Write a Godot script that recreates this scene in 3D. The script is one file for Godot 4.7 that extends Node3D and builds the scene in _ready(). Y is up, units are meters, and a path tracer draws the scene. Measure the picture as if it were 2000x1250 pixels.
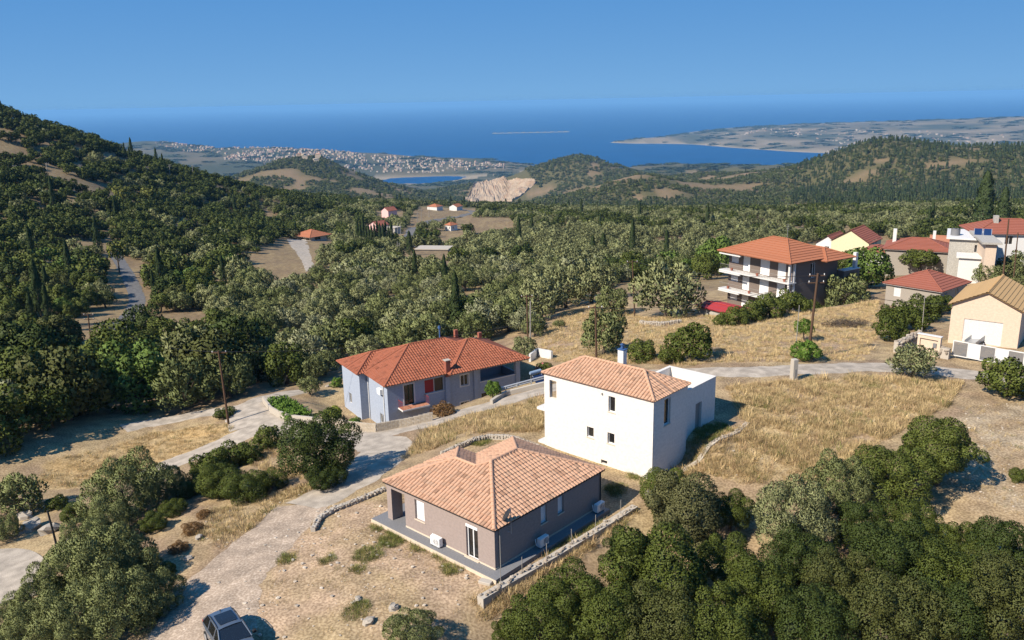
extends Node3D
# A hillside village above a gulf, seen from a drone: bungalow, white house, blue house, olive valley, town and sea far below.

const SEA_LEVEL := -330.0
const CONTROL := [-1.0472, 2.7081, 0.487, -0.5236, 2.7081, -1.441, 0, 2.7081, -1.062, 0.5236, 2.7081, -0.933, 1.0472, 2.7081, -1.025, -1.2217, 4.0943, 2.247, 1.2217, 4.0943, 3.63, -0.03, 3.7937, 9.657, -0.1641, 3.945, 1.59, 0.1132, 3.9593, 3.975, -0.0298, 4.1632, -0.459, -0.1124, 3.7454, 2.686, -0.211, 3.8487, -0.851, -0.279, 3.816, 0.575, -0.3726, 3.8658, 1.426, -0.4212, 3.791, 1.002, -0.3104, 3.7336, -2.396, -0.1847, 3.6716, 2.004, -0.2569, 4.0408, -0.413, -0.2028, 4.1259, 0.588, -0.1489, 4.2141, -6.25, -0.1995, 4.2929, 2.742, -0.2482, 4.3913, 10.109, -0.2832, 4.4827, 7.294, -0.3302, 4.5349, 8.825, -0.3786, 4.5069, 0.972, -0.3347, 4.4081, -3.904, -0.3836, 4.3862, -0.896, -0.4248, 4.3782, -5.429, -0.465, 4.48, -7.281, -0.5348, 4.4574, -16.04, -0.4352, 4.5263, -4.866, -0.0881, 4.3199, 0.521, -0.0021, 4.3428, 2.598, 0.0373, 4.3577, 5.679, -0.0495, 4.1892, 6.449, 0.0632, 4.2644, -4.396, -0.1217, 4.2593, 1.915, 0.1775, 4.0344, 6.89, 0.1162, 4.0426, -4.235, 0.2555, 4.1887, 5.934, 0.2196, 4.1074, 0.72, 0.3158, 4.2259, -1.676, 0.2655, 4.3251, 4.493, 0.3422, 4.3618, 1.401, 0.4368, 4.4134, 2.414, 0.5079, 4.508, -2.301, 0.5299, 4.4348, -2.132, 0.57, 4.536, 1.992, 0.4049, 4.1869, -0.298, 0.2897, 4.0702, 2.809, 0.5368, 4.2494, -0.913, 0.5822, 4.1423, -1.356, 0.2276, 4.0375, -10.123, 0.1983, 3.8691, -4.375, 0.3884, 3.9082, -0.842, 0.5569, 3.9143, 2.236, 0.1668, 3.7101, -0.319, 0.3955, 3.7682, -1.042, 0.5884, 3.8498, -5.33, -0.0088, 3.7147, -9.815, 0.0483, 3.8008, -2.081, -0.5874, 4.1085, -0.035, -0.5559, 4.2117, -1.303, -0.5139, 4.0014, -2.513, -0.501, 4.2471, 3.13, -0.4388, 3.9889, 4.145, -0.5665, 4.426, -3.037, -0.446, 4.2323, 0.538, -0.3591, 4.1845, 1.261, -0.297, 4.1993, -0.167, -0.6119, 3.9796, -2.069, -0.5218, 3.8812, -1.085, 0.2822, 4.4493, 2.314, 0.3693, 4.472, -1.022, 0.3938, 4.6999, 9.105, 0.3431, 4.793, 1.851, 0.2674, 4.8804, -5.407, 0.3344, 4.8369, -4.673, 0.0509, 4.7015, 10.988, 0.1581, 4.8753, 3.762, 0.1885, 4.9783, 8.443, 0.0957, 4.5371, 3.777, 0.1907, 4.4506, -1.194, 0.0047, 4.4452, -6.776, -0.1534, 4.3792, -11.883, -0.203, 4.4764, -8.984, -0.0009, 4.6448, -7.948, -0.1932, 4.6879, 2.546, 0.127, 4.8069, -2.213, 0.4219, 4.6542, -5.055, 0.4345, 4.8282, 3.823, 0.4931, 4.7767, -9.338, 0.5026, 4.6024, -0.297, 0.5697, 4.6369, 3.523, 0.4433, 5.0716, -0.805, 0.518, 5.0369, -22.398, 0.5584, 5.0609, 35.996, -0.0958, 5.0106, -11.572, -0.2536, 4.852, -5.853, -0.4299, 4.7185, -7.781, -0.5386, 4.5218, 27.625, -0.0936, 5.2983, 2.005, 0.0016, 5.5984, 8.066, 0.0952, 5.8289, -0.079, 0.1868, 5.7991, 8.283, -0.2463, 5.3471, -1.653, -0.3367, 5.1358, 1.388, -0.4437, 5.247, -7.752, -0.5213, 5.1059, 1.621, -0.435, 5.6699, -16.489, -0.1829, 5.8289, -7.77, -0.0903, 6.1738, -20.953, -0.0589, 6.4297, -4.589, -0.0225, 6.0638, -10.29, 0.0643, 6.1312, 27.474, 0.1861, 6.1527, 3.057, 0.3031, 6.0868, -7.407, 0.4121, 6.0638, -14.46, 0.5112, 6.0403, 23.12, 0.2769, 5.5607, -13.271, 0.0953, 5.3706, -2.424, 0.415, 5.6699, -16.378, 0.5147, 5.6348, -2.306, 0.5827, 5.6348, 16.833, -0.515, 5.3706, -1.948, -0.5064, 5.7038, 5.835, -0.4988, 5.9661, 43.613, -0.4936, 6.1312, 26.357, -0.534, 6.2538, -8.526, -0.5665, 6.2538, 168.932, -0.438, 6.363, -13.627, -0.3896, 6.4922, 15.014, -0.3274, 6.6333, 40.258, -0.4037, 6.0162, -34.406, -0.3252, 6.0638, -63.589, -0.2384, 6.4297, -52.259, -0.1799, 6.4615, -4.216, -0.2612, 6.6846, -8.165, -0.1512, 6.1312, -0.835, -0.1077, 6.4615, 2.344, -0.2477, 5.8579, -2.909, -0.5645, 5.247, 1.766, -0.5729, 4.9416, 3.594, -0.5547, 5.5984, 0.909, -0.5428, 5.9915, -26.959, -0.5752, 6.8024, 115.946, -0.5405, 6.8565, 57.131, -0.4373, 6.8565, -154.655, -0.3867, 6.9565, 56.027, -0.323, 7.0031, -110.727, -0.2565, 7.0901, -82.658, -0.5405, 7.4955, -79.839, -0.3867, 7.6009, -544.515, -0.0586, 6.8024, 17.652, 0.0028, 6.9078, 42.136, 0.0644, 6.8024, -14.132, 0.1559, 6.8024, -24.702, 0.2448, 6.8024, 3.299, 0.3301, 6.7452, 5.693, 0.4107, 6.6846, -10.378, 0.5098, 6.6333, -4.264, 0.5776, 6.5511, 24.137, -0.1196, 6.8024, 48.444, -0.2393, 7.5496, 634.013, -0.2799, 7.5229, 94.351, -0.2055, 7.5756, 353.967, -0.1657, 7.5496, -157.268, -0.3144, 7.4955, 167.616, -0.1312, 7.4674, -254.306, -0.2365, 7.3778, 58.337, -0.1907, 7.3132, 53.87, 0.0828, 7.7407, 1291.57, 0.0526, 7.7319, 26.61, 0.1129, 7.7407, 12.993, 0.143, 7.7187, -253.029, 0.0159, 7.7407, 307.542, -0.0211, 7.7407, -400.499, 0.003, 7.6256, -210.173, -0.0462, 7.6497, -247.896, 0.0645, 7.6256, -268.55, -0.0762, 7.824, 238.628, 0.155, 7.2442, 423.906, 0.1131, 7.2298, 312.949, 0.1967, 7.2442, 33.6, 0.0644, 7.2079, -284.996, 0.2442, 7.2079, -224.812, 0.1556, 7.1546, -143.809, 0.4143, 7.2998, 629.499, 0.3789, 7.3132, 308.709, 0.3533, 7.346, 46.506, 0.3217, 7.3778, -135.648, 0.4554, 7.2793, -225.17, 0.4849, 7.2584, 62.639, 0.5133, 7.2442, -29.801, 0.5494, 7.2442, -80.363, 0.592, 7.2442, 188.99, 0.4075, 7.1929, 201.721, 0.459, 7.1309, -59.421, 0.531, 7.0901, -111.885, 0.3559, 7.2442, -687.502, 0.2717, 7.4955, 166.148, 0.2314, 7.6009, 478.132, 0.3013, 7.1701, 47.832, -0.2394, 7.8633, 929.487, -0.3121, 7.824, -298.731, -0.164, 7.8633, -908.92, 0.0828, 7.9374, 90.87, -0.0201, 8.0064, -148.755, 0.1546, 7.4674, -309.695, 0.0647, 7.4384, -178.752, 0.4159, 7.6009, -51.818, 0.5039, 7.6009, -4.535, 0.5713, 7.6009, -81.153, 0.3206, 7.6497, -420.642, 0.2705, 7.7832, -216.679, 0.2306, 7.8633, -86.831, 0.1546, 7.901, -626.126, 0.1548, 8.1887, 154.75, 0.2019, 8.2161, 352.235, 0.2427, 8.1017, -65.694, 0.2882, 8.0064, 184.505, 0.1963, 8.0709, 145.175, 0.5494, 7.824, 111.945, 0.5037, 7.901, 221.925, 0.1248, 8.3664, -276.851, 0.1841, 8.3779, 33.123, 0.2421, 8.3664, -14.406, 0.2985, 8.3428, -214.855, 0.3531, 8.3547, -50.308, 0.4311, 8.3664, -103.247, 0.1546, 8.7796, -617.606, 0.2705, 8.497, 57.053, 0.3531, 8.497, -122.986, -0.1045, 8.3065, -21.866, -0.1403, 8.3187, -137.023, -0.0685, 8.3139, -229.789, -0.1757, 8.2687, -14.237, -0.0322, 8.294, 173.038, -0.1045, 8.2161, -31.364, -0.1757, 8.3664, -646.492, -0.1045, 8.3733, 7.837, -0.0322, 8.3779, -37.865, -0.3179, 8.4553, -346.433, -0.344, 8.5564, -146.59, -0.3952, 8.6827, 1350.47, -0.3701, 8.5942, -40.077, -0.267, 8.5564, 553.685, -0.2333, 8.497, 67.902, -0.1757, 8.4764, 1.954, -0.1462, 8.5172, 352.569, -0.0987, 8.5172, -269.865, -0.0565, 8.5172, 330.259, -0.0203, 8.497, 256.561, -0.2906, 8.3894, 266.807, -0.2111, 8.4118, 444.846, 0.0039, 8.4553, 226.752, -0.4472, 8.8247, -594.344, -0.397, 8.8393, 231.599, -0.3176, 8.7483, -684.302, -0.2337, 8.6827, -446.795, -0.1757, 8.6656, -87.758, -0.1165, 8.6482, -119.001, -0.0564, 8.6305, -48.23, 0.0041, 8.5942, -78.828, 0.0526, 8.5172, -308.019, -0.495, 8.9227, 4.785, 0.0647, 8.6995, 9.979, -0.2901, 9.105, 13.882, -0.0564, 9.105, -23.291, 0.1068, 8.8956, 974.42, 0.1248, 8.9025, -2255.08, 0.1427, 8.8956, 2006.14, 0.1782, 8.8888, 43.237, 0.2133, 8.8393, -208.174, 0.2535, 8.7796, 65.483, 0.3531, 8.657, 111.989, 0.4311, 8.6305, -4.619, 0.5039, 8.5942, 52.697, 0.5713, 8.5942, -167.326, 0.2133, 9.024, 324.758, 0.1841, 9.0595, -563.834, 0.2421, 9.105, 458.875, 0.2985, 8.9872, 127.99, 0.3531, 9.0119, 104.193, 0.4311, 9.0119, -32.137, 0.5039, 9.0119, -20.885, 0.5713, 9.0119, 425.346, 0.2985, 8.8247, 248.608, 0.4056, 8.8247, -105.35, 0.5039, 8.8247, -103.035, 0.2421, 9.2591, 100.382, 0.3531, 9.3057, -98.011, 0.4559, 9.3501, -91.132, 0.5713, 9.3927, -56.134, 0.1128, 8.9872, 117.08, 0.1486, 8.9872, -386.295, 0.1958, 9.1695, -268.797, 0.0041, 9.5468, 24.76, 0.4056, 9.6803, -61.651, -0.397, 9.5468, 5.67]
const CONTROL_BASE := -185.1103
const NA := 161
const NL := 150
const AZ0 := -1.0
const AZ1 := 1.0
const L0 := 2.302585
const L1 := 9.903488

var table := PackedFloat32Array()
var taken := {}
var rng := RandomNumberGenerator.new()
var n_fine := FastNoiseLite.new()
var n_mid := FastNoiseLite.new()
var n_big := FastNoiseLite.new()
var tex := {}
var M := {}
var crowns := {}
var trunks := {}
var pads := []
var fields := {}
var road_lines := []
var blockers := []

# ---------------------------------------------------------------- mesh collecting
class MB:
	var v := PackedVector3Array()
	var n := PackedVector3Array()
	var c := PackedColorArray()
	var tone := Color(1, 1, 1)
	func tri(a: Vector3, b: Vector3, d: Vector3) -> void:
		var m := (d - a).cross(b - a)
		if m.length_squared() < 1e-14:
			return
		m = m.normalized()
		v.append(a); v.append(b); v.append(d)
		n.append(m); n.append(m); n.append(m)
		c.append(tone); c.append(tone); c.append(tone)
	func tri_n(a: Vector3, b: Vector3, d: Vector3, na: Vector3, nb: Vector3, nd: Vector3) -> void:
		if (d - a).cross(b - a).dot(na + nb + nd) < 0.0:
			v.append(a); v.append(d); v.append(b)
			n.append(na); n.append(nd); n.append(nb)
		else:
			v.append(a); v.append(b); v.append(d)
			n.append(na); n.append(nb); n.append(nd)
		c.append(tone); c.append(tone); c.append(tone)
	func quad(a: Vector3, b: Vector3, d: Vector3, e: Vector3) -> void:
		tri(a, b, d)
		tri(a, d, e)
	# a face whose outside looks along OUT, whatever the order of its corners
	func face(pts: Array, out: Vector3) -> void:
		var m: Vector3 = (pts[2] - pts[0]).cross(pts[1] - pts[0])
		if m.dot(out) < 0:
			pts = pts.duplicate()
			pts.reverse()
		for i in range(1, pts.size() - 1):
			tri(pts[0], pts[i], pts[i + 1])
	# a flat polygon of any outline (x, z), lifted to heights by HF
	func box(lo: Vector3, hi: Vector3) -> void:
		var a := lo
		var b := hi
		face([Vector3(a.x, a.y, a.z), Vector3(b.x, a.y, a.z), Vector3(b.x, b.y, a.z), Vector3(a.x, b.y, a.z)], Vector3(0, 0, -1))
		face([Vector3(a.x, a.y, b.z), Vector3(b.x, a.y, b.z), Vector3(b.x, b.y, b.z), Vector3(a.x, b.y, b.z)], Vector3(0, 0, 1))
		face([Vector3(a.x, a.y, a.z), Vector3(a.x, a.y, b.z), Vector3(a.x, b.y, b.z), Vector3(a.x, b.y, a.z)], Vector3(-1, 0, 0))
		face([Vector3(b.x, a.y, a.z), Vector3(b.x, a.y, b.z), Vector3(b.x, b.y, b.z), Vector3(b.x, b.y, a.z)], Vector3(1, 0, 0))
		face([Vector3(a.x, b.y, a.z), Vector3(b.x, b.y, a.z), Vector3(b.x, b.y, b.z), Vector3(a.x, b.y, b.z)], Vector3(0, 1, 0))
		face([Vector3(a.x, a.y, a.z), Vector3(b.x, a.y, a.z), Vector3(b.x, a.y, b.z), Vector3(a.x, a.y, b.z)], Vector3(0, -1, 0))
	# a box with chamfered upper and vertical edges
	func soft_box(lo: Vector3, hi: Vector3, e: float) -> void:
		var mid := (lo + hi) * 0.5
		var ring := func(inset: float, y: float) -> Array:
			var x0 := lo.x + inset
			var x1 := hi.x - inset
			var z0 := lo.z + inset
			var z1 := hi.z - inset
			return [Vector3(x0 + e, y, z0), Vector3(x1 - e, y, z0), Vector3(x1, y, z0 + e), Vector3(x1, y, z1 - e), Vector3(x1 - e, y, z1), Vector3(x0 + e, y, z1), Vector3(x0, y, z1 - e), Vector3(x0, y, z0 + e)]
		var rings := [ring.call(0.0, lo.y), ring.call(0.0, hi.y - e), ring.call(e * 0.8, hi.y)]
		for k in 2:
			for i in 8:
				var j := (i + 1) % 8
				var p: Vector3 = rings[k][i]
				var q: Vector3 = rings[k + 1][j]
				var o := (p + q) * 0.5 - mid
				o.y = maxf(o.y, 0.0)
				face([rings[k][i], rings[k][j], rings[k + 1][j], rings[k + 1][i]], o)
		face(rings[2], Vector3.UP)
		face(rings[0], Vector3.DOWN)
	func tube(pts: Array, radii: Array, sides := 6, caps := true) -> void:
		var rings := []
		for k in pts.size():
			var t: Vector3
			if k == 0:
				t = pts[1] - pts[0]
			elif k == pts.size() - 1:
				t = pts[k] - pts[k - 1]
			else:
				t = pts[k + 1] - pts[k - 1]
			t = t.normalized()
			var s := t.cross(Vector3(0.13, 0.2, 0.97) if absf(t.z) < 0.9 else Vector3(1, 0.1, 0)).normalized()
			var u := t.cross(s)
			var ring := []
			for i in sides:
				var a := TAU * i / sides
				ring.append([pts[k] + (s * cos(a) + u * sin(a)) * radii[k], s * cos(a) + u * sin(a)])
			rings.append(ring)
		for k in pts.size() - 1:
			for i in sides:
				var j := (i + 1) % sides
				var a = rings[k][i]
				var b = rings[k][j]
				var d = rings[k + 1][j]
				var e = rings[k + 1][i]
				tri_n(a[0], b[0], d[0], a[1], b[1], d[1])
				tri_n(a[0], d[0], e[0], a[1], d[1], e[1])
		if caps:
			for k in [0, pts.size() - 1]:
				var o: Vector3 = pts[0] - pts[1] if k == 0 else pts[k] - pts[k - 1]
				var f := []
				for r in rings[k]:
					f.append(r[0])
				face(f, o)
	func mesh() -> ArrayMesh:
		var a := []
		a.resize(Mesh.ARRAY_MAX)
		a[Mesh.ARRAY_VERTEX] = v
		a[Mesh.ARRAY_NORMAL] = n
		a[Mesh.ARRAY_COLOR] = c
		var m := ArrayMesh.new()
		m.add_surface_from_arrays(Mesh.PRIMITIVE_TRIANGLES, a)
		return m

# ---------------------------------------------------------------- nodes and names
func numbered(called: String) -> String:
	var k: int = taken.get(called, -1) + 1
	taken[called] = k
	return called if k == 0 else "%s_%03d" % [called, k]

func tag(o: Node, label: String, category: String, group := "", kind := "") -> Node:
	o.set_meta("label", label)
	o.set_meta("category", category)
	if group != "":
		o.set_meta("group", group)
	if kind != "":
		o.set_meta("kind", kind)
	return o

func thing(called: String, label: String, category: String, at := Vector3.ZERO, turn := 0.0, group := "") -> Node3D:
	var o := Node3D.new()
	o.name = numbered(called)
	add_child(o)
	o.position = at
	o.rotation.y = turn
	tag(o, label, category, group)
	return o

func part(parent: Node, called: String, mb, m: Material) -> MeshInstance3D:
	var o := MeshInstance3D.new()
	o.name = called if parent != self else numbered(called)
	o.mesh = mb.mesh() if mb is MB else mb
	o.material_override = m
	parent.add_child(o, true)
	return o

func structure(called: String, mb, m: Material) -> MeshInstance3D:
	var o := part(self, called, mb, m)
	o.set_meta("kind", "structure")
	return o

func bx(lo: Vector3, hi: Vector3) -> MB:
	var b := MB.new()
	b.box(Vector3(minf(lo.x, hi.x), minf(lo.y, hi.y), minf(lo.z, hi.z)), Vector3(maxf(lo.x, hi.x), maxf(lo.y, hi.y), maxf(lo.z, hi.z)))
	return b

# ---------------------------------------------------------------- materials
func lin(r: float, g: float, b: float) -> Color:
	return Color(r, g, b).linear_to_srgb()

func noise_image(seed: int, freq: float, kind: int, octaves: int, lo: float, hi: float, tint_a := Color(1, 1, 1), tint_b := Color(1, 1, 1)) -> ImageTexture:
	var f := FastNoiseLite.new()
	f.seed = seed
	f.noise_type = kind
	f.frequency = freq
	f.fractal_octaves = octaves
	var im := f.get_seamless_image(512, 512)
	im.convert(Image.FORMAT_RGB8)
	var d := im.get_data()
	var out := PackedByteArray()
	out.resize(d.size())
	var lut := []
	for i in 256:
		var t := i / 255.0
		var s := lerpf(lo, hi, t)
		var cc := tint_a.lerp(tint_b, t)
		lut.append([int(clampf(s * cc.r, 0, 1) * 255), int(clampf(s * cc.g, 0, 1) * 255), int(clampf(s * cc.b, 0, 1) * 255)])
	for i in range(0, d.size(), 3):
		var e = lut[d[i]]
		out[i] = e[0]
		out[i + 1] = e[1]
		out[i + 2] = e[2]
	im = Image.create_from_data(512, 512, false, Image.FORMAT_RGB8, out)
	im.generate_mipmaps()
	return ImageTexture.create_from_image(im)

func mat(color: Color, rough := 0.85, texture := "", size := 1.0, vertex := false) -> StandardMaterial3D:
	var m := StandardMaterial3D.new()
	m.albedo_color = color
	m.roughness = rough
	m.metallic_specular = 0.3
	m.cull_mode = BaseMaterial3D.CULL_DISABLED
	m.vertex_color_use_as_albedo = vertex
	if texture != "":
		m.albedo_texture = tex[texture]
		m.uv1_triplanar = true
		m.uv1_world_triplanar = true
		m.uv1_scale = Vector3.ONE / size
	return m

func relief(m: StandardMaterial3D, texture: String, cm: float) -> StandardMaterial3D:
	m.heightmap_enabled = true
	m.heightmap_texture = tex[texture]
	m.heightmap_scale = cm
	return m

func layered(m: StandardMaterial3D, texture: String) -> StandardMaterial3D:
	m.detail_enabled = true
	m.detail_albedo = tex[texture]
	m.detail_blend_mode = BaseMaterial3D.BLEND_MODE_MUL
	m.detail_uv_layer = BaseMaterial3D.DETAIL_UV_2
	m.uv2_triplanar = true
	m.uv2_world_triplanar = true
	return m

func make_materials() -> void:
	tex.grain = noise_image(3, 0.11, FastNoiseLite.TYPE_SIMPLEX, 4, 0.78, 1.0)
	tex.patch = noise_image(8, 0.02, FastNoiseLite.TYPE_SIMPLEX, 5, 0.78, 1.04)
	tex.soft = noise_image(5, 0.012, FastNoiseLite.TYPE_SIMPLEX, 4, 0.9, 1.0)
	tex.gravel = noise_image(21, 0.09, FastNoiseLite.TYPE_CELLULAR, 3, 0.72, 1.1, Color(0.94, 0.9, 0.86), Color(1, 1, 1))
	tex.straw = noise_image(33, 0.06, FastNoiseLite.TYPE_SIMPLEX, 5, 0.72, 1.12, Color(0.93, 0.89, 0.83), Color(1, 0.98, 0.94))
	# ground and roads
	M.ground = layered(mat(Color(1, 1, 1), 0.95, "straw", 8.3, true), "patch")
	M.ground.uv2_scale = Vector3.ONE / 23.0
	M.concrete = layered(mat(lin(0.55, 0.475, 0.385), 0.9, "grain", 6.1), "patch")
	M.concrete.uv2_scale = Vector3.ONE / 17.0
	M.gravel = layered(mat(lin(0.545, 0.45, 0.355), 0.95, "gravel", 7.3), "patch")
	M.gravel.uv2_scale = Vector3.ONE / 19.0
	M.asphalt = mat(lin(0.16, 0.155, 0.15), 0.9, "patch", 11.0)
	M.sea = mat(lin(0.001, 0.054, 0.165), 0.4, "soft", 2600.0)
	M.sea.metallic_specular = 0.16
	# leaves: plain dyes, no shade in them
	M.leaf_oak = leaf_mat(lin(0.068, 0.086, 0.016))
	M.leaf_oak_b = leaf_mat(lin(0.090, 0.110, 0.022))
	M.leaf_dark = leaf_mat(lin(0.044, 0.062, 0.014))
	M.leaf_olive = leaf_mat(lin(0.205, 0.218, 0.100))
	M.leaf_olive_b = leaf_mat(lin(0.160, 0.180, 0.070))
	M.leaf_cypress = leaf_mat(lin(0.046, 0.067, 0.023))
	M.leaf_bright = leaf_mat(lin(0.10, 0.17, 0.025))
	M.leaf_yellow = leaf_mat(lin(0.19, 0.22, 0.03))
	M.leaf_juniper = leaf_mat(lin(0.105, 0.105, 0.042))
	M.leaf_olive_c = leaf_mat(lin(0.240, 0.250, 0.140))
	M.leaf_olive_d = leaf_mat(lin(0.125, 0.145, 0.052))
	M.leaf_juniper_b = leaf_mat(lin(0.070, 0.078, 0.022))
	M.leaf_green = leaf_mat(lin(0.092, 0.138, 0.028))
	M.leaf_lime = leaf_mat(lin(0.125, 0.135, 0.03))
	M.leaf_brown = leaf_mat(lin(0.21, 0.12, 0.05))
	M.leaf_far = leaf_mat(lin(1, 1, 1))
	M.straw = leaf_mat(lin(1, 1, 1))
	M.bark = mat(lin(0.13, 0.10, 0.075), 0.95, "grain", 0.6)
	M.pole_wood = mat(lin(0.115, 0.068, 0.042), 0.9, "grain", 0.5)
	M.pole_grey = mat(lin(0.33, 0.31, 0.28), 0.85, "grain", 0.6)
	M.steel = mat(lin(0.42, 0.43, 0.44), 0.45)
	M.steel.metallic = 0.6
	M.rock = layered(mat(lin(0.52, 0.46, 0.38), 0.95, "grain", 0.9), "patch")
	M.stone = mat(Color(1, 1, 1), 0.95, "grain", 0.7, true)
	M.mortar = mat(lin(0.50, 0.45, 0.38), 0.95, "grain", 0.8)
	# buildings
	M.taupe = mat(lin(0.315, 0.255, 0.228), 0.9, "soft", 1.3)
	M.white_wall = mat(lin(0.69, 0.65, 0.595), 0.9, "soft", 1.9)
	M.white = mat(lin(0.63, 0.62, 0.60), 0.7, "soft", 1.1)
	M.pvc = mat(lin(0.70, 0.70, 0.69), 0.35)
	M.blue_wall = mat(lin(0.335, 0.38, 0.465), 0.9, "soft", 1.7)
	M.brown_wall = mat(lin(0.17, 0.135, 0.115), 0.9, "soft", 1.7)
	M.peach = mat(lin(0.60, 0.475, 0.365), 0.9, "soft", 1.7)
	M.cream = mat(lin(0.63, 0.56, 0.37), 0.9, "soft", 1.7)
	M.pale_stone = layered(mat(lin(0.46, 0.41, 0.35), 0.95, "grain", 1.1), "patch")
	M.render_grey = mat(lin(0.42, 0.40, 0.36), 0.95, "patch", 2.7)
	M.tile_terracotta = mat(lin(0.59, 0.355, 0.23), 0.85, "grain", 0.4, true)
	M.tile_red = mat(lin(0.38, 0.13, 0.072), 0.8, "grain", 0.4, true)
	M.tile_orange = mat(lin(0.44, 0.17, 0.088), 0.85, "grain", 0.4, true)
	M.tile_brick = mat(lin(0.34, 0.12, 0.08), 0.85, "grain", 0.4, true)
	M.tile_sand = mat(lin(0.56, 0.36, 0.165), 0.85, "grain", 0.4, true)
	M.tile_far = mat(lin(0.45, 0.20, 0.12), 0.9, "patch", 3.0)
	M.red_sheet = mat(lin(0.38, 0.045, 0.045), 0.55, "soft", 1.0)
	M.slab_grey = mat(lin(0.19, 0.192, 0.2), 0.6, "soft", 1.0)
	M.marble = mat(lin(0.62, 0.52, 0.40), 0.5, "soft", 0.7)
	M.glass = mat(lin(0.014, 0.014, 0.014), 0.06)
	M.glass.metallic_specular = 0.6
	M.dark = mat(lin(0.02, 0.02, 0.022), 0.7)
	M.grey_metal = mat(lin(0.16, 0.16, 0.165), 0.5)
	M.blue_paint = mat(lin(0.045, 0.10, 0.23), 0.5)
	M.red_paint = mat(lin(0.30, 0.03, 0.03), 0.5)
	M.green_paint = mat(lin(0.02, 0.05, 0.025), 0.5)
	M.solar = mat(lin(0.012, 0.03, 0.09), 0.12)
	M.pink = mat(lin(0.72, 0.46, 0.44), 0.9, "soft", 1.7)
	M.flower = leaf_mat(lin(0.62, 0.13, 0.20))
	M.rubber = mat(lin(0.02, 0.02, 0.02), 0.8)

func leaf_mat(color: Color) -> StandardMaterial3D:
	var m := mat(color, 0.62, "", 1.0, true)
	m.metallic_specular = 0.25
	m.backlight_enabled = true
	m.backlight = Color(color.r * 0.35, color.g * 0.4, color.b * 0.2)
	return m

# ---------------------------------------------------------------- terrain
func make_table() -> void:
	table.resize(NA * NL)
	var k := CONTROL.size() / 3
	for i in NA:
		var a := lerpf(AZ0, AZ1, i / float(NA - 1))
		for j in NL:
			var l := lerpf(L0, L1, j / float(NL - 1))
			var s: float = CONTROL_BASE
			for q in k:
				var da: float = a - CONTROL[q * 3]
				var dl: float = l - CONTROL[q * 3 + 1]
				s -= CONTROL[q * 3 + 2] * sqrt(da * da + dl * dl)
			table[i * NL + j] = s
	for again in 1:
		var t := table.duplicate()
		for i in NA:
			for j in NL:
				table[i * NL + j] = (t[i * NL + j] * 4.0 + t[maxi(i - 1, 0) * NL + j] + t[mini(i + 1, NA - 1) * NL + j] + t[i * NL + maxi(j - 1, 0)] + t[i * NL + mini(j + 1, NL - 1)]) / 8.0

func ground_h(x: float, z: float) -> float:
	var r := maxf(sqrt(x * x + z * z), 10.0)
	var a := (clampf(atan2(x, -z), AZ0, AZ1) - AZ0) / (AZ1 - AZ0) * (NA - 1)
	var l := (clampf(log(r), L0, L1 - 0.0001) - L0) / (L1 - L0) * (NL - 1)
	var i := mini(int(a), NA - 2)
	var j := mini(int(l), NL - 2)
	a -= i
	l -= j
	var h := lerpf(lerpf(table[i * NL + j], table[(i + 1) * NL + j], a), lerpf(table[i * NL + j + 1], table[(i + 1) * NL + j + 1], a), l)
	if r < 160.0:
		for p in pads:
			var dx: float = x - p.x
			var dz: float = z - p.z
			if absf(dx) > 26.0 or absf(dz) > 26.0:
				continue
			var u: float = dx * p.c - dz * p.s
			var w: float = dx * p.s + dz * p.c
			var d := Vector2(maxf(maxf(p.x0 - u, u - p.x1), 0.0), maxf(maxf(p.z0 - w, w - p.z1), 0.0)).length()
			if d < p.m:
				h = lerpf(p.h, h, smoothstep(0.0, p.m, d))
		h += n_mid.get_noise_2d(x * 3.0, z * 3.0) * 0.09 + n_fine.get_noise_2d(x * 1.5, z * 1.5) * 0.05
	else:
		h += n_mid.get_noise_2d(x, z) * 1.3 * smoothstep(160.0, 400.0, r)
		if r > 700.0:
			h += n_big.get_noise_2d(x, z) * 9.0 * smoothstep(700.0, 1500.0, r) * (1.0 - smoothstep(3000.0, 3800.0, r))
	return h

func ground_normal(p: Vector3) -> Vector3:
	var e := 0.8
	return Vector3(ground_h(p.x - e, p.z) - ground_h(p.x + e, p.z), 2.0 * e, ground_h(p.x, p.z - e) - ground_h(p.x, p.z + e)).normalized()

func on_ground(x: float, z: float, up := 0.0) -> Vector3:
	return Vector3(x, ground_h(x, z) + up, z)

func pad(x: float, z: float, deg: float, x0: float, x1: float, z0: float, z1: float, h: float, margin: float) -> void:
	var t := deg_to_rad(deg)
	pads.append({"x": x, "z": z, "c": cos(t), "s": sin(t), "x0": x0, "x1": x1, "z0": z0, "z1": z1, "h": h, "m": margin})

func inside(p: Vector2, name: String) -> bool:
	return Geometry2D.is_point_in_polygon(p, fields[name])

func road_distance(p: Vector2, far := 12.0) -> float:
	var best := far
	for rl in road_lines:
		var b: Rect2 = rl.box
		if not b.grow(far).has_point(p):
			continue
		var pts: PackedVector2Array = rl.pts
		for i in pts.size() - 1:
			best = minf(best, Geometry2D.get_closest_point_to_segment(p, pts[i], pts[i + 1]).distance_to(p) - rl.half)
	return best

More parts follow.
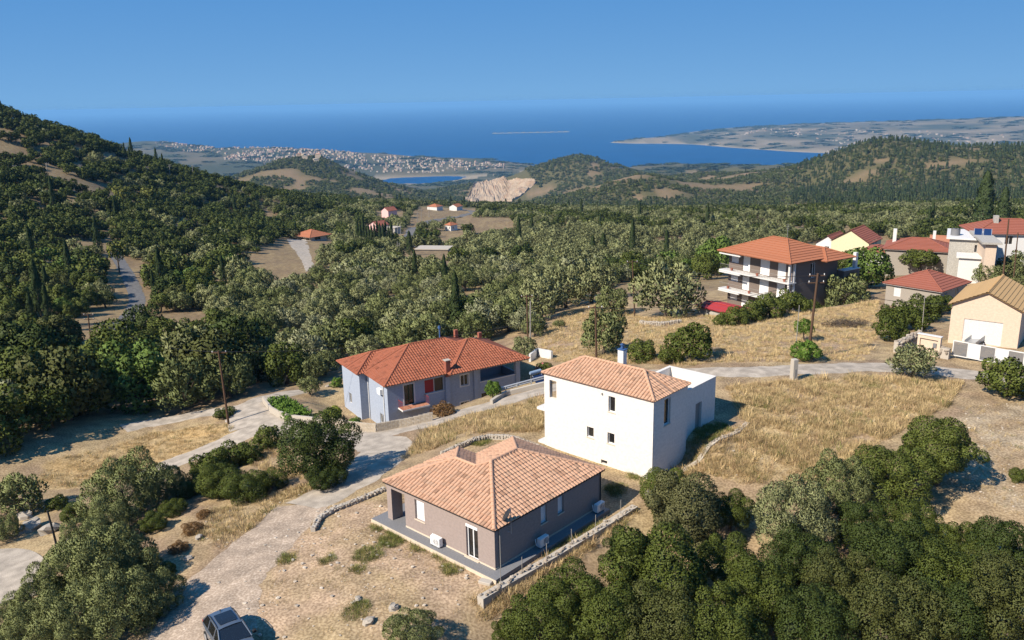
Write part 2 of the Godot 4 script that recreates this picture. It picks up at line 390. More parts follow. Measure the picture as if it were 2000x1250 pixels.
# over zero where the hills are bare of scrub
func bareness(x: float, z: float) -> float:
	var r := sqrt(x * x + z * z)
	var a := atan2(x, -z)
	var limit := 0.42
	if a < -0.10 and r > 1300.0:
		limit = 0.2
	elif a > 0.18 and a < 0.33 and r > 1150.0:
		limit = 0.2
	elif a > 0.10 and r < 1000.0:
		limit = 0.26
	elif absf(a - 0.09) < 0.05 and r > 1900.0:
		limit = 0.34
	return n_mid.get_noise_2d(x * 0.35, z * 0.35) + n_big.get_noise_2d(x * 1.7, z * 1.7) * 0.8 - limit

func ground_color(x: float, z: float, h: float, slope: float) -> Color:
	var r := sqrt(x * x + z * z)
	var f := n_fine.get_noise_2d(x, z)
	var g := n_mid.get_noise_2d(x * 2.0, z * 2.0)
	var soil := Color(0.36, 0.27, 0.19)
	var straw := Color(0.52, 0.415, 0.255)
	var grit := Color(0.55, 0.42, 0.31)
	var green := Color(0.13, 0.13, 0.04)
	var c := soil.lerp(straw, clampf(0.45 + f * 0.9 + g * 0.7, 0, 1))
	if r < 150.0:
		var p := Vector2(x, z)
		if inside(p, "lot"):
			c = grit.lerp(straw.lerp(soil, 0.4), clampf(0.28 + f * 1.3 + g * 0.9, 0, 1))
		elif inside(p, "left_field"):
			c = straw.lerp(Color(0.58, 0.41, 0.2), clampf(0.5 + f * 0.8, 0, 1))
		elif inside(p, "mid_field") or inside(p, "right_field"):
			c = straw.lerp(soil, clampf(0.22 + f * 1.2 + g * 0.8, 0, 1)).lerp(grit, clampf(g * 1.2 - 0.1, 0, 0.7))
		elif inside(p, "stony_field"):
			c = soil.lerp(Color(0.5, 0.44, 0.36), clampf(0.4 + f * 1.6, 0, 1)).lerp(straw, 0.35)
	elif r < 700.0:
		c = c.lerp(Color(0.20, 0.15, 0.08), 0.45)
	elif r < 3200.0:
		var bare := smoothstep(-0.08, 0.14, bareness(x, z))
		c = Color(0.145, 0.135, 0.062).lerp(Color(0.30, 0.225, 0.145).lerp(Color(0.26, 0.20, 0.11), clampf(0.5 + g * 1.2, 0, 1)), bare)
	else:
		var k := n_big.get_noise_2d(x * 0.6, z * 0.6)
		c = Color(0.20, 0.17, 0.10).lerp(Color(0.09, 0.10, 0.05), clampf(0.55 + k * 1.6, 0, 1))
		if x > 500.0 and r > 4800.0:
			c = c.lerp(Color(0.38, 0.31, 0.21), clampf(n_big.get_noise_2d(x * 0.6 + 900.0, z * 1.8) * 2.2 + 0.1, 0, 0.9))
		if h < SEA_LEVEL + 5.0:
			c = Color(0.42, 0.36, 0.26)
	return c

func axis(lo: float, near_lo: float, near_hi: float, hi: float, step: float, grow: float) -> PackedFloat32Array:
	var mid := []
	var t := near_lo
	while t < near_hi + 0.001:
		mid.append(t)
		t += step
	var right := []
	var s := step
	t = mid[-1]
	while t < hi:
		s *= grow
		t += s
		right.append(t)
	var left := []
	s = step
	t = near_lo
	while t > lo:
		s *= grow
		t -= s
		left.append(t)
	left.reverse()
	return PackedFloat32Array(left + mid + right)

func make_ground() -> void:
	var xs := axis(-14000.0, -62.0, 62.0, 14000.0, 0.65, 1.033)
	var zs := axis(-15000.0, -112.0, -14.0, 40.0, 0.65, 1.033)
	var nx := xs.size()
	var nz := zs.size()
	var v := PackedVector3Array()
	var n := PackedVector3Array()
	var c := PackedColorArray()
	v.resize(nx * nz)
	n.resize(nx * nz)
	c.resize(nx * nz)
	for j in nz:
		for i in nx:
			v[j * nx + i] = Vector3(xs[i], ground_h(xs[i], zs[j]), zs[j])
	for j in nz:
		for i in nx:
			var l := v[j * nx + maxi(i - 1, 0)]
			var r := v[j * nx + mini(i + 1, nx - 1)]
			var u := v[maxi(j - 1, 0) * nx + i]
			var d := v[mini(j + 1, nz - 1) * nx + i]
			var m := (d - u).cross(r - l).normalized()
			n[j * nx + i] = m
			var p := v[j * nx + i]
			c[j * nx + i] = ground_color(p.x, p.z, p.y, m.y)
	var q := PackedInt32Array()
	for j in nz - 1:
		for i in nx - 1:
			var a := j * nx + i
			# leave out what lies deep under the sea
			if v[a].y < SEA_LEVEL - 30.0 and v[a + nx + 1].y < SEA_LEVEL - 30.0:
				continue
			q.append_array([a, a + 1, a + nx + 1, a, a + nx + 1, a + nx])
	var arr := []
	arr.resize(Mesh.ARRAY_MAX)
	arr[Mesh.ARRAY_VERTEX] = v
	arr[Mesh.ARRAY_NORMAL] = n
	arr[Mesh.ARRAY_COLOR] = c
	arr[Mesh.ARRAY_INDEX] = q
	var m := ArrayMesh.new()
	m.add_surface_from_arrays(Mesh.PRIMITIVE_TRIANGLES, arr)
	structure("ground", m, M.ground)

# a road or track laid on the ground along a line of (x, z) points
func road(called: String, pts: Array, widths: Array, m: Material, up := 0.05, kind := true) -> MeshInstance3D:
	var cv := Curve3D.new()
	cv.bake_interval = 0.7
	for i in pts.size():
		var a: Vector2 = pts[maxi(i - 1, 0)]
		var b: Vector2 = pts[mini(i + 1, pts.size() - 1)]
		var t := (b - a) / 6.0
		cv.add_point(Vector3(pts[i].x, widths[mini(i, widths.size() - 1)], pts[i].y), Vector3(-t.x, 0, -t.y), Vector3(t.x, 0, t.y))
	var line := cv.get_baked_points()
	var rows := []
	var across := 7
	var flat := PackedVector2Array()
	for k in line.size():
		var p := line[k]
		flat.append(Vector2(p.x, p.z))
		var t := line[mini(k + 1, line.size() - 1)] - line[maxi(k - 1, 0)]
		t.y = 0
		t = t.normalized()
		var s := Vector3(-t.z, 0, t.x)
		var half := p.y * 0.5
		var row := []
		for i in across:
			var o := lerpf(-1, 1, i / float(across - 1))
			var wob := n_fine.get_noise_2d(p.x * 2.0 + o * 40.0, p.z * 2.0) * 0.35 if absf(o) > 0.9 else 0.0
			var e := Vector3(p.x, 0, p.z) + s * o * (half + wob)
			e.y = ground_h(e.x, e.z) + up
			if absf(o) > 0.99:
				e.y -= up * 0.9
			row.append(e)
		rows.append(row)
	var mb := MB.new()
	for k in rows.size() - 1:
		for i in across - 1:
			var na := ground_normal(rows[k][i])
			var nb := ground_normal(rows[k][i + 1])
			var nc := ground_normal(rows[k + 1][i + 1])
			var nd := ground_normal(rows[k + 1][i])
			mb.tri_n(rows[k][i], rows[k][i + 1], rows[k + 1][i + 1], na, nb, nc)
			mb.tri_n(rows[k][i], rows[k + 1][i + 1], rows[k + 1][i], na, nc, nd)
	var o := structure(called, mb, m) if kind else part(self, called, mb, m)
	var bb := Rect2(flat[0], Vector2.ZERO)
	for p in flat:
		bb = bb.expand(p)
	var thin := PackedVector2Array()
	for k in range(0, flat.size(), 3):
		thin.append(flat[k])
	thin.append(flat[-1])
	road_lines.append({"pts": thin, "half": widths[0] * 0.5, "box": bb})
	return o

# places on the ground (metres)
const FIELDS := {
	"left_field": [-43.9, -68.8, -45.4, -74.4, -41.7, -78, -38.4, -82.4, -33, -82.8, -30, -81.9, -27.2, -78.9, -28.8, -76.9, -34.1, -72, -38.4, -69.1],
	"mid_field": [3, -96.9, 5.1, -115, 8.8, -137.3, 17.9, -140.5, 18.9, -114, 27.8, -114.4, 32.1, -119.8, 38.9, -108.8, 45.9, -112.3, 53.5, -117.4, 41.1, -89.5, 34.6, -77.6, 27.1, -76.2, 20, -77.6, 13.2, -82.1, 7.1, -85.8],
	"right_field": [18.9, -69.5, 25.3, -70.8, 32.7, -71.8, 40.7, -70.9, 36.3, -65, 27, -58.1, 23.2, -54.2, 16.2, -54.2, 14.1, -56.1, 10.9, -55.2, 13, -58.1, 18.6, -61.6],
	"stony_field": [37.7, -65, 50.2, -66.6, 37.6, -48.1, 30, -49.2, 31.9, -56.4],
	"lot": [-19.3, -39.9, -19.1, -46.6, -16.5, -49.2, -14.6, -54.2, -9.8, -53.9, -7.1, -50.1, -1.5, -44.3, -2, -41.8, -3.8, -40.2, -6.9, -38.3],
	"bank": [-8.1, -70.1, -6.5, -72.9, -0.2, -74.7, 2.8, -76.3, 2.4, -64.6, -1.9, -65.6, -4.6, -65.5, -7.4, -63.4, -9.5, -62.6],
	"verge_1": [-17.5, -55.2, -15.2, -58.4, -12.5, -60.7, -12.4, -64.8, -15.8, -60.9, -19.7, -57.4, -23.3, -56.4, -22.3, -51.6, -19.3, -49.2],
	"verge_2": [-0.3, -43.3, 2.9, -46.6, 7.8, -51.8, 8.5, -51.3, 3.4, -45.3, -0.4, -41.2, -2.3, -40, -3.8, -40.8],
	"verge_3": [7.1, -85.8, 13.2, -81.9, 19, -77.6, 16.6, -77.8, 14.8, -85.2, 7.6, -91.6],
	"verge_4": [-21.2, -71.4, -14.6, -59.3, -18.6, -62.1, -25.1, -70, -23.2, -75.4],
	"wood": [-73.6, -81.7, -55, -71.1, -50, -74.7, -45.1, -79.6, -40, -86.3, -33.7, -88, -28.2, -93.4, -23.3, -98.7, -21.2, -108.7, -0.1, -110.9, 2.7, -108.5, 5.4, -136, 9.3, -146.1, 28.1, -192, 42, -174.4, 74, -276.2, 105.5, -300, 133.9, -305.1, 159.3, -282.4, 192, -266.5, 443.2, -629.7, 339, -691.4, 184.6, -747.5, 3.2, -770, -178.3, -749.1, -333, -694.3, -450.1, -624.7, -515.4, -572.1],
	"evergreen_slope": [-73.6, -81.7, -55, -71.1, -50, -74.7, -45.1, -79.6, -40, -86.3, -40.3, -93.5, -54.6, -130.6, -65.8, -172.9, -78.6, -237.8, -103.2, -421, -107.8, -592.3, -134.6, -758.1, -260.1, -724.7, -396.2, -660.2, -515.4, -572.1],
	"grove": [-57.2, -149.2, -32, -123.6, -8.1, -125.7, 4.4, -137.8, 33, -207.9, 69.7, -276.5, 69.8, -369.9, 26, -404, -21, -347.3, -48.4, -260, -57.9, -231.8, -66, -201.8],
	"clear_1": [-80.9, -257.7, -88.5, -304.7, -91.1, -335.5, -76.5, -365.4, -62.5, -292.8, -61.4, -265.9, -48.7, -199.4, -58.9, -213.3, -68.2, -229.6],
	"clear_a": [-77.4, -439.9, -64.7, -451.7, -51.9, -371.7, -67.5, -372.1],
	"clear_b": [-39, -455.4, -25.6, -453.1, -17.2, -324.5, -30.1, -328.1],
	"clear_c": [-38.2, -310.6, -20, -313.3, -14.2, -243.6, -31.2, -245.2],
	"clear_d": [-87.6, -551.6, -74.4, -587, -60.3, -484.9, -75.9, -466.9],
	"clear_e": [-76.8, -732.1, -40, -809, -25, -533.2, -54.9, -520.5],
	"clear_f": [-134.2, -331.3, -133.6, -354, -116.9, -311.1, -122.3, -298.4],
	"clear_2": [-30.2, -538.1, 1.3, -518.1, 3.4, -402.2, -12.7, -360.2, -34.2, -475.7],
	"clear_3": [-27.5, -172.5, -24, -181.3, -22.3, -163.2, -25.3, -160],
	"clear_4": [-147.1, -1541, -42.7, -1967.1, -22, -540.2, -50.6, -414.6, -43.4, -336.3, -50.5, -365.8, -60.4, -498.9],
	"clear_5": [-103.5, -203.9, -97.5, -203.1, -84.8, -176.4, -85.6, -168.9],
	"clear_6": [-38.4, -146.1, -34.8, -151.1, -32.6, -141.1, -35.4, -137.6],
	"clear_7": [-10.6, -167.8, -7.9, -167.6, -8.1, -159.4, -10.2, -160.7],
	"clear_9": [-47.5, -75.6, -42.3, -79.3, -36.7, -83.7, -31.9, -84.4, -27.6, -79.5, -28.6, -76.2, -33.7, -71.2, -41.4, -67.7],
	"clear_8": [127.8, -308.8, 159.3, -282.4, 181.9, -263.8, 82.3, -117.8, 51.1, -144, 95.9, -271.9],
	"quarry_floor": [-113, -2039.1, -103.7, -3836.2, 61.5, -2196.7, 72.3, -2127.9, 4.1, -1405.6],
	"green_field": [189.3, -365.6, 219.1, -408.9, 214.6, -374.3, 194.5, -324.4, 178.5, -317.3],
}
const ROADS := {
	"lane": [[-33.8, -71.5, -33.2, -73.3, -29.9, -75.9, -27.2, -78.6, -26.1, -80.5, -28.6, -85.2, -28.2, -89.1, -26.6, -91.7, -25.1, -93.2], [3.4, 3.4, 3.4, 3.8, 6.5, 5.5, 4.4, 3.4, 3]],
	"wood_lane": [[-28.5, -86.2, -32.1, -86.7, -35.3, -86.7, -39.6, -85.3, -42, -83.3], [3, 2.6]],
	"village_lane": [[-26.6, -80.8, -22.7, -78.3, -19.2, -75.3, -14.3, -72.1, -11.1, -73.5, -7.7, -73.5, -5.3, -75.4, -2.3, -75.7, 0.2, -76.4, 3, -77.4, 6.5, -78.2, 11, -77.6, 16.1, -75.5, 21, -73.6, 26.8, -73.9, 34, -75, 38.8, -74.7, 42.9, -73.2, 46.6, -71.5, 50.5, -70.3], [5, 4.6, 4.2, 4.2, 3.8, 3.4, 3.2]],
	"driveway": [[-14.5, -71.4, -11.6, -68.1, -11.2, -64.3, -12.3, -59.7, -14.1, -56.7, -15.5, -54.8], [4, 4.6, 4.8, 4.4, 4.2, 4]],
	"gravel_track": [[-15.5, -55.1, -16.1, -52, -17, -48.6, -17.9, -45.2, -18, -42.2, -17.4, -39.4], [4.2, 4.2, 4.6, 5.2, 6, 6]],
	"valley_road": [[-65, -114.8, -65.6, -121.7, -67.8, -132.8, -73.1, -151.9, -82.1, -177.3, -93.9, -200.8, -104.6, -220.4, -114.8, -238.3], [3.3]],
	"pavilion_drive": [[-56.5, -229.7, -63.2, -254, -71, -280.8, -80, -311.2, -85.7, -330.7], [2.6, 3.2, 4.5, 7, 8]],
	"village_road": [[-39.2, -329.6, -47.8, -391.6, -50.7, -451.2, -45.9, -509.2, -32.9, -556.8, -26.8, -614.1, -37.2, -667], [6]],
}
# name, label, category, group, kind, x, z, crown radius, squash, crown middle in radii
const TREES := [
	["evergreen_oak", "dark evergreen tree in the wood below the long boundary wall", "oak tree", "evergreen trees of the wood below the boundary wall", "o", 2.8, -39.6, 2.27, 1.0, 0.95],
	["evergreen_oak", "dark evergreen tree in the wood below the long boundary wall", "oak tree", "evergreen trees of the wood below the boundary wall", "o", 6.6, -44.8, 1.7, 1.0, 0.95],
	["evergreen_oak", "dark evergreen tree in the wood below the long boundary wall", "oak tree", "evergreen trees of the wood below the boundary wall", "o", 7.9, -40.7, 3.13, 1.0, 0.95],
	["evergreen_oak", "dark evergreen tree in the wood below the long boundary wall", "oak tree", "evergreen trees of the wood below the boundary wall", "o", 13.1, -39.8, 2.32, 1.0, 0.95],
	["evergreen_oak", "dark evergreen tree in the wood below the long boundary wall", "oak tree", "evergreen trees of the wood below the boundary wall", "o", 18.0, -41.0, 2.19, 1.0, 0.95],
	["evergreen_oak", "dark evergreen tree in the wood below the long boundary wall", "oak tree", "evergreen trees of the wood below the boundary wall", "o", 21.5, -42.0, 2.63, 1.0, 0.95],
	["evergreen_oak", "dark evergreen tree in the wood below the long boundary wall", "oak tree", "evergreen trees of the wood below the boundary wall", "o", 15.6, -37.4, 2.21, 1.0, 0.95],
	["evergreen_oak", "dark evergreen tree in the wood below the long boundary wall", "oak tree", "evergreen trees of the wood below the boundary wall", "o", 23.9, -40.7, 2.34, 1.0, 0.95],
	["evergreen_oak", "dark evergreen tree in the wood below the long boundary wall", "oak tree", "evergreen trees of the wood below the boundary wall", "o", 27.8, -42.5, 2.16, 1.0, 0.95],
	["evergreen_oak", "dark evergreen tree in the wood below the long boundary wall", "oak tree", "evergreen trees of the wood below the boundary wall", "o", 25.0, -37.4, 2.66, 1.0, 0.95],
	["evergreen_oak", "dark evergreen tree in the wood below the long boundary wall", "oak tree", "evergreen trees of the wood below the boundary wall", "o", 10.2, -37.1, 2.42, 1.0, 0.95],
	["evergreen_oak", "dark evergreen tree in the wood below the long boundary wall", "oak tree", "evergreen trees of the wood below the boundary wall", "o", 7.3, -37.4, 2.46, 1.0, 0.95],
	["evergreen_oak", "dark evergreen tree in the wood below the long boundary wall", "oak tree", "evergreen trees of the wood below the boundary wall", "o", 4.6, -37.9, 2.3, 1.0, 0.95],
	["evergreen_oak", "dark evergreen tree in the wood below the long boundary wall", "oak tree", "evergreen trees of the wood below the boundary wall", "o", 1.0, -38.3, 1.94, 1.0, 0.95],
	["evergreen_oak", "dark evergreen tree in the wood below the long boundary wall", "oak tree", "evergreen trees of the wood below the boundary wall", "o", 19.6, -37.0, 2.5, 1.0, 0.95],
	["evergreen_oak", "dark evergreen tree in the wood below the long boundary wall", "oak tree", "evergreen trees of the wood below the boundary wall", "o", 22.3, -37.1, 2.23, 1.0, 0.95],
	["evergreen_oak", "dark evergreen tree in the wood below the long boundary wall", "oak tree", "evergreen trees of the wood below the boundary wall", "o", 16.4, -42.9, 2.23, 1.0, 0.95],
	["evergreen_oak", "dark evergreen tree in the wood below the long boundary wall", "oak tree", "evergreen trees of the wood below the boundary wall", "o", 12.4, -43.6, 1.95, 1.0, 0.95],
	["evergreen_oak", "dark evergreen tree in the wood below the long boundary wall", "oak tree", "evergreen trees of the wood below the boundary wall", "o", 21.3, -46.2, 1.94, 1.0, 0.95],
	["evergreen_oak", "dark evergreen tree in the wood below the long boundary wall", "oak tree", "evergreen trees of the wood below the boundary wall", "o", 24.2, -45.7, 1.93, 1.0, 0.95],
	["evergreen_oak", "dark evergreen tree in the wood below the long boundary wall", "oak tree", "evergreen trees of the wood below the boundary wall", "o", -0.4, -38.5, 1.13, 1.0, 0.95],
	["evergreen_oak", "dark evergreen tree in the wood below the long boundary wall", "oak tree", "evergreen trees of the wood below the boundary wall", "o", 26.5, -40.8, 1.8, 1.0, 0.95],
	["evergreen_oak", "dark evergreen tree in the wood below the long boundary wall", "oak tree", "evergreen trees of the wood below the boundary wall", "o", 26.5, -43.8, 1.7, 1.0, 0.95],
	["evergreen_oak", "dark evergreen tree in the wood below the long boundary wall", "oak tree", "evergreen trees of the wood below the boundary wall", "o", 14.1, -49.5, 1.53, 1.0, 0.95],
	["juniper_tree", "brownish green bushy tree below the bungalow's boundary wall", "juniper", "", "j", 10.9, -48.0, 2.75, 1.0, 0.9],
	["juniper_tree", "yellowish green bushy tree in front of the white house corner", "juniper", "", "ob", 10.2, -51.6, 1.82, 1.0, 0.9],
	["olive_tree", "pale silvery olive tree in the dark wood below the dry field", "olive tree", "", "v", 17.2, -46.8, 2.68, 1.05, 1.0],
	["olive_tree", "upright grey green olive tree at the foot of the dry field", "olive tree", "", "vb", 21.6, -50.5, 2.12, 1.15, 1.0],
	["bare_branched_tree", "wide evergreen tree with bare grey branches beside the stony field", "oak tree", "", "x", 25.4, -51.0, 2.61, 0.9, 0.8],
	["evergreen_oak", "spreading evergreen tree casting its shadow on the stony field", "oak tree", "", "ob", 29.3, -52.8, 2.82, 0.85, 0.95],
	["shrub", "small lone shrub on the stony field", "shrub", "", "ob", 35.0, -52.8, 0.68, 0.9, 0.6],
	["shrub", "dense round shrub beside the road opposite the louvred gate", "shrub", "", "ob", 42.3, -67.1, 2.37, 0.9, 0.7],
	["olive_shrub", "wispy grey green shrub in front of the arched gate pillar", "shrub", "", "v", 36.5, -72.0, 2.15, 0.75, 0.7],
	["bush", "dark green bush in the thicket below the stone cottage", "bush", "bushes of the thicket below the stone cottage", "o", 41.2, -86.5, 2.0, 0.85, 0.6],
	["bush", "dark green bush in the thicket below the stone cottage", "bush", "bushes of the thicket below the stone cottage", "o", 45.7, -92.9, 2.38, 0.85, 0.6],
	["bush", "dark green bush in the thicket below the stone cottage", "bush", "bushes of the thicket below the stone cottage", "o", 51.0, -99.3, 2.41, 0.85, 0.6],
	["bush", "dark green bush in the thicket below the stone cottage", "bush", "bushes of the thicket below the stone cottage", "o", 55.8, -104.7, 2.0, 0.85, 0.6],
	["bush", "dark green bush in the thicket below the stone cottage", "bush", "bushes of the thicket below the stone cottage", "o", 45.7, -97.2, 1.62, 0.85, 0.6],
	["olive_tree", "huge round olive tree standing on the stone terrace by the red shed", "olive tree", "", "v", 21.8, -113.0, 4.87, 0.95, 0.78],
	["olive_tree", "large old olive tree in the row above the dry meadow", "olive tree", "old olives in a row above the meadow", "v", 4.8, -129.8, 3.95, 1.05, 1.0],
	["olive_tree", "large old olive tree in the row above the dry meadow", "olive tree", "old olives in a row above the meadow", "v", 9.6, -143.1, 4.16, 1.05, 1.0],
	["olive_tree", "large old olive tree in the row above the dry meadow", "olive tree", "old olives in a row above the meadow", "v", 14.3, -144.8, 4.2, 1.05, 1.0],
	["olive_tree", "low olive tree beside the leaning utility pole on the meadow", "olive tree", "", "vb", 15.1, -121.7, 2.63, 0.95, 0.85],
	["olive_tree", "tall olive tree rising behind the ridge of the white house", "olive tree", "", "vb", 10.2, -89.4, 2.64, 1.2, 1.0],
	["bush", "dark bush along the lane behind the white chimney", "bush", "", "ob", 13.6, -83.2, 1.72, 0.8, 0.6],
	["bush", "tall dark green bush on the meadow above the lane", "bush", "", "o", 18.1, -80.2, 2.38, 1.0, 0.75],
	["bush", "small green bush behind the roof terrace parapet", "bush", "", "ob", 15.8, -80.2, 1.35, 0.9, 0.6],
	["bush", "dark green bush in front of the brown apartment house", "bush", "bushes in front of the apartment house", "ob", 28.1, -100.1, 1.66, 0.9, 0.65],
	["bush", "dark green bush in front of the brown apartment house", "bush", "bushes in front of the apartment house", "ob", 30.8, -102.6, 1.9, 0.9, 0.65],
	["bush", "dark green bush in front of the brown apartment house", "bush", "bushes in front of the apartment house", "ob", 33.6, -104.2, 2.12, 0.9, 0.65],
	["bush", "dark green bush in front of the brown apartment house", "bush", "bushes in front of the apartment house", "ob", 37.6, -108.2, 2.2, 0.9, 0.65],
	["bush", "dark green bush in front of the brown apartment house", "bush", "bushes in front of the apartment house", "ob", 42.9, -115.9, 2.21, 0.9, 0.65],
	["bush", "dark green bush in front of the brown apartment house", "bush", "bushes in front of the apartment house", "ob", 26.5, -100.5, 1.16, 0.9, 0.65],
	["olive_tree", "grey green olive tree between the apartment house and the stone cottage", "olive tree", "", "vb", 49.3, -119.4, 3.4, 0.95, 0.8],
	["fig_tree", "bright green leafy tree between the apartment house and the stone cottage", "fig tree", "", "bo", 57.7, -131.5, 4.14, 0.95, 0.85],
	["fig_tree", "leafy green tree behind the olive by the apartment house", "fig tree", "", "o", 58.8, -141.1, 3.2, 0.95, 0.9],
	["fig_bush", "bright green bush round the foot of the brown utility pole", "fig bush", "", "b", 28.6, -77.4, 1.6, 0.7, 0.6],
	["small_tree", "thin young tree behind the brown utility pole", "tree", "", "b", 31.8, -86.7, 1.06, 1.0, 1.5],
	["olive_tree", "small olive tree at the corner of the blue house yard", "olive tree", "", "v", 1.4, -96.6, 1.49, 1.1, 1.0],
	["small_tree", "thin leafy tree against the wall of the blue house", "tree", "", "b", -2.0, -77.9, 0.87, 1.2, 1.3],
	["dead_bush", "withered brown bush beside the lane wall", "bush", "", "r", -6.9, -75.9, 1.25, 0.7, 0.5],
	["oleander", "oleander bush with pink flowers behind the blue house drive", "oleander", "", "f", 3.5, -89.4, 1.04, 0.8, 0.6],
	["evergreen_oak", "very dark big round tree beside the driveway bend", "oak tree", "", "d", -15.3, -60.0, 3.19, 1.0, 0.9],
	["evergreen_oak", "very dark tree leaning low beside the driveway bend", "oak tree", "", "d", -14.3, -57.9, 1.56, 0.8, 0.7],
	["bush", "upright green bush on the verge below the road junction", "bush", "", "ob", -23.2, -72.3, 1.39, 1.0, 0.75],
	["bush", "low dark bush on the bank below the concrete lane", "bush", "bushes on the bank below the lane", "o", -26.6, -67.2, 1.83, 0.8, 0.5],
	["bush", "low dark bush on the bank below the concrete lane", "bush", "bushes on the bank below the lane", "o", -25.4, -69.1, 1.77, 0.8, 0.5],
	["bush", "low dark bush on the bank below the concrete lane", "bush", "bushes on the bank below the lane", "o", -23.9, -69.3, 1.33, 0.8, 0.5],
	["bush", "low dark bush on the bank below the concrete lane", "bush", "bushes on the bank below the lane", "o", -23.4, -60.2, 2.04, 0.8, 0.5],
	["bush", "low dark bush on the bank below the concrete lane", "bush", "bushes on the bank below the lane", "o", -20.7, -58.4, 1.89, 0.8, 0.5],
	["bush", "low dark bush on the bank below the concrete lane", "bush", "bushes on the bank below the lane", "o", -25.8, -62.7, 1.52, 0.8, 0.5],
	["bush", "low dark bush on the bank below the concrete lane", "bush", "bushes on the bank below the lane", "o", -19.2, -60.1, 1.26, 0.8, 0.5],
	["bush", "low dark bush on the bank below the concrete lane", "bush", "bushes on the bank below the lane", "o", -26.7, -61.1, 1.19, 0.8, 0.5],
	["vine_bush", "bright yellow green bush behind the block wall", "vine", "", "y", -18.4, -79.6, 1.05, 0.8, 0.7],
	["vine_bush", "green climbing vine at the corner of the block wall", "vine", "", "b", -16.2, -78.7, 0.83, 0.9, 0.8],
	["shrub", "small round lemon green shrub in the blue house orchard", "shrub", "", "b", -21.3, -94.9, 0.8, 0.9, 0.7],
	["olive_tree", "small dark olive in the orchard beside the blue house", "olive tree", "", "vb", -23.6, -91.0, 1.3, 0.9, 0.9],
	["bush", "low dark bush at the foot of the brown pole on the golden field", "bush", "", "o", -31.6, -84.0, 0.94, 0.7, 0.5],
	["bush", "low bush hugging the brown pole on the golden field", "bush", "", "o", -31.0, -84.8, 0.78, 0.7, 0.5],
	["olive_tree", "grey green olive tree on the bank above the gravel track", "olive tree", "olives on the bank above the gravel track", "vb", -29.9, -58.6, 3.18, 1.0, 0.72],
	["olive_tree", "grey green olive tree on the bank above the gravel track", "olive tree", "olives on the bank above the gravel track", "vb", -28.1, -60.8, 1.98, 1.0, 0.72],
	["olive_tree", "grey green olive tree on the bank above the gravel track", "olive tree", "olives on the bank above the gravel track", "vb", -25.7, -46.3, 2.87, 1.0, 0.72],
	["olive_tree", "grey green olive tree on the bank above the gravel track", "olive tree", "olives on the bank above the gravel track", "vb", -22.7, -41.6, 2.35, 1.0, 0.72],
	["olive_tree", "grey green olive tree on the bank above the gravel track", "olive tree", "olives on the bank above the gravel track", "vb", -29.7, -51.6, 1.95, 1.0, 0.72],
	["olive_tree", "grey green olive tree on the bank above the gravel track", "olive tree", "olives on the bank above the gravel track", "vb", -24.9, -41.1, 2.33, 1.0, 0.72],
	["olive_tree", "grey green olive tree on the bank above the gravel track", "olive tree", "olives on the bank above the gravel track", "vb", -27.9, -41.5, 1.75, 1.0, 0.72],
	["olive_tree", "grey green olive tree on the bank above the gravel track", "olive tree", "olives on the bank above the gravel track", "vb", -24.2, -46.2, 1.84, 1.0, 0.72],
	["olive_tree", "grey green olive tree on the bank above the gravel track", "olive tree", "olives on the bank above the gravel track", "vb", -28.7, -47.0, 2.1, 1.0, 0.72],
	["olive_tree", "grey green olive tree on the bank above the gravel track", "olive tree", "olives on the bank above the gravel track", "vb", -21.4, -43.1, 1.66, 1.0, 0.72],
	["olive_tree", "grey green olive tree on the bank above the gravel track", "olive tree", "olives on the bank above the gravel track", "vb", -29.2, -44.5, 1.72, 1.0, 0.72],
	["olive_tree", "grey green olive tree on the bank above the gravel track", "olive tree", "olives on the bank above the gravel track", "vb", -29.3, -54.2, 1.87, 1.0, 0.72],
	["olive_tree", "olive tree beside the small paved yard", "olive tree", "olives round the small paved yard", "vb", -41.4, -63.2, 2.13, 1.0, 0.7],
	["olive_tree", "olive tree beside the small paved yard", "olive tree", "olives round the small paved yard", "vb", -39.0, -57.2, 1.33, 1.0, 0.7],
	["olive_tree", "olive tree beside the small paved yard", "olive tree", "olives round the small paved yard", "vb", -30.4, -43.3, 1.34, 1.0, 0.7],
	["olive_bush", "bushy olive shoot growing at the edge of the gravel lot", "olive tree", "", "vb", -5.6, -37.7, 1.55, 0.75, 0.7],
	["shrub", "small dark shrub on the meadow below the stone terrace", "shrub", "", "ob", 13.9, -102.0, 0.52, 0.8, 0.6],
	["bush", "green bush on the meadow between the two tall poles and the lane", "bush", "", "vb", 6.7, -113.7, 0.95, 0.7, 0.6],
	["olive_tree", "olive tree at the foot of the two tall poles", "olive tree", "", "vb", 3.1, -109.1, 1.68, 1.1, 0.95],
	["evergreen_tree", "lemon green round bush in the dark wood", "bush", "", "y", -53.2, -122.6, 1.74, 0.8, 0.8],
	["poplar_tree", "pale yellowish tree beside the shady valley road", "poplar", "", "yo", -100.7, -210.0, 2.62, 1.3, 2.2],
	["poplar_tree", "yellow green tree in the dark hillside wood", "tree", "", "yo", -156.6, -338.8, 3.73, 1.0, 1.3],
	["poplar_tree", "light green tree beside its yellower neighbour on the hillside", "tree", "", "yo", -157.3, -365.3, 3.81, 1.1, 1.2],
	["evergreen_tree", "big green tree pressed against the end of the apartment house", "evergreen tree", "", "bo", 48.1, -190.6, 5.02, 1.1, 1.0],
	["vine_bush", "tangled vine and creeper before the hip roofed house", "vine", "", "ob", 73.1, -145.0, 3.28, 0.6, 0.9],
	["vine_bush", "dark creeper under the eaves beside the rusty roof", "vine", "", "o", 80.5, -148.3, 2.42, 0.7, 0.9],
	["bush", "dark round bush in front of the concrete house", "bush", "", "o", 76.2, -135.1, 1.53, 0.9, 0.7],
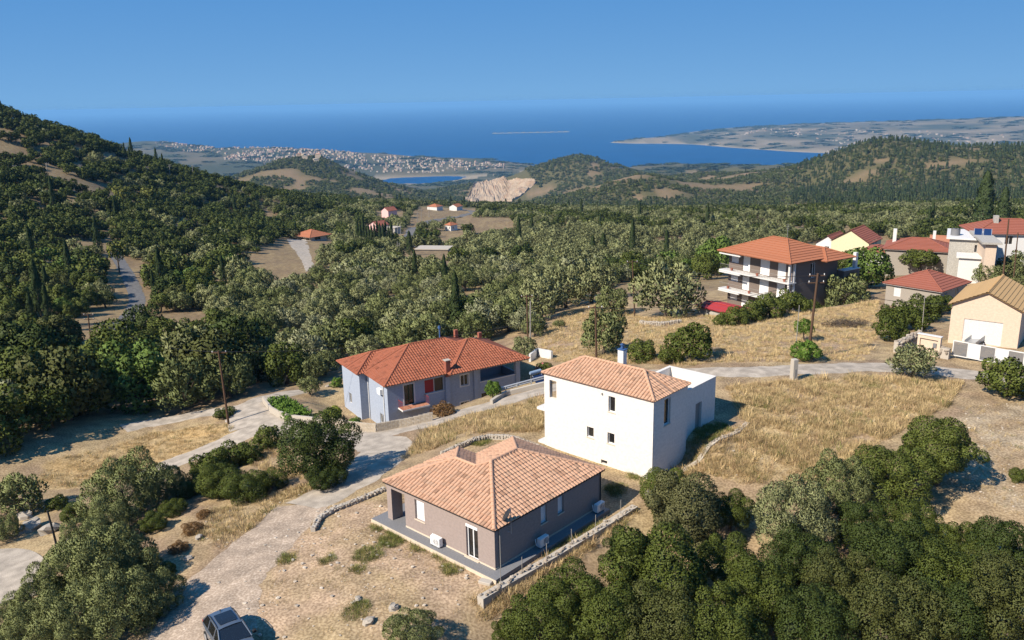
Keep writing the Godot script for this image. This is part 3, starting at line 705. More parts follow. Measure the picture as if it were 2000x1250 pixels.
	["bush", "lemon yellow bush behind the cottage eaves", "bush", "", "y", 73.2, -128.2, 1.13, 0.8, 0.7],
	["bush", "grey green bush on the slope below the concrete house", "bush", "bushes on the slope below the concrete house", "vb", 73.2, -124.4, 2.36, 0.85, 0.65],
	["bush", "grey green bush on the slope below the concrete house", "bush", "bushes on the slope below the concrete house", "vb", 77.0, -126.2, 2.39, 0.85, 0.65],
	["bush", "grey green bush on the slope below the concrete house", "bush", "bushes on the slope below the concrete house", "vb", 79.8, -127.0, 2.72, 0.85, 0.65],
	["bush", "grey green bush on the slope below the concrete house", "bush", "bushes on the slope below the concrete house", "vb", 70.6, -117.1, 1.78, 0.85, 0.65],
	["bush", "grey green bush on the slope below the concrete house", "bush", "bushes on the slope below the concrete house", "vb", 73.8, -117.5, 1.79, 0.85, 0.65],
	["vine_bush", "green leafy shrub on the roof terrace of the apartment house", "shrub", "", "b", 105.0, -250.1, 2.51, 0.9, 1.0],
	["dry_shrub", "dry brown shrub on the bank above the gravel track", "shrub", "dry brown shrubs on the bank above the gravel track", "r", -22.8, -52.8, 0.83, 0.6, 0.35],
	["dry_shrub", "dry brown shrub on the bank above the gravel track", "shrub", "dry brown shrubs on the bank above the gravel track", "r", -22.7, -50.0, 0.71, 0.6, 0.35],
	["dry_shrub", "dry brown shrub on the bank above the gravel track", "shrub", "dry brown shrubs on the bank above the gravel track", "r", -23.0, -55.5, 0.61, 0.6, 0.35],
	["bush", "dark undergrowth bush between the bank olives", "bush", "undergrowth bushes below the bank olives", "o", -26.0, -57.4, 1.01, 0.75, 0.5],
	["bush", "dark undergrowth bush between the bank olives", "bush", "undergrowth bushes below the bank olives", "o", -26.4, -54.7, 1.12, 0.75, 0.5],
	["bush", "dark undergrowth bush between the bank olives", "bush", "undergrowth bushes below the bank olives", "o", -34.7, -59.5, 1.21, 0.75, 0.5],
	["bush", "dark undergrowth bush between the bank olives", "bush", "undergrowth bushes below the bank olives", "o", -38.4, -63.3, 0.94, 0.75, 0.5],
	["bush", "dark undergrowth bush between the bank olives", "bush", "undergrowth bushes below the bank olives", "o", -21.5, -42.4, 1.01, 0.75, 0.5],
	["bush", "dark undergrowth bush between the bank olives", "bush", "undergrowth bushes below the bank olives", "o", -29.1, -46.8, 1.17, 0.75, 0.5],
	["bush", "dark undergrowth bush between the bank olives", "bush", "undergrowth bushes below the bank olives", "o", -22.2, -47.0, 0.65, 0.75, 0.5],
]
const CYPRESSES := [
	[177.4, -309.7, 22.3, "tallest broad cypress beside the white house", "", 1.9],
	[182.7, -306.2, 16.5, "shorter cypress beside the tallest one", "", 1.8],
	[-159.1, -290.9, 12.2, "tall slim cypress on the dark slope beside the power poles", "", 1.0],
	[-71.0, -200.8, 8.1, "slim cypress rising from the middle of the wood", "", 1.0],
	[-83.4, -142.8, 12.0, "tallest cypress beside the shady valley road", "", 1.2],
	[-79.7, -138.5, 8.2, "cypress crowding the tallest one by the valley road", "", 1.2],
	[-83.6, -140.2, 6.5, "shorter cypress crowding the tallest one by the valley road", "", 1.4],
	[-78.5, -178.1, 7.0, "slim dark cypress near the valley road poles", "", 1.0],
	[-60.8, -328.8, 10.7, "cypress in the dark clump beside the village road", "cypresses in the clump beside the village road", 1.0],
	[-57.9, -318.8, 9.7, "cypress in the dark clump beside the village road", "cypresses in the clump beside the village road", 1.0],
	[-60.8, -341.6, 11.9, "cypress in the dark clump beside the village road", "cypresses in the clump beside the village road", 1.0],
	[-54.8, -313.3, 8.4, "cypress in the dark clump beside the village road", "cypresses in the clump beside the village road", 1.0],
	[-53.3, -310.9, 9.2, "cypress in the dark clump beside the village road", "cypresses in the clump beside the village road", 1.0],
	[-52.2, -310.4, 9.2, "cypress in the dark clump beside the village road", "cypresses in the clump beside the village road", 1.0],
	[-55.1, -334.9, 9.3, "cypress in the dark clump beside the village road", "cypresses in the clump beside the village road", 1.0],
	[-54.1, -336.0, 10.5, "cypress in the dark clump beside the village road", "cypresses in the clump beside the village road", 1.0],
	[-49.1, -310.9, 9.6, "cypress in the dark clump beside the village road", "cypresses in the clump beside the village road", 1.0],
	[-49.4, -320.1, 9.4, "cypress in the dark clump beside the village road", "cypresses in the clump beside the village road", 1.0],
	[-48.5, -321.2, 10.4, "cypress in the dark clump beside the village road", "cypresses in the clump beside the village road", 1.0],
	[-48.3, -327.5, 8.6, "cypress in the dark clump beside the village road", "cypresses in the clump beside the village road", 1.0],
	[-47.8, -331.7, 11.1, "cypress in the dark clump beside the village road", "cypresses in the clump beside the village road", 1.0],
	[-34.3, -279.0, 8.3, "broad cypress standing before the flat roofed building", "", 1.6],
	[31.1, -274.7, 7.4, "broad dark conifer in the grove near the leaning pole", "", 2.2],
	[27.9, -277.9, 6.5, "dark conifer paired with the broad one in the grove", "", 1.8],
	[51.0, -318.0, 4.5, "lone slim cypress above the olive grove", "", 1.0],
	[-246.1, -435.3, 5.3, "small dark cypress on the hillside skyline", "cypresses on the hillside skyline", 1.3],
	[-242.7, -437.1, 5.9, "small dark cypress on the hillside skyline", "cypresses on the hillside skyline", 1.3],
	[-212.9, -452.4, 5.1, "small dark cypress on the hillside skyline", "cypresses on the hillside skyline", 1.3],
	[-220.3, -448.9, 3.3, "small dark cypress on the hillside skyline", "cypresses on the hillside skyline", 1.3],
	[-249.7, -433.2, 4.3, "small dark cypress on the hillside skyline", "cypresses on the hillside skyline", 1.3],
]
const WEEDS := [[-7.3, -49.1, 1.2], [-8.2, -47.9, 0.8], [-9.3, -46.4, 0.9], [-4.4, -46.3, 0.8], [-5.9, -47.6, 1.0], [-4.0, -44.6, 0.7], [-11.8, -46.2, 0.5], [-9.6, -44.8, 0.5], [2.3, -47.5, 1.0], [3.4, -48.7, 1.0], [4.5, -49.8, 1.1], [7.1, -54.2, 0.8], [5.0, -51.6, 0.9], [1.6, -46.4, 0.7], [-9.0, -40.9, 0.8], [21.1, -66.1, 0.8], [31.7, -69.4, 0.9], [37.9, -69.1, 0.6], [16.0, -61.0, 1.0], [14.9, -59.8, 1.0], [13.9, -58.6, 0.9], [21.3, -65.1, 0.6], [-14.5, -46.8, 0.6], [8.8, -56.2, 0.6], [-2.7, -63.4, 0.9], [-4.2, -63.5, 0.5], [-9.2, -50.1, 0.6]]
const HOUSES := [
	["stone_cottage", "old stone cottage with brick red hip roof and wooden shuttered window", [56.85, 1.61, -106.82], 129, 7.4, 8, "hip", "pale_stone", "tile_brick", [["x", 5.3, 0.35, 6.3, 1.8, "window", "shut"], ["z", 1.2, 0.5, 2.0, 1.5], ["z", 4.5, 0.4, 5.5, 2.6, "door"]], 0.4, 0.42, 0.5, []],
	["garage_house", "peach garage building with white roller door and sandy gable roof", [51.68, 5.37, -81.14], 142.2, 6.4, 9.5, "gable_x", "peach", "tile_sand", [["x", 1.5, 1.5, 5.1, 3.95, "garage_door", "shut"]], 0.35, 0.5, 0.42, []],
	["red_shed", "low shed with bright red sheet roof below the apartment house", [29.26, -1.27, -108.11], 125, 5.5, 4, "gable_z", "render_grey", "red_sheet", [], 0.3, 0.16, 1.2, []],
	["yellow_house", "cream yellow gabled house with brick red roof among the village houses", [72.16, -2.15, -164.9], 140, 7.5, 8, "gable_x", "cream", "tile_brick", [["z", 2.5, -0.1, 3.3, 0.9], ["z", 4.3, -0.1, 5.1, 0.9]], 0.25, 0.62, 0.5, []],
	["white_gabled_house", "white gabled house with red roof behind the yellow house", [72.87, -5.36, -181.95], 140, 5, 8, "gable_x", "white", "tile_brick", [["x", 2, 0.6, 3, 2.0]], 0.25, 0.7, 0.5, []],
	["porch_house", "small porch roofed in red tiles beside the yellow house", [71.5, -2.4, -156.43], 140, 4, 6, "hip", "white", "tile_brick", [], 0.5, 0.3, 0.5, []],
	["hip_roofed_house", "pale house with low red hip roof behind the creepers", [77.37, -0.12, -143.47], 152, 10.5, 8, "hip", "pale_stone", "tile_brick", [["x", 2, 0.6, 3, 1.9], ["x", 6, 0.6, 7, 1.9]], 0.5, 0.36, 0.5, [[9.5, -0.2, 5, 0.3, 3.0, "white"], [3, -0.2, 7.5, 0.25, 2.6, "white"]]],
	["rusty_roofed_house", "house with faded rusty tile roof beside the concrete house", [91.89, -3.55, -164.01], 150, 7, 8, "gable_z", "render_grey", "tile_far", [], 0.4, 0.42, 0.5, []],
	["concrete_house", "grey concrete house with white flat roof slab carrying solar panels", [75.65, 4.12, -129.52], 152, 5.5, 9, "flat", "render_grey", "white", [["x", 1.0, 0.8, 2.0, 2.0]], 0.5, 0.42, 0.6, []],
	["peach_house", "flat roofed peach house with white shutters beside the concrete house", [73.6, 4.56, -123.77], 160, 1.5, 11, "flat", "peach", "render_grey", [["z", 1.5, 0.7, 3.6, 3.0, "door", "shut"], ["z", 6, 0.8, 7.6, 2.0, "window", "shut"]], 0.6, 0.42, 0.6, []],
	["white_house_red_roof", "tall white house with dark red roof above the peach house", [87.42, 4.68, -131.61], 166, 11.5, 8, "hip", "white", "tile_brick", [["x", 6, 0.5, 7.2, 1.9], ["x", 2, 0.5, 3, 1.9]], 0.5, 0.42, 0.5, [[8, 0.4, 3, 0.35, 2.0, "render_grey"]]],
	["white_annex", "white flat roofed annex with deep balcony below the concrete house", [73.32, 1.82, -126.26], 152, 3.4, 3, "flat", "white", "white", [], 0.4, 0.42, 0.6, []],
	["pavilion_house", "orange roofed pavilion house with open veranda above terraced olives", [-81.29, -24.28, -335.29], 140, 9, 8, "hip", "white", "tile_orange", [["x", 1, 0.4, 3, 2.2, "door"], ["x", 5, 0.4, 7, 2.2, "door"], ["z", 2, 0.4, 5, 2.2, "door"]], 1.6, 0.4, 0.8, []],
	["pink_house", "small pink gabled house beside the village road", [-66.29, -32.24, -414.74], 140, 7, 7, "gable_x", "pink", "tile_brick", [], 0.3, 0.5, 0.8, []],
	["red_roofed_cottage", "small cottage with steep red roof in the hillside trees", [-72.44, -34.92, -494.72], 140, 6, 7, "gable_x", "pink", "tile_brick", [], 0.3, 0.6, 0.8, []],
	["narrow_white_house", "narrow tall white house with small red roof below the village road", [-30.49, -34.07, -423.9], 140, 4, 5, "hip", "white", "tile_orange", [["x", 0.6, 0.8, 1.3, 2.1], ["x", 2.4, 0.8, 3.1, 2.1], ["z", 1.5, 0.8, 2.4, 2.1]], 0.3, 0.6, 0.8, []],
	["flat_roofed_barn", "long low grey barn with flat concrete roof in the grove", [-22.99, -25.06, -299.12], 170, 12, 7, "flat", "render_grey", "mortar", [], 0.4, 0.42, 0.6, []],
	["grey_annex", "grey flat roofed annex beside the pink house", [-56.69, -32.44, -406.06], 150, 6, 5, "flat", "render_grey", "mortar", [], 0.3, 0.42, 0.6, []],
	["roadside_house", "little red roofed house at the bend of the village road", [-55.9, -50.44, -637.55], 150, 9, 8, "hip", "white", "tile_orange", [], 0.3, 0.42, 0.8, []],
	["white_roadside_house", "white house with red roof at the end of the village road", [-41.3, -52.12, -648.69], 150, 7, 8, "gable_x", "white", "tile_orange", [], 0.3, 0.5, 0.8, []],
	["hillside_villa", "sandy roofed villa half hidden on the dark hillside", [-140.01, -21.02, -364.0], 150, 7, 6, "hip", "render_grey", "tile_sand", [], 0.4, 0.4, 0.8, [[1, 0.5, 2, 0.3, 1.6, "white"]]],
	["valley_hut", "little pale roofed hut among the dark trees", [-151.66, -20.53, -348.42], 150, 5, 4, "gable_z", "render_grey", "tile_sand", [], 0.3, 0.4, 0.8, []],
]
const POLES := [
	["tall brown utility pole at the edge of the golden field", "", [-30.14, -82.01], 8.09, -0.19, 0.13, "pole_wood", 1],
	["brown utility pole rising behind the ridge of the white house", "", [9.04, -85.5], 6.46, -0.15, 0.13, "pole_wood", 1],
	["wooden utility pole paired with another beside the old olives", "pair of poles beside the old olives", [2.07, -107.04], 6.51, -0.04, 0.12, "pole_wood", 1],
	["wooden utility pole paired with another beside the old olives", "pair of poles beside the old olives", [2.39, -106.35], 5.7, 0.08, 0.11, "pole_grey", 0],
	["slim utility pole leaning beside the huge round olive", "", [17.94, -117.02], 8.35, -0.52, 0.12, "pole_wood", 1],
	["stout brown utility pole with transformer arm before the apartment house", "", [29.25, -78.33], 8.5, 0.35, 0.15, "pole_wood", 2],
	["thin grey metal pole beside the stout brown pole", "", [28.36, -79.45], 5.14, 0.06, 0.05, "pole_grey", 0],
	["thin grey metal pole behind the gate pillar", "", [46.52, -90.48], 4.31, -0.11, 0.05, "pole_grey", 0],
	["dark pole with lamp head above the small paved yard", "", [-32.44, -52.79], 3.61, -0.29, 0.09, "dark", 0],
	["utility pole beside the shady valley road", "", [-65.2, -123.35], 6.23, 0.31, 0.13, "pole_wood", 2],
	["wooden pole standing before the peach house", "", [70.63, -116.22], 10.71, -0.35, 0.13, "pole_wood", 0],
	["thinner wooden pole beside the peach house", "", [72.8, -117.24], 8.53, -0.33, 0.1, "pole_wood", 0],
	["power pole with cross arms standing in the hillside trees", "power poles crossing the dark hillside", [-190.16, -346.33], 5.4, 0.68, 0.16, "pole_grey", 2],
	["power pole with cross arms standing in the hillside trees", "power poles crossing the dark hillside", [-197.3, -335.77], 4.43, 0.57, 0.16, "pole_grey", 2],
	["power pole with cross arms standing in the hillside trees", "power poles crossing the dark hillside", [-180.91, -419.69], 6.06, 0.55, 0.16, "pole_grey", 2],
	["power pole with cross arms standing in the hillside trees", "power poles crossing the dark hillside", [-180.31, -427.33], 5.14, 0.41, 0.16, "pole_grey", 2],
	["power pole with cross arms standing in the hillside trees", "power poles crossing the dark hillside", [-182.06, -451.39], 5.97, 0.48, 0.16, "pole_grey", 2],
	["power pole with cross arms standing in the hillside trees", "power poles crossing the dark hillside", [-179.68, -477.47], 7.47, 0.6, 0.16, "pole_grey", 2],
	["power pole with cross arms standing in the hillside trees", "power poles crossing the dark hillside", [-188.7, -370.71], 4.45, 0.46, 0.16, "pole_grey", 2],
	["grey pole beside the bending village road", "poles along the village road", [-53.28, -390.54], 6.33, 0.35, 0.14, "pole_grey", 0],
	["grey pole beside the bending village road", "poles along the village road", [-52.51, -393.93], 6.39, 0.35, 0.14, "pole_grey", 0],
	["grey pole beside the bending village road", "poles along the village road", [-52.65, -469.44], 7.56, 0.38, 0.14, "pole_grey", 0],
	["grey pole beside the bending village road", "poles along the village road", [-51.64, -482.1], 7.76, 0.38, 0.14, "pole_grey", 0],
	["grey pole beside the bending village road", "poles along the village road", [-38.64, -279.25], 4.58, 0.26, 0.14, "pole_grey", 0],
	["grey pole beside the bending village road", "poles along the village road", [-37.1, -272.78], 4.48, 0.25, 0.14, "pole_grey", 0],
	["grey pole beside the bending village road", "poles along the village road", [-51.44, -527.56], 8.46, 0.39, 0.14, "pole_grey", 0],
]
const SPOTS := {
	"block_wall": [[-18.1, -76.87], [-15.52, -75.03], [-13.12, -73.47], [-11.01, -74.18], [-7.82, -74.42]],
	"yard_wall": [[-28.17, -88.07], [-26.1, -83.82], [-23.57, -80.51], [-20.91, -78.41], [-18.51, -76.88]],
	"boundary": [[-2.12, -41.2], [-0.32, -43.0], [2.21, -45.49], [5.01, -48.38], [8.17, -51.75]],
	"path_edge": [[9.19, -53.28], [10.92, -55.24], [13.0, -57.17], [15.53, -58.98], [17.47, -60.45], [18.68, -61.95]],
	"retaining": [[-13.61, -50.12], [-13.57, -51.93], [-12.74, -53.1], [-11.29, -54.13], [-9.59, -55.63]],
	"court": [[-5.89, -61.35], [-4.64, -62.48], [-3.26, -63.48], [-2.12, -63.83], [-0.76, -63.37], [0.2, -62.8], [1.43, -61.73], [2.44, -60.47]],
	"lane_wall": [[-5.02, -77.36], [-6.05, -83.83], [-3.18, -83.63]],
	"upper_wall": [[-2.17, -75.73], [-0.94, -78.33], [3.11, -79.07]],
	"rail": [[-1.97, -78.61], [0.36, -78.98], [3.29, -79.73]],
	"terrace": [[17.17, -107.41], [19.43, -104.69], [22.14, -104.88]],
	"white_wall": [[2.03, -94.33], [3.03, -96.89], [4.6, -93.23]],
	"gate": [[43.81, -78.89], [47.28, -75.21]],
	"pillar": [41.85, -79.69],
	"gate_wall": [[39.16, -81.05], [44.0, -85.92]],
	"gate_wall2": [[42.6, -79.11], [43.27, -78.34]],
	"post": [25.26, -70.82],
	"trailer": [48.63, -83.28],
	"brush": [39.98, -95.66],
	"heater": [2.3, -81.34],
	"arbor": [[-27.46, -86.64], [-25.52, -87.92], [-20.74, -80.29], [-23.29, -79.46]],
	"car": [-15.4, -38.6],
	"yard": [[-39.9, -54.11], [-38.45, -55.45], [-35.67, -54.65], [-32.75, -51.81], [-30.57, -48.66], [-31.52, -47.41], [-35.48, -47.27]],
	"rocks": [[-38.05, -58.9, 1.0], [-35.91, -57.85, 0.8], [-40.14, -61.63, 0.7], [-32.63, -54.34, 0.6], [-32.13, -52.34, 0.5], [-38.54, -58.07, 0.5], [-32.27, -56.25, 0.5], [-21.86, -51.5, 0.35], [-21.42, -48.48, 0.3], [12.99, -43.76, 0.5], [-22.47, -95.02, 0.3], [-6.95, -40.87, 0.35], [-8.22, -39.73, 0.4], [-9.13, -41.77, 0.25]],
}
const TOWN := {
	"town": [[-1433.41, -4196.61], [-1459.1, -4610.21], [-1319.54, -4819.96], [-1044.49, -4890.36], [-782.1, -4723.56], [-561.51, -4787.61], [-327.63, -4757.14], [-24.24, -4606.33], [-10.29, -4423.46], [-249.81, -4368.44], [-350.9, -4296.65], [-768.85, -4297.81], [-399.56, -1760.16], [-484.34, -1842.53], [-1227.13, -4096.56]],
	"outskirts": [[-2180.77, -5148.46], [-2898.61, -8099.5], [-2131.39, -7793.24], [-1523.48, -7139.14], [-1238.91, -4516.37], [-1446.99, -4316.1], [-1682.46, -4535.28], [-2076.61, -4967.66]],
	"coast": [[1788.46, -7096.94], [2198.95, -5983.51], [607.43, -1323.49], [3066.49, -5068.64], [3438.06, -5700.3], [2947.1, -6444.91], [2262.44, -7393.85]],
}
const QUARRY := [[[-112.05, -2021.68], [-56.15, -2017.69], [5.96, -2019.08], [45.41, -2100.08], [68.98, -2143.74]], [[-99.41, -2229.06], [-103.68, -3661.85], [-5.95, -2274.57], [37.63, -2214.72], [64.93, -2178.72]]]

# ---------------------------------------------------------------- foliage
func rand_dir() -> Vector3:
	var z := rng.randf_range(-1, 1)
	var a := rng.randf() * TAU
	var s := sqrt(1.0 - z * z)
	return Vector3(s * cos(a), z, s * sin(a))

func leaf(mb: MB, p: Vector3, along: Vector3, nrm: Vector3, len: float, wid: float, out := Vector3.ZERO) -> void:
	along = along.normalized()
	var side := along.cross(nrm)
	if side.length_squared() < 1e-5:
		side = along.cross(Vector3(0.3, 0.9, 0.2))
	side = side.normalized() * wid * 0.5
	var up := side.cross(along).normalized() * wid * 0.16
	var a := p - along * len * 0.5
	var b := p + along * len * 0.5
	if out == Vector3.ZERO:
		mb.tri(a, p + side + up, b)
		mb.tri(a, b, p - side + up)
		return
	# a spray of leaves stands for many: it is lit as the round of its bough is
	var m := (out + nrm * 0.55).normalized()
	mb.tri_n(a, p + side + up, b, m, m, m)
	mb.tri_n(a, b, p - side + up, m, m, m)

# a crown of unit radius: lobes round a middle, leaf sprays over each lobe
func crown_mesh(seed: int, style: String, sprays: int, size: float, lobes: int) -> ArrayMesh:
	rng.seed = seed
	var cs := []
	var rs := []
	for k in lobes:
		var t := (k + 0.5) / lobes
		var y := lerpf(-0.75, 0.95, t)
		var a := k * 2.39996 + rng.randf_range(-0.4, 0.4)
		var s := sqrt(maxf(0.0, 1.0 - y * y))
		var d := Vector3(cos(a) * s, y, sin(a) * s)
		var rl := rng.randf_range(0.26, 0.46)
		if style == "olive":
			rl = rng.randf_range(0.17, 0.34)
		else:
			rl = rng.randf_range(0.18, 0.42)
		var reach := rng.randf_range(0.72, 1.16)
		cs.append(Vector3(d.x, d.y * 0.85, d.z) * (reach - rl * rng.randf_range(0.75, 1.1)))
		rs.append(rl)
	cs.append(Vector3(0, 0.05, 0))
	rs.append(0.42 if style == "oak" else 0.55)
	var mb := MB.new()
	var made := 0
	var tries := 0
	while made < sprays and tries < sprays * 6:
		tries += 1
		var k := rng.randi() % cs.size()
		if rng.randf() > rs[k] * rs[k] * 5.0:
			continue
		var d := rand_dir()
		if d.y < -0.55 and rng.randf() < 0.6:
			continue
		var depth := 1.0 - absf(rng.randfn(0.0, 0.16))
		var p: Vector3 = cs[k] + d * rs[k] * (depth + rng.randf_range(-0.02, 0.10))
		var hidden := false
		for q in cs.size():
			if q != k and p.distance_squared_to(cs[q]) < rs[q] * rs[q] * 0.5:
				hidden = true
				break
		if hidden:
			continue
		made += 1
		var w := 0.8 + rng.randf() * 0.4
		var g := rng.randf_range(-0.07, 0.07)
		mb.tone = Color(w + g, w, w - g * 0.5)
		var along: Vector3
		var nrm := (d * 0.7 + rand_dir() * 0.8 + Vector3(0, 0.25, 0)).normalized()
		var l := size * rng.randf_range(0.5, 1.55)
		if style == "olive":
			along = d * 0.7 + Vector3(0, 0.55, 0) + rand_dir() * 0.6
			leaf(mb, p, along, nrm, l * 1.25, l * 0.55, d)
		else:
			along = rand_dir() + d * 0.3
			leaf(mb, p, along, nrm, l * 1.1, l * 0.75, d)
	return mb.mesh()

# unit height, pointed column
func cypress_mesh(seed: int, sprays: int, size: float) -> ArrayMesh:
	rng.seed = seed
	var mb := MB.new()
	for k in sprays:
		var t := pow(rng.randf(), 0.8)
		var wob := 1.0 + 0.16 * sin(t * 31.0 + seed) * sin(t * 13.0 + seed * 2.0)
		var rad := 0.085 * wob * minf(1.0, t * 9.0 + 0.35) * pow(1.0 - t, 0.55) * 1.25
		var a := rng.randf() * TAU
		rad *= 1.0 + 0.2 * sin(a * 3.0 + t * 20.0)
		var d := Vector3(cos(a), 0, sin(a))
		var p := d * rad * rng.randf_range(0.72, 1.04) + Vector3(0, 0.02 + t * 0.98, 0)
		var w := 0.8 + rng.randf() * 0.4
		mb.tone = Color(w, w, w)
		leaf(mb, p, Vector3.UP + d * 0.25 + rand_dir() * 0.35, (d + rand_dir() * 0.7).normalized(), size * 1.7 * rng.randf_range(0.6, 1.2), size * 0.7, d)
	return mb.mesh()

# a trunk for a crown of unit radius whose middle stands 1.0 above the ground
func trunk_mesh(seed: int, bare: bool) -> ArrayMesh:
	rng.seed = seed
	var mb := MB.new()
	var lean := Vector3(rng.randf_range(-0.12, 0.12), 0, rng.randf_range(-0.12, 0.12))
	mb.tube([Vector3(0, -0.15, 0), Vector3(0, 0.1, 0) + lean * 0.2, Vector3(0, 0.5, 0) + lean, Vector3(0, 1.0, 0) + lean * 1.6], [0.12, 0.085, 0.07, 0.045], 6)
	for k in 6 if not bare else 16:
		var a := k * 2.4 + rng.randf()
		var d := Vector3(cos(a), rng.randf_range(0.2, 0.8), sin(a)).normalized()
		var from := Vector3(0, rng.randf_range(0.35, 0.8), 0) + lean
		var reach := rng.randf_range(0.4, 0.65) if not bare else rng.randf_range(0.7, 1.15)
		var mid := from + d * reach * 0.5 + rand_dir() * 0.06
		mb.tube([from, mid, from + d * reach + Vector3(0, 0.15, 0)], [0.04, 0.028, 0.012], 5)
		if bare:
			for q in 4:
				var b := (d + rand_dir() * 0.8).normalized()
				mb.tube([mid, mid + b * 0.2, mid + b * 0.42 + rand_dir() * 0.07], [0.016, 0.011, 0.004], 4)
	return mb.mesh()

func make_crowns() -> void:
	for k in 4:
		crowns["oak_near_%d" % k] = crown_mesh(100 + k, "oak", 30000, 0.034, 30)
		crowns["oak_mid_%d" % k] = crown_mesh(140 + k, "oak", 5200, 0.082, 24)
		crowns["olive_near_%d" % k] = crown_mesh(120 + k, "olive", 30000, 0.035, 38)
		crowns["olive_mid_%d" % k] = crown_mesh(160 + k, "olive", 5600, 0.08, 34)
	for k in 3:
		crowns["oak_far_%d" % k] = crown_mesh(180 + k, "oak", 1100, 0.155, 18)
		crowns["olive_far_%d" % k] = crown_mesh(190 + k, "olive", 1200, 0.15, 24)
		crowns["cypress_mid_%d" % k] = cypress_mesh(210 + k, 2600, 0.022)
		crowns["dot_%d" % k] = crown_mesh(230 + k, "oak", 190, 0.32, 9)
		trunks["live_%d" % k] = trunk_mesh(250 + k, false)
	crowns["cypress_far_0"] = cypress_mesh(214, 160, 0.075)
	trunks["bare"] = trunk_mesh(270, true)
	var tb := MB.new()
	tb.tube([Vector3(0, -0.02, 0), Vector3(0, 0.5, 0), Vector3(0, 0.9, 0)], [0.016, 0.011, 0.003], 5)
	trunks["cypress"] = tb.mesh()

# style oak or olive; CENTRE_UP: crown middle above ground in crown radii
func tree(called: String, label: String, category: String, group: String, style: String, m: Material, x: float, z: float, r: float, squash := 1.0, centre_up := 1.0, lod := "", bare := false) -> Node3D:
	var d := sqrt(x * x + z * z)
	if lod == "":
		lod = "near" if d < 72.0 else ("mid" if d < 210.0 else "far")
	var o := thing(called, label, category, on_ground(x, z), rng.randf() * TAU, group)
	var k := rng.randi() % (4 if lod != "far" else 3)
	var t := part(o, "trunk", trunks["bare" if bare else "live_%d" % (k % 3)], M.bark)
	t.scale = Vector3(r, r * centre_up, r)
	var f := part(o, "crown", crowns["%s_%s_%d" % [style, lod, k]], m)
	f.position = Vector3(0, r * centre_up, 0)
	f.scale = Vector3(r, r * squash, r) * rng.randf_range(0.97, 1.03)
	return o

func cypress(x: float, z: float, h: float, label: String, group := "", wide := 1.0) -> Node3D:
	var o := thing("cypress_tree", label, "cypress", on_ground(x, z), rng.randf() * TAU, group)
	part(o, "trunk", trunks["cypress"], M.bark).scale = Vector3(h, h, h)
	part(o, "crown", crowns["cypress_mid_%d" % (rng.randi() % 3)], M.leaf_cypress).scale = Vector3(h * wide, h, h * wide)
	return o

func swarm(called: String, label: String, category: String, mesh: Mesh, m: Material, xf: Array, cols: Array) -> void:
	if xf.is_empty():
		return
	var mm := MultiMesh.new()
	mm.transform_format = MultiMesh.TRANSFORM_3D
	mm.use_colors = true
	mm.mesh = mesh
	mm.instance_count = xf.size()
	for i in xf.size():
		mm.set_instance_transform(i, xf[i])
		mm.set_instance_color(i, cols[i])
	var o := MultiMeshInstance3D.new()
	o.name = numbered(called)
	o.multimesh = mm
	o.material_override = m
	add_child(o)
	tag(o, label, category, "", "stuff")

func free_of_things(p: Vector2, gap: float) -> bool:
	for b in blockers:
		if p.distance_to(b[0]) < b[1] + gap:
			return false
	return road_distance(p) > gap

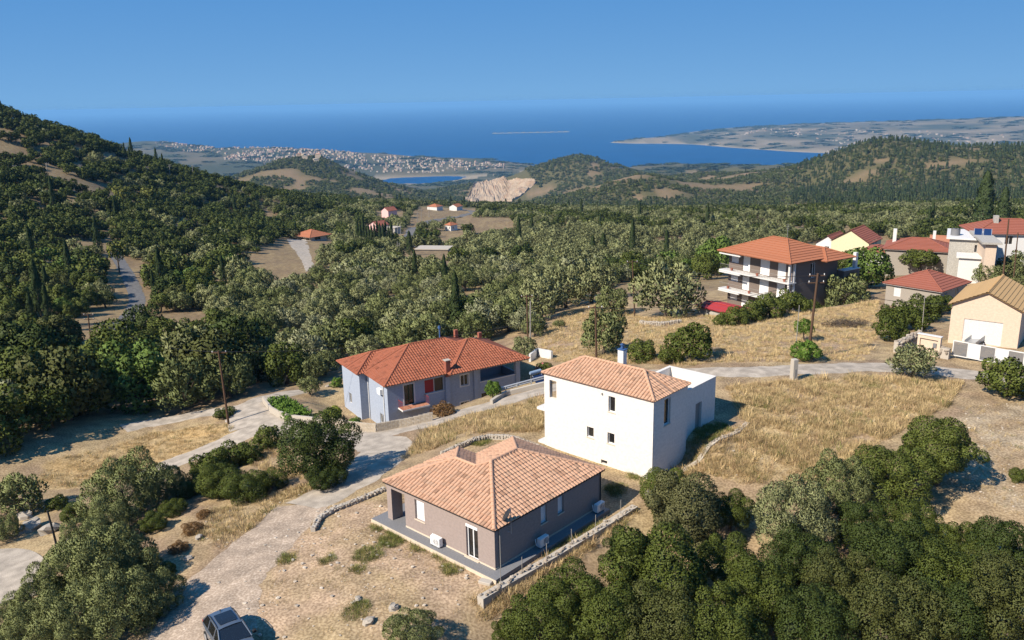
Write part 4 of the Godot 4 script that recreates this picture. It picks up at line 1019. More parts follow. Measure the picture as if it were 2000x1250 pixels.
# the valley: olives and evergreens, each a thing up to the 300 that show largest of a kind; what is beyond is one mass
func make_woods() -> void:
	var clearings := []
	for name in fields:
		if name.begins_with("clear"):
			clearings.append(name)
	var olives := []
	var oaks := []
	var spires := []
	rng.seed = 77
	var r := 68.0
	while r < 760.0:
		var gap := 5.4 if r < 330.0 else (5.7 if r < 520.0 else 6.2)
		var a := -0.72
		while a < 0.70:
			var x := sin(a) * r + rng.randf_range(-0.42, 0.42) * gap
			var z := -cos(a) * r + rng.randf_range(-0.42, 0.42) * gap
			a += gap / r
			var p := Vector2(x, z)
			if not Geometry2D.is_point_in_polygon(p, fields["wood"]):
				continue
			var clear := false
			for name in clearings:
				if inside(p, name):
					clear = true
					break
			if clear or not free_of_things(p, 1.8):
				continue
			if r > 150.0 and n_mid.get_noise_2d(x * 0.8 + 400.0, z * 0.8) > 0.27:
				continue
			if r > 120.0 and r < 520.0 and rng.randf() < 0.011:
				spires.append([x, z, rng.randf_range(7.0, 12.0)])
				continue
			var side := atan2(x, -z)
			var dark := n_mid.get_noise_2d(x * 0.45, z * 0.45 + 90.0) * 0.95 - 0.26 + (0.75 if inside(p, "evergreen_slope") else 0.0)
			if inside(p, "grove"):
				dark -= 0.55
			var rad := gap * 0.5 * (rng.randf_range(0.6, 1.3) if r < 160.0 else rng.randf_range(0.5, 1.22))
			if r < 125.0 and side < -0.3:
				rad *= 1.3
			if rng.randf() + dark > 0.5:
				oaks.append([x, z, rad * 1.08, sqrt(x * x + z * z)])
			else:
				olives.append([x, z, rad, sqrt(x * x + z * z)])
		r += gap * 0.92
	var by_near := func(p, q): return p[3] < q[3]
	olives.sort_custom(by_near)
	oaks.sort_custom(by_near)
	var xf := []
	var cols := []
	for i in olives.size():
		var t = olives[i]
		if i < 300:
			tree("olive_tree", "silvery green olive tree among the olives of the valley grove", "olive tree", "olive trees of the valley grove", "olive", [M.leaf_olive, M.leaf_olive, M.leaf_olive_b, M.leaf_olive_c, M.leaf_olive_d][rng.randi() % 5], t[0], t[1], t[2] * 1.06, rng.randf_range(0.78, 1.0), 0.78)
		else:
			xf.append(Transform3D(Basis(Vector3.UP, rng.randf() * TAU).scaled(Vector3(t[2] * 1.06, t[2] * rng.randf_range(0.75, 0.98), t[2] * 1.06)), on_ground(t[0], t[1], t[2] * 0.7)))
			var w := rng.randf_range(0.68, 1.25)
			cols.append(Color(0.188 * w, 0.200 * w, 0.092 * w))
	swarm("olive_grove", "far silvery olive crowns filling the valley beyond the near grove", "olive grove", crowns["olive_far_0"], M.leaf_far, xf, cols)
	xf = []
	cols = []
	for i in oaks.size():
		var t = oaks[i]
		if i < 300:
			var pick := rng.randf()
			tree("evergreen_tree", "dark green round evergreen tree in the woods of the valley side", "evergreen tree", "evergreen trees of the valley woods", "oak", M.leaf_oak if pick < 0.35 else (M.leaf_oak_b if pick < 0.55 else (M.leaf_dark if pick < 0.75 else (M.leaf_juniper_b if pick < 0.9 else M.leaf_green))), t[0], t[1], t[2] * 1.05, rng.randf_range(0.82, 1.12), 0.86)
		else:
			xf.append(Transform3D(Basis(Vector3.UP, rng.randf() * TAU).scaled(Vector3(t[2] * 1.05, t[2] * rng.randf_range(0.8, 1.1), t[2] * 1.05)), on_ground(t[0], t[1], t[2] * 0.78)))
			var w := rng.randf_range(0.72, 1.2)
			cols.append(Color(0.070 * w, 0.088 * w, 0.020 * w))
	swarm("evergreen_wood", "dark evergreen wood covering the hill slope beyond the near trees", "wood", crowns["oak_far_1"], M.leaf_far, xf, cols)
	for t in spires:
		cypress(t[0], t[1], t[2], "slim dark cypress standing among the valley trees", "cypresses among the valley trees", 1.1)

# maquis and forest on the hills between the valley and the gulf
func make_hill_scrub() -> void:
	rng.seed = 91
	var xf := []
	var cols := []
	var cx := []
	var cc := []
	var r := 740.0
	while r < 2700.0:
		var gap := 6.6 if r < 1200.0 else (8.0 if r < 1700.0 else 10.5)
		var a := -0.60
		while a < 0.64:
			var x := sin(a) * r + rng.randf_range(-0.5, 0.5) * gap
			var z := -cos(a) * r + rng.randf_range(-0.5, 0.5) * gap
			a += gap / r
			var p := Vector2(x, z)
			if bareness(x, z) > rng.randf_range(-0.05, 0.05) or inside(p, "quarry_floor") or inside(p, "green_field"):
				continue
			var h := ground_h(x, z)
			if h < SEA_LEVEL + 4.0:
				continue
			var w := rng.randf_range(0.7, 1.25)
			if (a > 0.335 and r > 1000.0 and rng.randf() < 0.4) or rng.randf() < 0.02:
				var hh := rng.randf_range(7.0, 11.5)
				cx.append(Transform3D(Basis(Vector3.UP, rng.randf() * TAU).scaled(Vector3(hh * 1.7, hh, hh * 1.7)), Vector3(x, h - 0.3, z)))
				cc.append(Color(0.052 * w, 0.072 * w, 0.027 * w))
			else:
				var s := gap * rng.randf_range(0.26, 0.62)
				xf.append(Transform3D(Basis(Vector3.UP, rng.randf() * TAU).scaled(Vector3(s, s * rng.randf_range(0.6, 1.0), s)), Vector3(x, h + s * 0.35, z)))
				var pale := rng.randf()
				cols.append(Color(0.086 * w, 0.100 * w, 0.030 * w) if pale < 0.75 else Color(0.12 * w, 0.125 * w, 0.06 * w))
		r += gap * 0.9
	swarm("hill_scrub", "low green scrub speckling the hills above the gulf", "scrub", crowns["dot_0"], M.leaf_far, xf, cols)
	swarm("cypress_forest", "dense dark cypress forest on the big round hill", "forest", crowns["cypress_far_0"], M.leaf_far, cx, cc)

# dry grass and weeds
func tuft_mesh(seed: int, blades: int, spread: float) -> ArrayMesh:
	rng.seed = seed
	var mb := MB.new()
	for k in blades:
		var a := rng.randf() * TAU
		var b := Vector3(cos(a), 0, sin(a)) * spread * sqrt(rng.randf())
		var tip := b * 1.6 + Vector3(rng.randf_range(-0.3, 0.3), rng.randf_range(0.55, 1.0), rng.randf_range(-0.3, 0.3))
		var s := Vector3(-sin(a), 0, cos(a)) * rng.randf_range(0.022, 0.045)
		var w := rng.randf_range(0.75, 1.2)
		mb.tone = Color(w, w, w)
		mb.tri(b - s, tip, b + s)
	return mb.mesh()

func make_grass() -> void:
	var tuft := tuft_mesh(301, 22, 0.75)
	rng.seed = 55
	var xf := []
	var cols := []
	var wx := []
	var wc := []
	var spec := [["left_field", 1.1, 0.34], ["mid_field", 0.9, 0.40], ["right_field", 3.4, 0.48], ["stony_field", 0.5, 0.22], ["lot", 0.6, 0.16], ["bank", 3.0, 0.5], ["verge_1", 2.2, 0.42], ["verge_2", 2.5, 0.42], ["verge_3", 2.2, 0.42], ["verge_4", 1.6, 0.4]]
	for s in spec:
		if not fields.has(s[0]):
			continue
		var poly: PackedVector2Array = fields[s[0]]
		var bb := Rect2(poly[0], Vector2.ZERO)
		for p in poly:
			bb = bb.expand(p)
		for k in int(bb.get_area() * s[1] * 14.0):
			var p := Vector2(rng.randf_range(bb.position.x, bb.end.x), rng.randf_range(bb.position.y, bb.end.y))
			if not Geometry2D.is_point_in_polygon(p, poly):
				continue
			var dens := n_fine.get_noise_2d(p.x * 1.3, p.y * 1.3)
			if dens < rng.randf_range(-0.6, 0.3) or road_distance(p, 3.0) < 0.15 or in_building(p):
				continue
			var h: float = s[2] * rng.randf_range(0.3, 0.9) * (1.8 if rng.randf() < 0.08 else 1.0)
			var w := rng.randf_range(0.8, 1.15)
			xf.append(Transform3D(Basis(Vector3.UP, rng.randf() * TAU).scaled(Vector3(h * 1.2, h, h * 1.2)), on_ground(p.x, p.y, -0.02)))
			var kind := rng.randf()
			cols.append(Color(0.53 * w, 0.40 * w, 0.21 * w) if kind < 0.72 else (Color(0.42 * w, 0.29 * w, 0.165 * w) if kind < 0.94 else Color(0.16 * w, 0.17 * w, 0.05 * w)))
	swarm("dry_grass", "dry straw coloured grass of the fields and verges", "grass", tuft, M.straw, xf, cols)
	for q in WEEDS:
		for k in int(q[2] * q[2] * 130.0):
			var a := rng.randf() * TAU
			var d: float = q[2] * sqrt(rng.randf())
			var p := Vector2(q[0] + cos(a) * d, q[1] + sin(a) * d)
			if in_building(p):
				continue
			var w := rng.randf_range(0.75, 1.2)
			var h := rng.randf_range(0.12, 0.34)
			wx.append(Transform3D(Basis(Vector3.UP, rng.randf() * TAU).scaled(Vector3(h * 1.3, h, h * 1.3)), on_ground(p.x, p.y, -0.02)))
			wc.append(Color(0.15 * w, 0.17 * w, 0.045 * w) if rng.randf() < 0.7 else Color(0.30 * w, 0.25 * w, 0.09 * w))
	swarm("green_weeds", "patches of green weeds round the grey bungalow and verges", "weeds", tuft, M.straw, wx, wc)

func in_building(p: Vector2) -> bool:
	for q in pads:
		if not q.has("solid"):
			continue
		var dx: float = p.x - q.x
		var dz: float = p.y - q.z
		var u: float = dx * q.c - dz * q.s
		var w: float = dx * q.s + dz * q.c
		if u > q.solid[0] and u < q.solid[1] and w > q.solid[2] and w < q.solid[3]:
			return true
	return false

func pts2(a: Array) -> Array:
	var o := []
	for i in range(0, a.size(), 2):
		o.append(Vector2(a[i], a[i + 1]))
	return o

func make_sea_and_roads() -> void:
	var s := MB.new()
	s.face([Vector3(-60000, SEA_LEVEL, -2600), Vector3(60000, SEA_LEVEL, -2600), Vector3(60000, SEA_LEVEL, -70000), Vector3(-60000, SEA_LEVEL, -70000)], Vector3.UP)
	structure("sea", s, M.sea)
	for k in ROADS:
		var m = M.concrete
		if k == "gravel_track" or k == "dirt_path":
			m = M.gravel
		elif k == "village_road" or k == "valley_road":
			m = M.asphalt
		var up: float = {"village_lane": 0.062, "driveway": 0.074, "wood_lane": 0.05, "gravel_track": 0.05, "dirt_path": 0.03}.get(k, 0.056)
		if k == "village_road" or k == "valley_road":
			up = 0.25
		road(k, pts2(ROADS[k][0]), ROADS[k][1], m, up)

func make_named_trees() -> void:
	rng.seed = 31
	for t in TREES:
		var kind: String = t[4]
		var m: Material = {"o": M.leaf_oak, "ob": M.leaf_oak_b, "j": M.leaf_juniper, "v": M.leaf_olive, "vb": M.leaf_olive_b, "x": M.leaf_oak_b, "b": M.leaf_bright, "bo": M.leaf_green, "d": M.leaf_dark, "y": M.leaf_yellow, "yo": M.leaf_lime, "r": M.leaf_brown, "f": M.leaf_oak_b}[kind]
		if t[0] == "evergreen_oak" and kind == "o":
			m = [M.leaf_oak, M.leaf_dark, M.leaf_oak, M.leaf_juniper_b][rng.randi() % 4]
		var style := "olive" if kind in ["v", "vb", "r"] or t[0] == "small_tree" else "oak"
		var o := tree(t[0], t[1], t[2], t[3], style, m, t[5], t[6], t[7], t[8], t[9], "", kind == "x")
		blockers.append([Vector2(t[5], t[6]), t[7] * 0.8])
		if kind == "f":
			var fl := MB.new()
			for k in 60:
				var d := rand_dir()
				leaf(fl, d * Vector3(1, 0.8, 1) * t[7] * 0.95 + Vector3(0, t[7] * 0.6, 0), rand_dir(), d, 0.16, 0.14)
			part(o, "flowers", fl, M.flower)
	for t in CYPRESSES:
		cypress(t[0], t[1], t[2], t[3], t[4], t[5])
		blockers.append([Vector2(t[0], t[1]), 1.5])

# ---------------------------------------------------------------- building kit
# a wall sheet with openings: O lower corner, UX along, OUT outside; holes [x0, y0, x1, y1]
func wall_sheet(mb: MB, o: Vector3, ux: Vector3, w: float, h: float, out: Vector3, holes := [], reveal := 0.16) -> void:
	var xs := [0.0, w]
	var ys := [0.0, h]
	for q in holes:
		xs.append_array([q[0], q[2]])
		ys.append_array([q[1], q[3]])
	xs.sort()
	ys.sort()
	for i in xs.size() - 1:
		for j in ys.size() - 1:
			if xs[i + 1] - xs[i] < 1e-4 or ys[j + 1] - ys[j] < 1e-4:
				continue
			var mx: float = (xs[i] + xs[i + 1]) * 0.5
			var my: float = (ys[j] + ys[j + 1]) * 0.5
			var open := false
			for q in holes:
				if mx > q[0] and mx < q[2] and my > q[1] and my < q[3]:
					open = true
			if open:
				continue
			mb.face([o + ux * xs[i] + Vector3.UP * ys[j], o + ux * xs[i + 1] + Vector3.UP * ys[j], o + ux * xs[i + 1] + Vector3.UP * ys[j + 1], o + ux * xs[i] + Vector3.UP * ys[j + 1]], out)
	for q in holes:
		var a: Vector3 = o + ux * q[0] + Vector3.UP * q[1]
		var b: Vector3 = o + ux * q[2] + Vector3.UP * q[1]
		var d: Vector3 = o + ux * q[2] + Vector3.UP * q[3]
		var e: Vector3 = o + ux * q[0] + Vector3.UP * q[3]
		var back := -out * reveal
		mb.face([a, b, b + back, a + back], Vector3.UP)
		mb.face([e, d, d + back, e + back], Vector3.DOWN)
		mb.face([a, e, e + back, a + back], ux)
		mb.face([b, d, d + back, b + back], -ux)

# a bar between two points of a plane, as a thin box in wall axes
func bar(mb: MB, o: Vector3, ux: Vector3, out: Vector3, x0: float, y0: float, x1: float, y1: float, d0: float, d1: float) -> void:
	var p := []
	for q in [[x0, y0], [x1, y0], [x1, y1], [x0, y1]]:
		p.append(o + ux * q[0] + Vector3.UP * q[1])
	var f := []
	var k := []
	for q in p:
		f.append(q + out * d1)
		k.append(q + out * d0)
	mb.face(f, out)
	mb.face(k, -out)
	var mid: Vector3 = (p[0] + p[2]) * 0.5
	for i in 4:
		var j := (i + 1) % 4
		mb.face([f[i], f[j], k[j], k[i]], (p[i] + p[j]) * 0.5 - mid)

# window in a hole of a wall: frame, panes, sill; SHUT: white roller shutter down
func window(parent: Node, called: String, o: Vector3, ux: Vector3, out: Vector3, q: Array, style := "two", frame: Material = null, depth := 0.16, sill: Material = null) -> void:
	var fr := MB.new()
	var w := 0.048
	var d0 := -depth - 0.03
	var d1 := -depth + 0.035
	if frame == null:
		frame = M.pvc
	bar(fr, o, ux, out, q[0], q[1], q[0] + w, q[3], d0, d1)
	bar(fr, o, ux, out, q[2] - w, q[1], q[2], q[3], d0, d1)
	bar(fr, o, ux, out, q[0] + w, q[3] - w, q[2] - w, q[3], d0, d1)
	bar(fr, o, ux, out, q[0] + w, q[1], q[2] - w, q[1] + w, d0, d1)
	var f := part(parent, called, fr, frame)
	if style == "shut":
		var sh := MB.new()
		var y: float = q[1] + w
		while y < q[3] - w - 0.001:
			bar(sh, o, ux, out, q[0] + w, y, q[2] - w, minf(y + 0.052, q[3] - w), d0 + 0.01, d0 + 0.045)
			y += 0.055
		part(f, "roller_shutter", sh, frame)
	else:
		var cuts := 2 if style == "two" else 1
		for k in cuts:
			var a := lerpf(q[0] + w, q[2] - w, k / float(cuts))
			var b := lerpf(q[0] + w, q[2] - w, (k + 1) / float(cuts))
			if cuts > 1:
				var ca := MB.new()
				var off := 0.012 * (k + 1)
				bar(ca, o, ux, out, a, q[1] + w, a + 0.036, q[3] - w, d0 + off, d1 - 0.02 + off)
				bar(ca, o, ux, out, b - 0.036, q[1] + w, b, q[3] - w, d0 + off, d1 - 0.02 + off)
				part(f, "casement", ca, frame)
			var gl := MB.new()
			bar(gl, o, ux, out, a + 0.003, q[1] + w, b - 0.003, q[3] - w, d0 + 0.018, d0 + 0.026)
			part(f, "pane", gl, M.glass)
	if sill != null:
		var s := MB.new()
		bar(s, o, ux, out, q[0] - 0.06, q[1] - 0.05, q[2] + 0.06, q[1] - 0.002, -depth + 0.03, 0.05)
		part(f, "sill", s, sill)

# barrel tiles laid over a flat slope, real geometry
func tile_slope(mb: MB, poly: Array, eave: Vector3, pitch: float, expo: float, rise: float, segs := 4, spread := 0.2) -> void:
	var nrm: Vector3 = (poly[1] - poly[0]).cross(poly[2] - poly[0]).normalized()
	if nrm.y < 0:
		nrm = -nrm
	var e := eave.normalized()
	var s := nrm.cross(e)
	if s.y < 0:
		s = -s
	var o: Vector3 = poly[0]
	var p2 := []
	var lo := 1e9
	var hi := -1e9
	for p in poly:
		var q := Vector2((p - o).dot(e), (p - o).dot(s))
		p2.append(q)
		lo = minf(lo, q.x)
		hi = maxf(hi, q.x)
	mb.tone = Color(0.8, 0.8, 0.8)
	for i in range(1, poly.size() - 1):
		mb.face([poly[0] - nrm * 0.005, poly[i] - nrm * 0.005, poly[i + 1] - nrm * 0.005], nrm)
	var cols := maxi(1, int(round((hi - lo) / pitch)))
	var pw := (hi - lo) / cols
	for c in cols:
		var x := lo + (c + 0.5) * pw
		var hits := []
		for i in p2.size():
			var a: Vector2 = p2[i]
			var b: Vector2 = p2[(i + 1) % p2.size()]
			if (a.x - x) * (b.x - x) < 0.0:
				hits.append(a.y + (b.y - a.y) * (x - a.x) / (b.x - a.x))
		hits.sort()
		for h in range(0, hits.size() - 1, 2):
			var y: float = hits[h] - 0.06
			while y < hits[h + 1] - 0.05:
				var y1 := minf(y + expo, hits[h + 1])
				var w := 1.0 + rng.randf_range(-spread, spread)
				if rng.randf() < 0.05:
					w *= 0.72
				var jx := rng.randf_range(-0.012, 0.012)
				var jh := rng.randf_range(0.0, 0.014)
				var t := rng.randf_range(-0.05, 0.05)
				mb.tone = Color(w, w * (1.0 + t), w * (1.0 + t * 1.5))
				var low := []
				var up := []
				var nn := []
				for k in segs + 1:
					var a := PI * k / segs
					var cx := -cos(a) * pw * 0.47
					var cy := sin(a) * rise
					low.append(o + e * (x + jx + cx * 1.03) + s * y + nrm * (cy + 0.018 + jh))
					up.append(o + e * (x + cx * 0.94) + s * (y1 + 0.03) + nrm * cy * 0.9)
					nn.append((e * -cos(a) * 0.8 + nrm * (sin(a) + 0.15)).normalized())
				for k in segs:
					mb.tri_n(low[k], low[k + 1], up[k + 1], nn[k], nn[k + 1], nn[k + 1])
					mb.tri_n(low[k], up[k + 1], up[k], nn[k], nn[k + 1], nn[k])
				for k in range(1, segs):
					mb.tri(low[0], low[k + 1], low[k])
				y += expo

# flat interlocking tiles: rows with a raised edge, for roofs seen from farther away
func row_slope(mb: MB, poly: Array, eave: Vector3, expo: float, step: float) -> void:
	var nrm: Vector3 = (poly[1] - poly[0]).cross(poly[2] - poly[0]).normalized()
	if nrm.y < 0:
		nrm = -nrm
	var e := eave.normalized()
	var s := nrm.cross(e)
	if s.y < 0:
		s = -s
	var o: Vector3 = poly[0]
	var pv := PackedVector2Array()
	var lo := 1e9
	var hi := -1e9
	for p in poly:
		var q := Vector2((p - o).dot(e), (p - o).dot(s))
		pv.append(q)
		lo = minf(lo, q.y)
		hi = maxf(hi, q.y)
	var y := lo
	while y < hi - 0.01:
		var strip := PackedVector2Array([Vector2(-100, y), Vector2(100, y), Vector2(100, y + expo), Vector2(-100, y + expo)])
		for cut in Geometry2D.intersect_polygons(pv, strip):
			var w := 1.0 + rng.randf_range(-0.07, 0.07)
			mb.tone = Color(w, w, w)
			var f := []
			for q in cut:
				f.append(o + e * q.x + s * q.y + nrm * step * (1.0 - clampf((q.y - y) / expo, 0, 1)))
			mb.face(f, nrm)
			for i in cut.size():
				var a: Vector2 = cut[i]
				var b: Vector2 = cut[(i + 1) % cut.size()]
				if absf(a.y - y) < 0.001 and absf(b.y - y) < 0.001:
					mb.face([f[i], f[(i + 1) % f.size()], f[(i + 1) % f.size()] - nrm * step, f[i] - nrm * step], -s)
		y += expo

func hip_polys(x0: float, x1: float, z0: float, z1: float, y: float, k: float) -> Array:
	# four slopes of a hipped roof over a rectangle: [polygon, eave direction]
	var hx := (x1 - x0) * 0.5
	var hz := (z1 - z0) * 0.5
	var a := Vector3(x0, y, z0)
	var b := Vector3(x1, y, z0)
	var c := Vector3(x1, y, z1)
	var d := Vector3(x0, y, z1)
	var m := minf(hx, hz)
	var p: Vector3
	var q: Vector3
	if hx <= hz:
		p = Vector3(x0 + hx, y + k * m, z0 + hx)
		q = Vector3(x0 + hx, y + k * m, z1 - hx)
		return [[[a, b, p], Vector3.RIGHT], [[b, c, q, p], Vector3.BACK], [[c, d, q], Vector3.RIGHT], [[d, a, p, q], Vector3.BACK], [p, q]]
	p = Vector3(x0 + hz, y + k * m, z0 + hz)
	q = Vector3(x1 - hz, y + k * m, z0 + hz)
	return [[[a, b, q, p], Vector3.RIGHT], [[b, c, q], Vector3.BACK], [[c, d, p, q], Vector3.RIGHT], [[d, a, p], Vector3.BACK], [p, q]]

func barrel(mb: MB, a: Vector3, b: Vector3, r: float, r2 := -1.0) -> void:
	if r2 < 0:
		r2 = r
	var t := (b - a).normalized()
	var s := t.cross(Vector3.UP).normalized()
	var u := s.cross(t)
	if u.y < 0:
		u = -u
	var k := 6
	for i in k:
		var p := PI * i / k
		var q := PI * (i + 1) / k
		var dp := s * -cos(p) + u * (sin(p) * 0.75)
		var dq := s * -cos(q) + u * (sin(q) * 0.75)
		mb.tri_n(a + dp * r, a + dq * r, b + dq * r2, dp.normalized(), dq.normalized(), dq.normalized())
		mb.tri_n(a + dp * r, b + dq * r2, b + dp * r2, dp.normalized(), dq.normalized(), dp.normalized())
		mb.tri(a, a + dq * r, a + dp * r)
		mb.tri(b, b + dp * r2, b + dq * r2)

# ridge caps, each a piece of its own when SINGLE
func ridge(parent: Node, a: Vector3, b: Vector3, m: Material, r := 0.13, single := true) -> void:
	var d := b - a
	var k := maxi(1, int(round(d.length() / 0.40)))
	var all := MB.new()
	var one: ArrayMesh = null
	for i in k:
		var p := a + d * (i / float(k)) + Vector3.UP * 0.03
		var q := a + d * ((i + 1.08) / k) + Vector3.UP * 0.015
		if single:
			if one == null:
				var t := MB.new()
				barrel(t, Vector3.ZERO, q - p, r * 1.05, r * 0.92)
				one = t.mesh()
			part(parent, "ridge_tile", one, m).position = p
		else:
			var w := 1.0 + rng.randf_range(-0.1, 0.1)
			all.tone = Color(w, w, w)
			barrel(all, p, q, r * 1.05, r * 0.94)
	if not single:
		part(parent, "ridge_tiles", all, m).set_meta("kind", "stuff")

# a hipped roof of several slopes as the part "roof" of a house
func roof(parent: Node, slopes: Array, ridges: Array, m: Material, pitch: float, expo: float, rise: float, single := false, under: Material = null) -> Node:
	var base := MB.new()
	for s in slopes:
		var nrm: Vector3 = (s[0][1] - s[0][0]).cross(s[0][2] - s[0][0]).normalized()
		if nrm.y < 0:
			nrm = -nrm
		var low := []
		for p in s[0]:
			low.append(p - Vector3.UP * 0.07)
		base.face(low, nrm)
	var rf := part(parent, "roof", base, under if under != null else m)
	var tl := MB.new()
	for s in slopes:
		if pitch > 0:
			tile_slope(tl, s[0], s[1], pitch, expo, rise)
		else:
			row_slope(tl, s[0], s[1], expo, rise)
	part(rf, "roof_tiles", tl, m).set_meta("kind", "stuff")
	for r in ridges:
		ridge(rf, r[0], r[1], m, r[2] if r.size() > 2 else 0.13, single)
	return rf

func hip_ridges(h: Array, x0: float, x1: float, z0: float, z1: float, y: float) -> Array:
	var p: Vector3 = h[4][0]
	var q: Vector3 = h[4][1]
	var out := []
	for c in [Vector3(x0, y, z0), Vector3(x1, y, z0), Vector3(x1, y, z1), Vector3(x0, y, z1)]:
		out.append([c, p if c.distance_squared_to(p) < c.distance_squared_to(q) else q])
	if p.distance_to(q) > 0.3:
		out.append([p, q])
	return out

func air_conditioner(label: String, at: Vector3, turn: float) -> void:
	# outdoor unit on two feet; its front looks along local -z
	var o := thing("air_conditioner", label, "air conditioner", at, turn)
	var b := MB.new()
	b.soft_box(Vector3(-0.42, 0.09, -0.16), Vector3(0.42, 0.66, 0.16), 0.025)
	part(o, "casing", b, M.pvc)
	for x in [-0.3, 0.3]:
		part(o, "foot", bx(Vector3(x - 0.03, 0, -0.17), Vector3(x + 0.03, 0.09, 0.17)), M.grey_metal)
	var g := MB.new()
	for k in 5:
		var r := 0.05 + k * 0.045
		for i in 20:
			var a := TAU * i / 20.0
			var c := TAU * (i + 1) / 20.0
			var m := Vector3(-0.12, 0.37, -0.172)
			g.tube([m + Vector3(cos(a), sin(a), 0) * r, m + Vector3(cos(c), sin(c), 0) * r], [0.006, 0.006], 4, false)
	part(o, "fan_grille", g, M.grey_metal)
	var p := MB.new()
	p.tube([Vector3(0.43, 0.2, 0.0), Vector3(0.56, 0.24, 0.05), Vector3(0.58, 0.5, 0.1), Vector3(0.5, 0.62, 0.19)], [0.03, 0.03, 0.03, 0.03], 6)
	part(o, "pipe", p, M.pvc)

const TURN := 137.5
const CAR_TURN := 36.5

func make_pads() -> void:
	pad(-1.3, -43.99, TURN, -0.9, 11.0, -0.9, 11.3, -0.28, 3.0)
	pads[-1]["solid"] = [-0.8, 11.0, -0.8, 10.7]
	pad(9.98, -55.62, TURN, -0.3, 10.6, -0.3, 3.6, -0.05, 2.4)
	pads[-1]["solid"] = [-0.1, 10.3, -0.1, 4.8]
	pad(9.98, -55.62, TURN, -1.2, 5.4, 6.2, 11.4, 1.7, 2.2)
	pads[-1]["solid"] = [0.2, 5.0, 4.7, 9.8]
	pad(-12.85, -79.77, 122, -0.5, 12.0, -1.6, 16.5, -5.9, 3.5)
	pads[-1]["solid"] = [-0.6, 11.8, -1.4, 16.2]
	pad(39.9, -115.7, 121.3, 0, 13.5, 0, 10, -4.9, 5.0)
	pads[-1]["solid"] = [-0.3, 13.5, -0.6, 10.5]

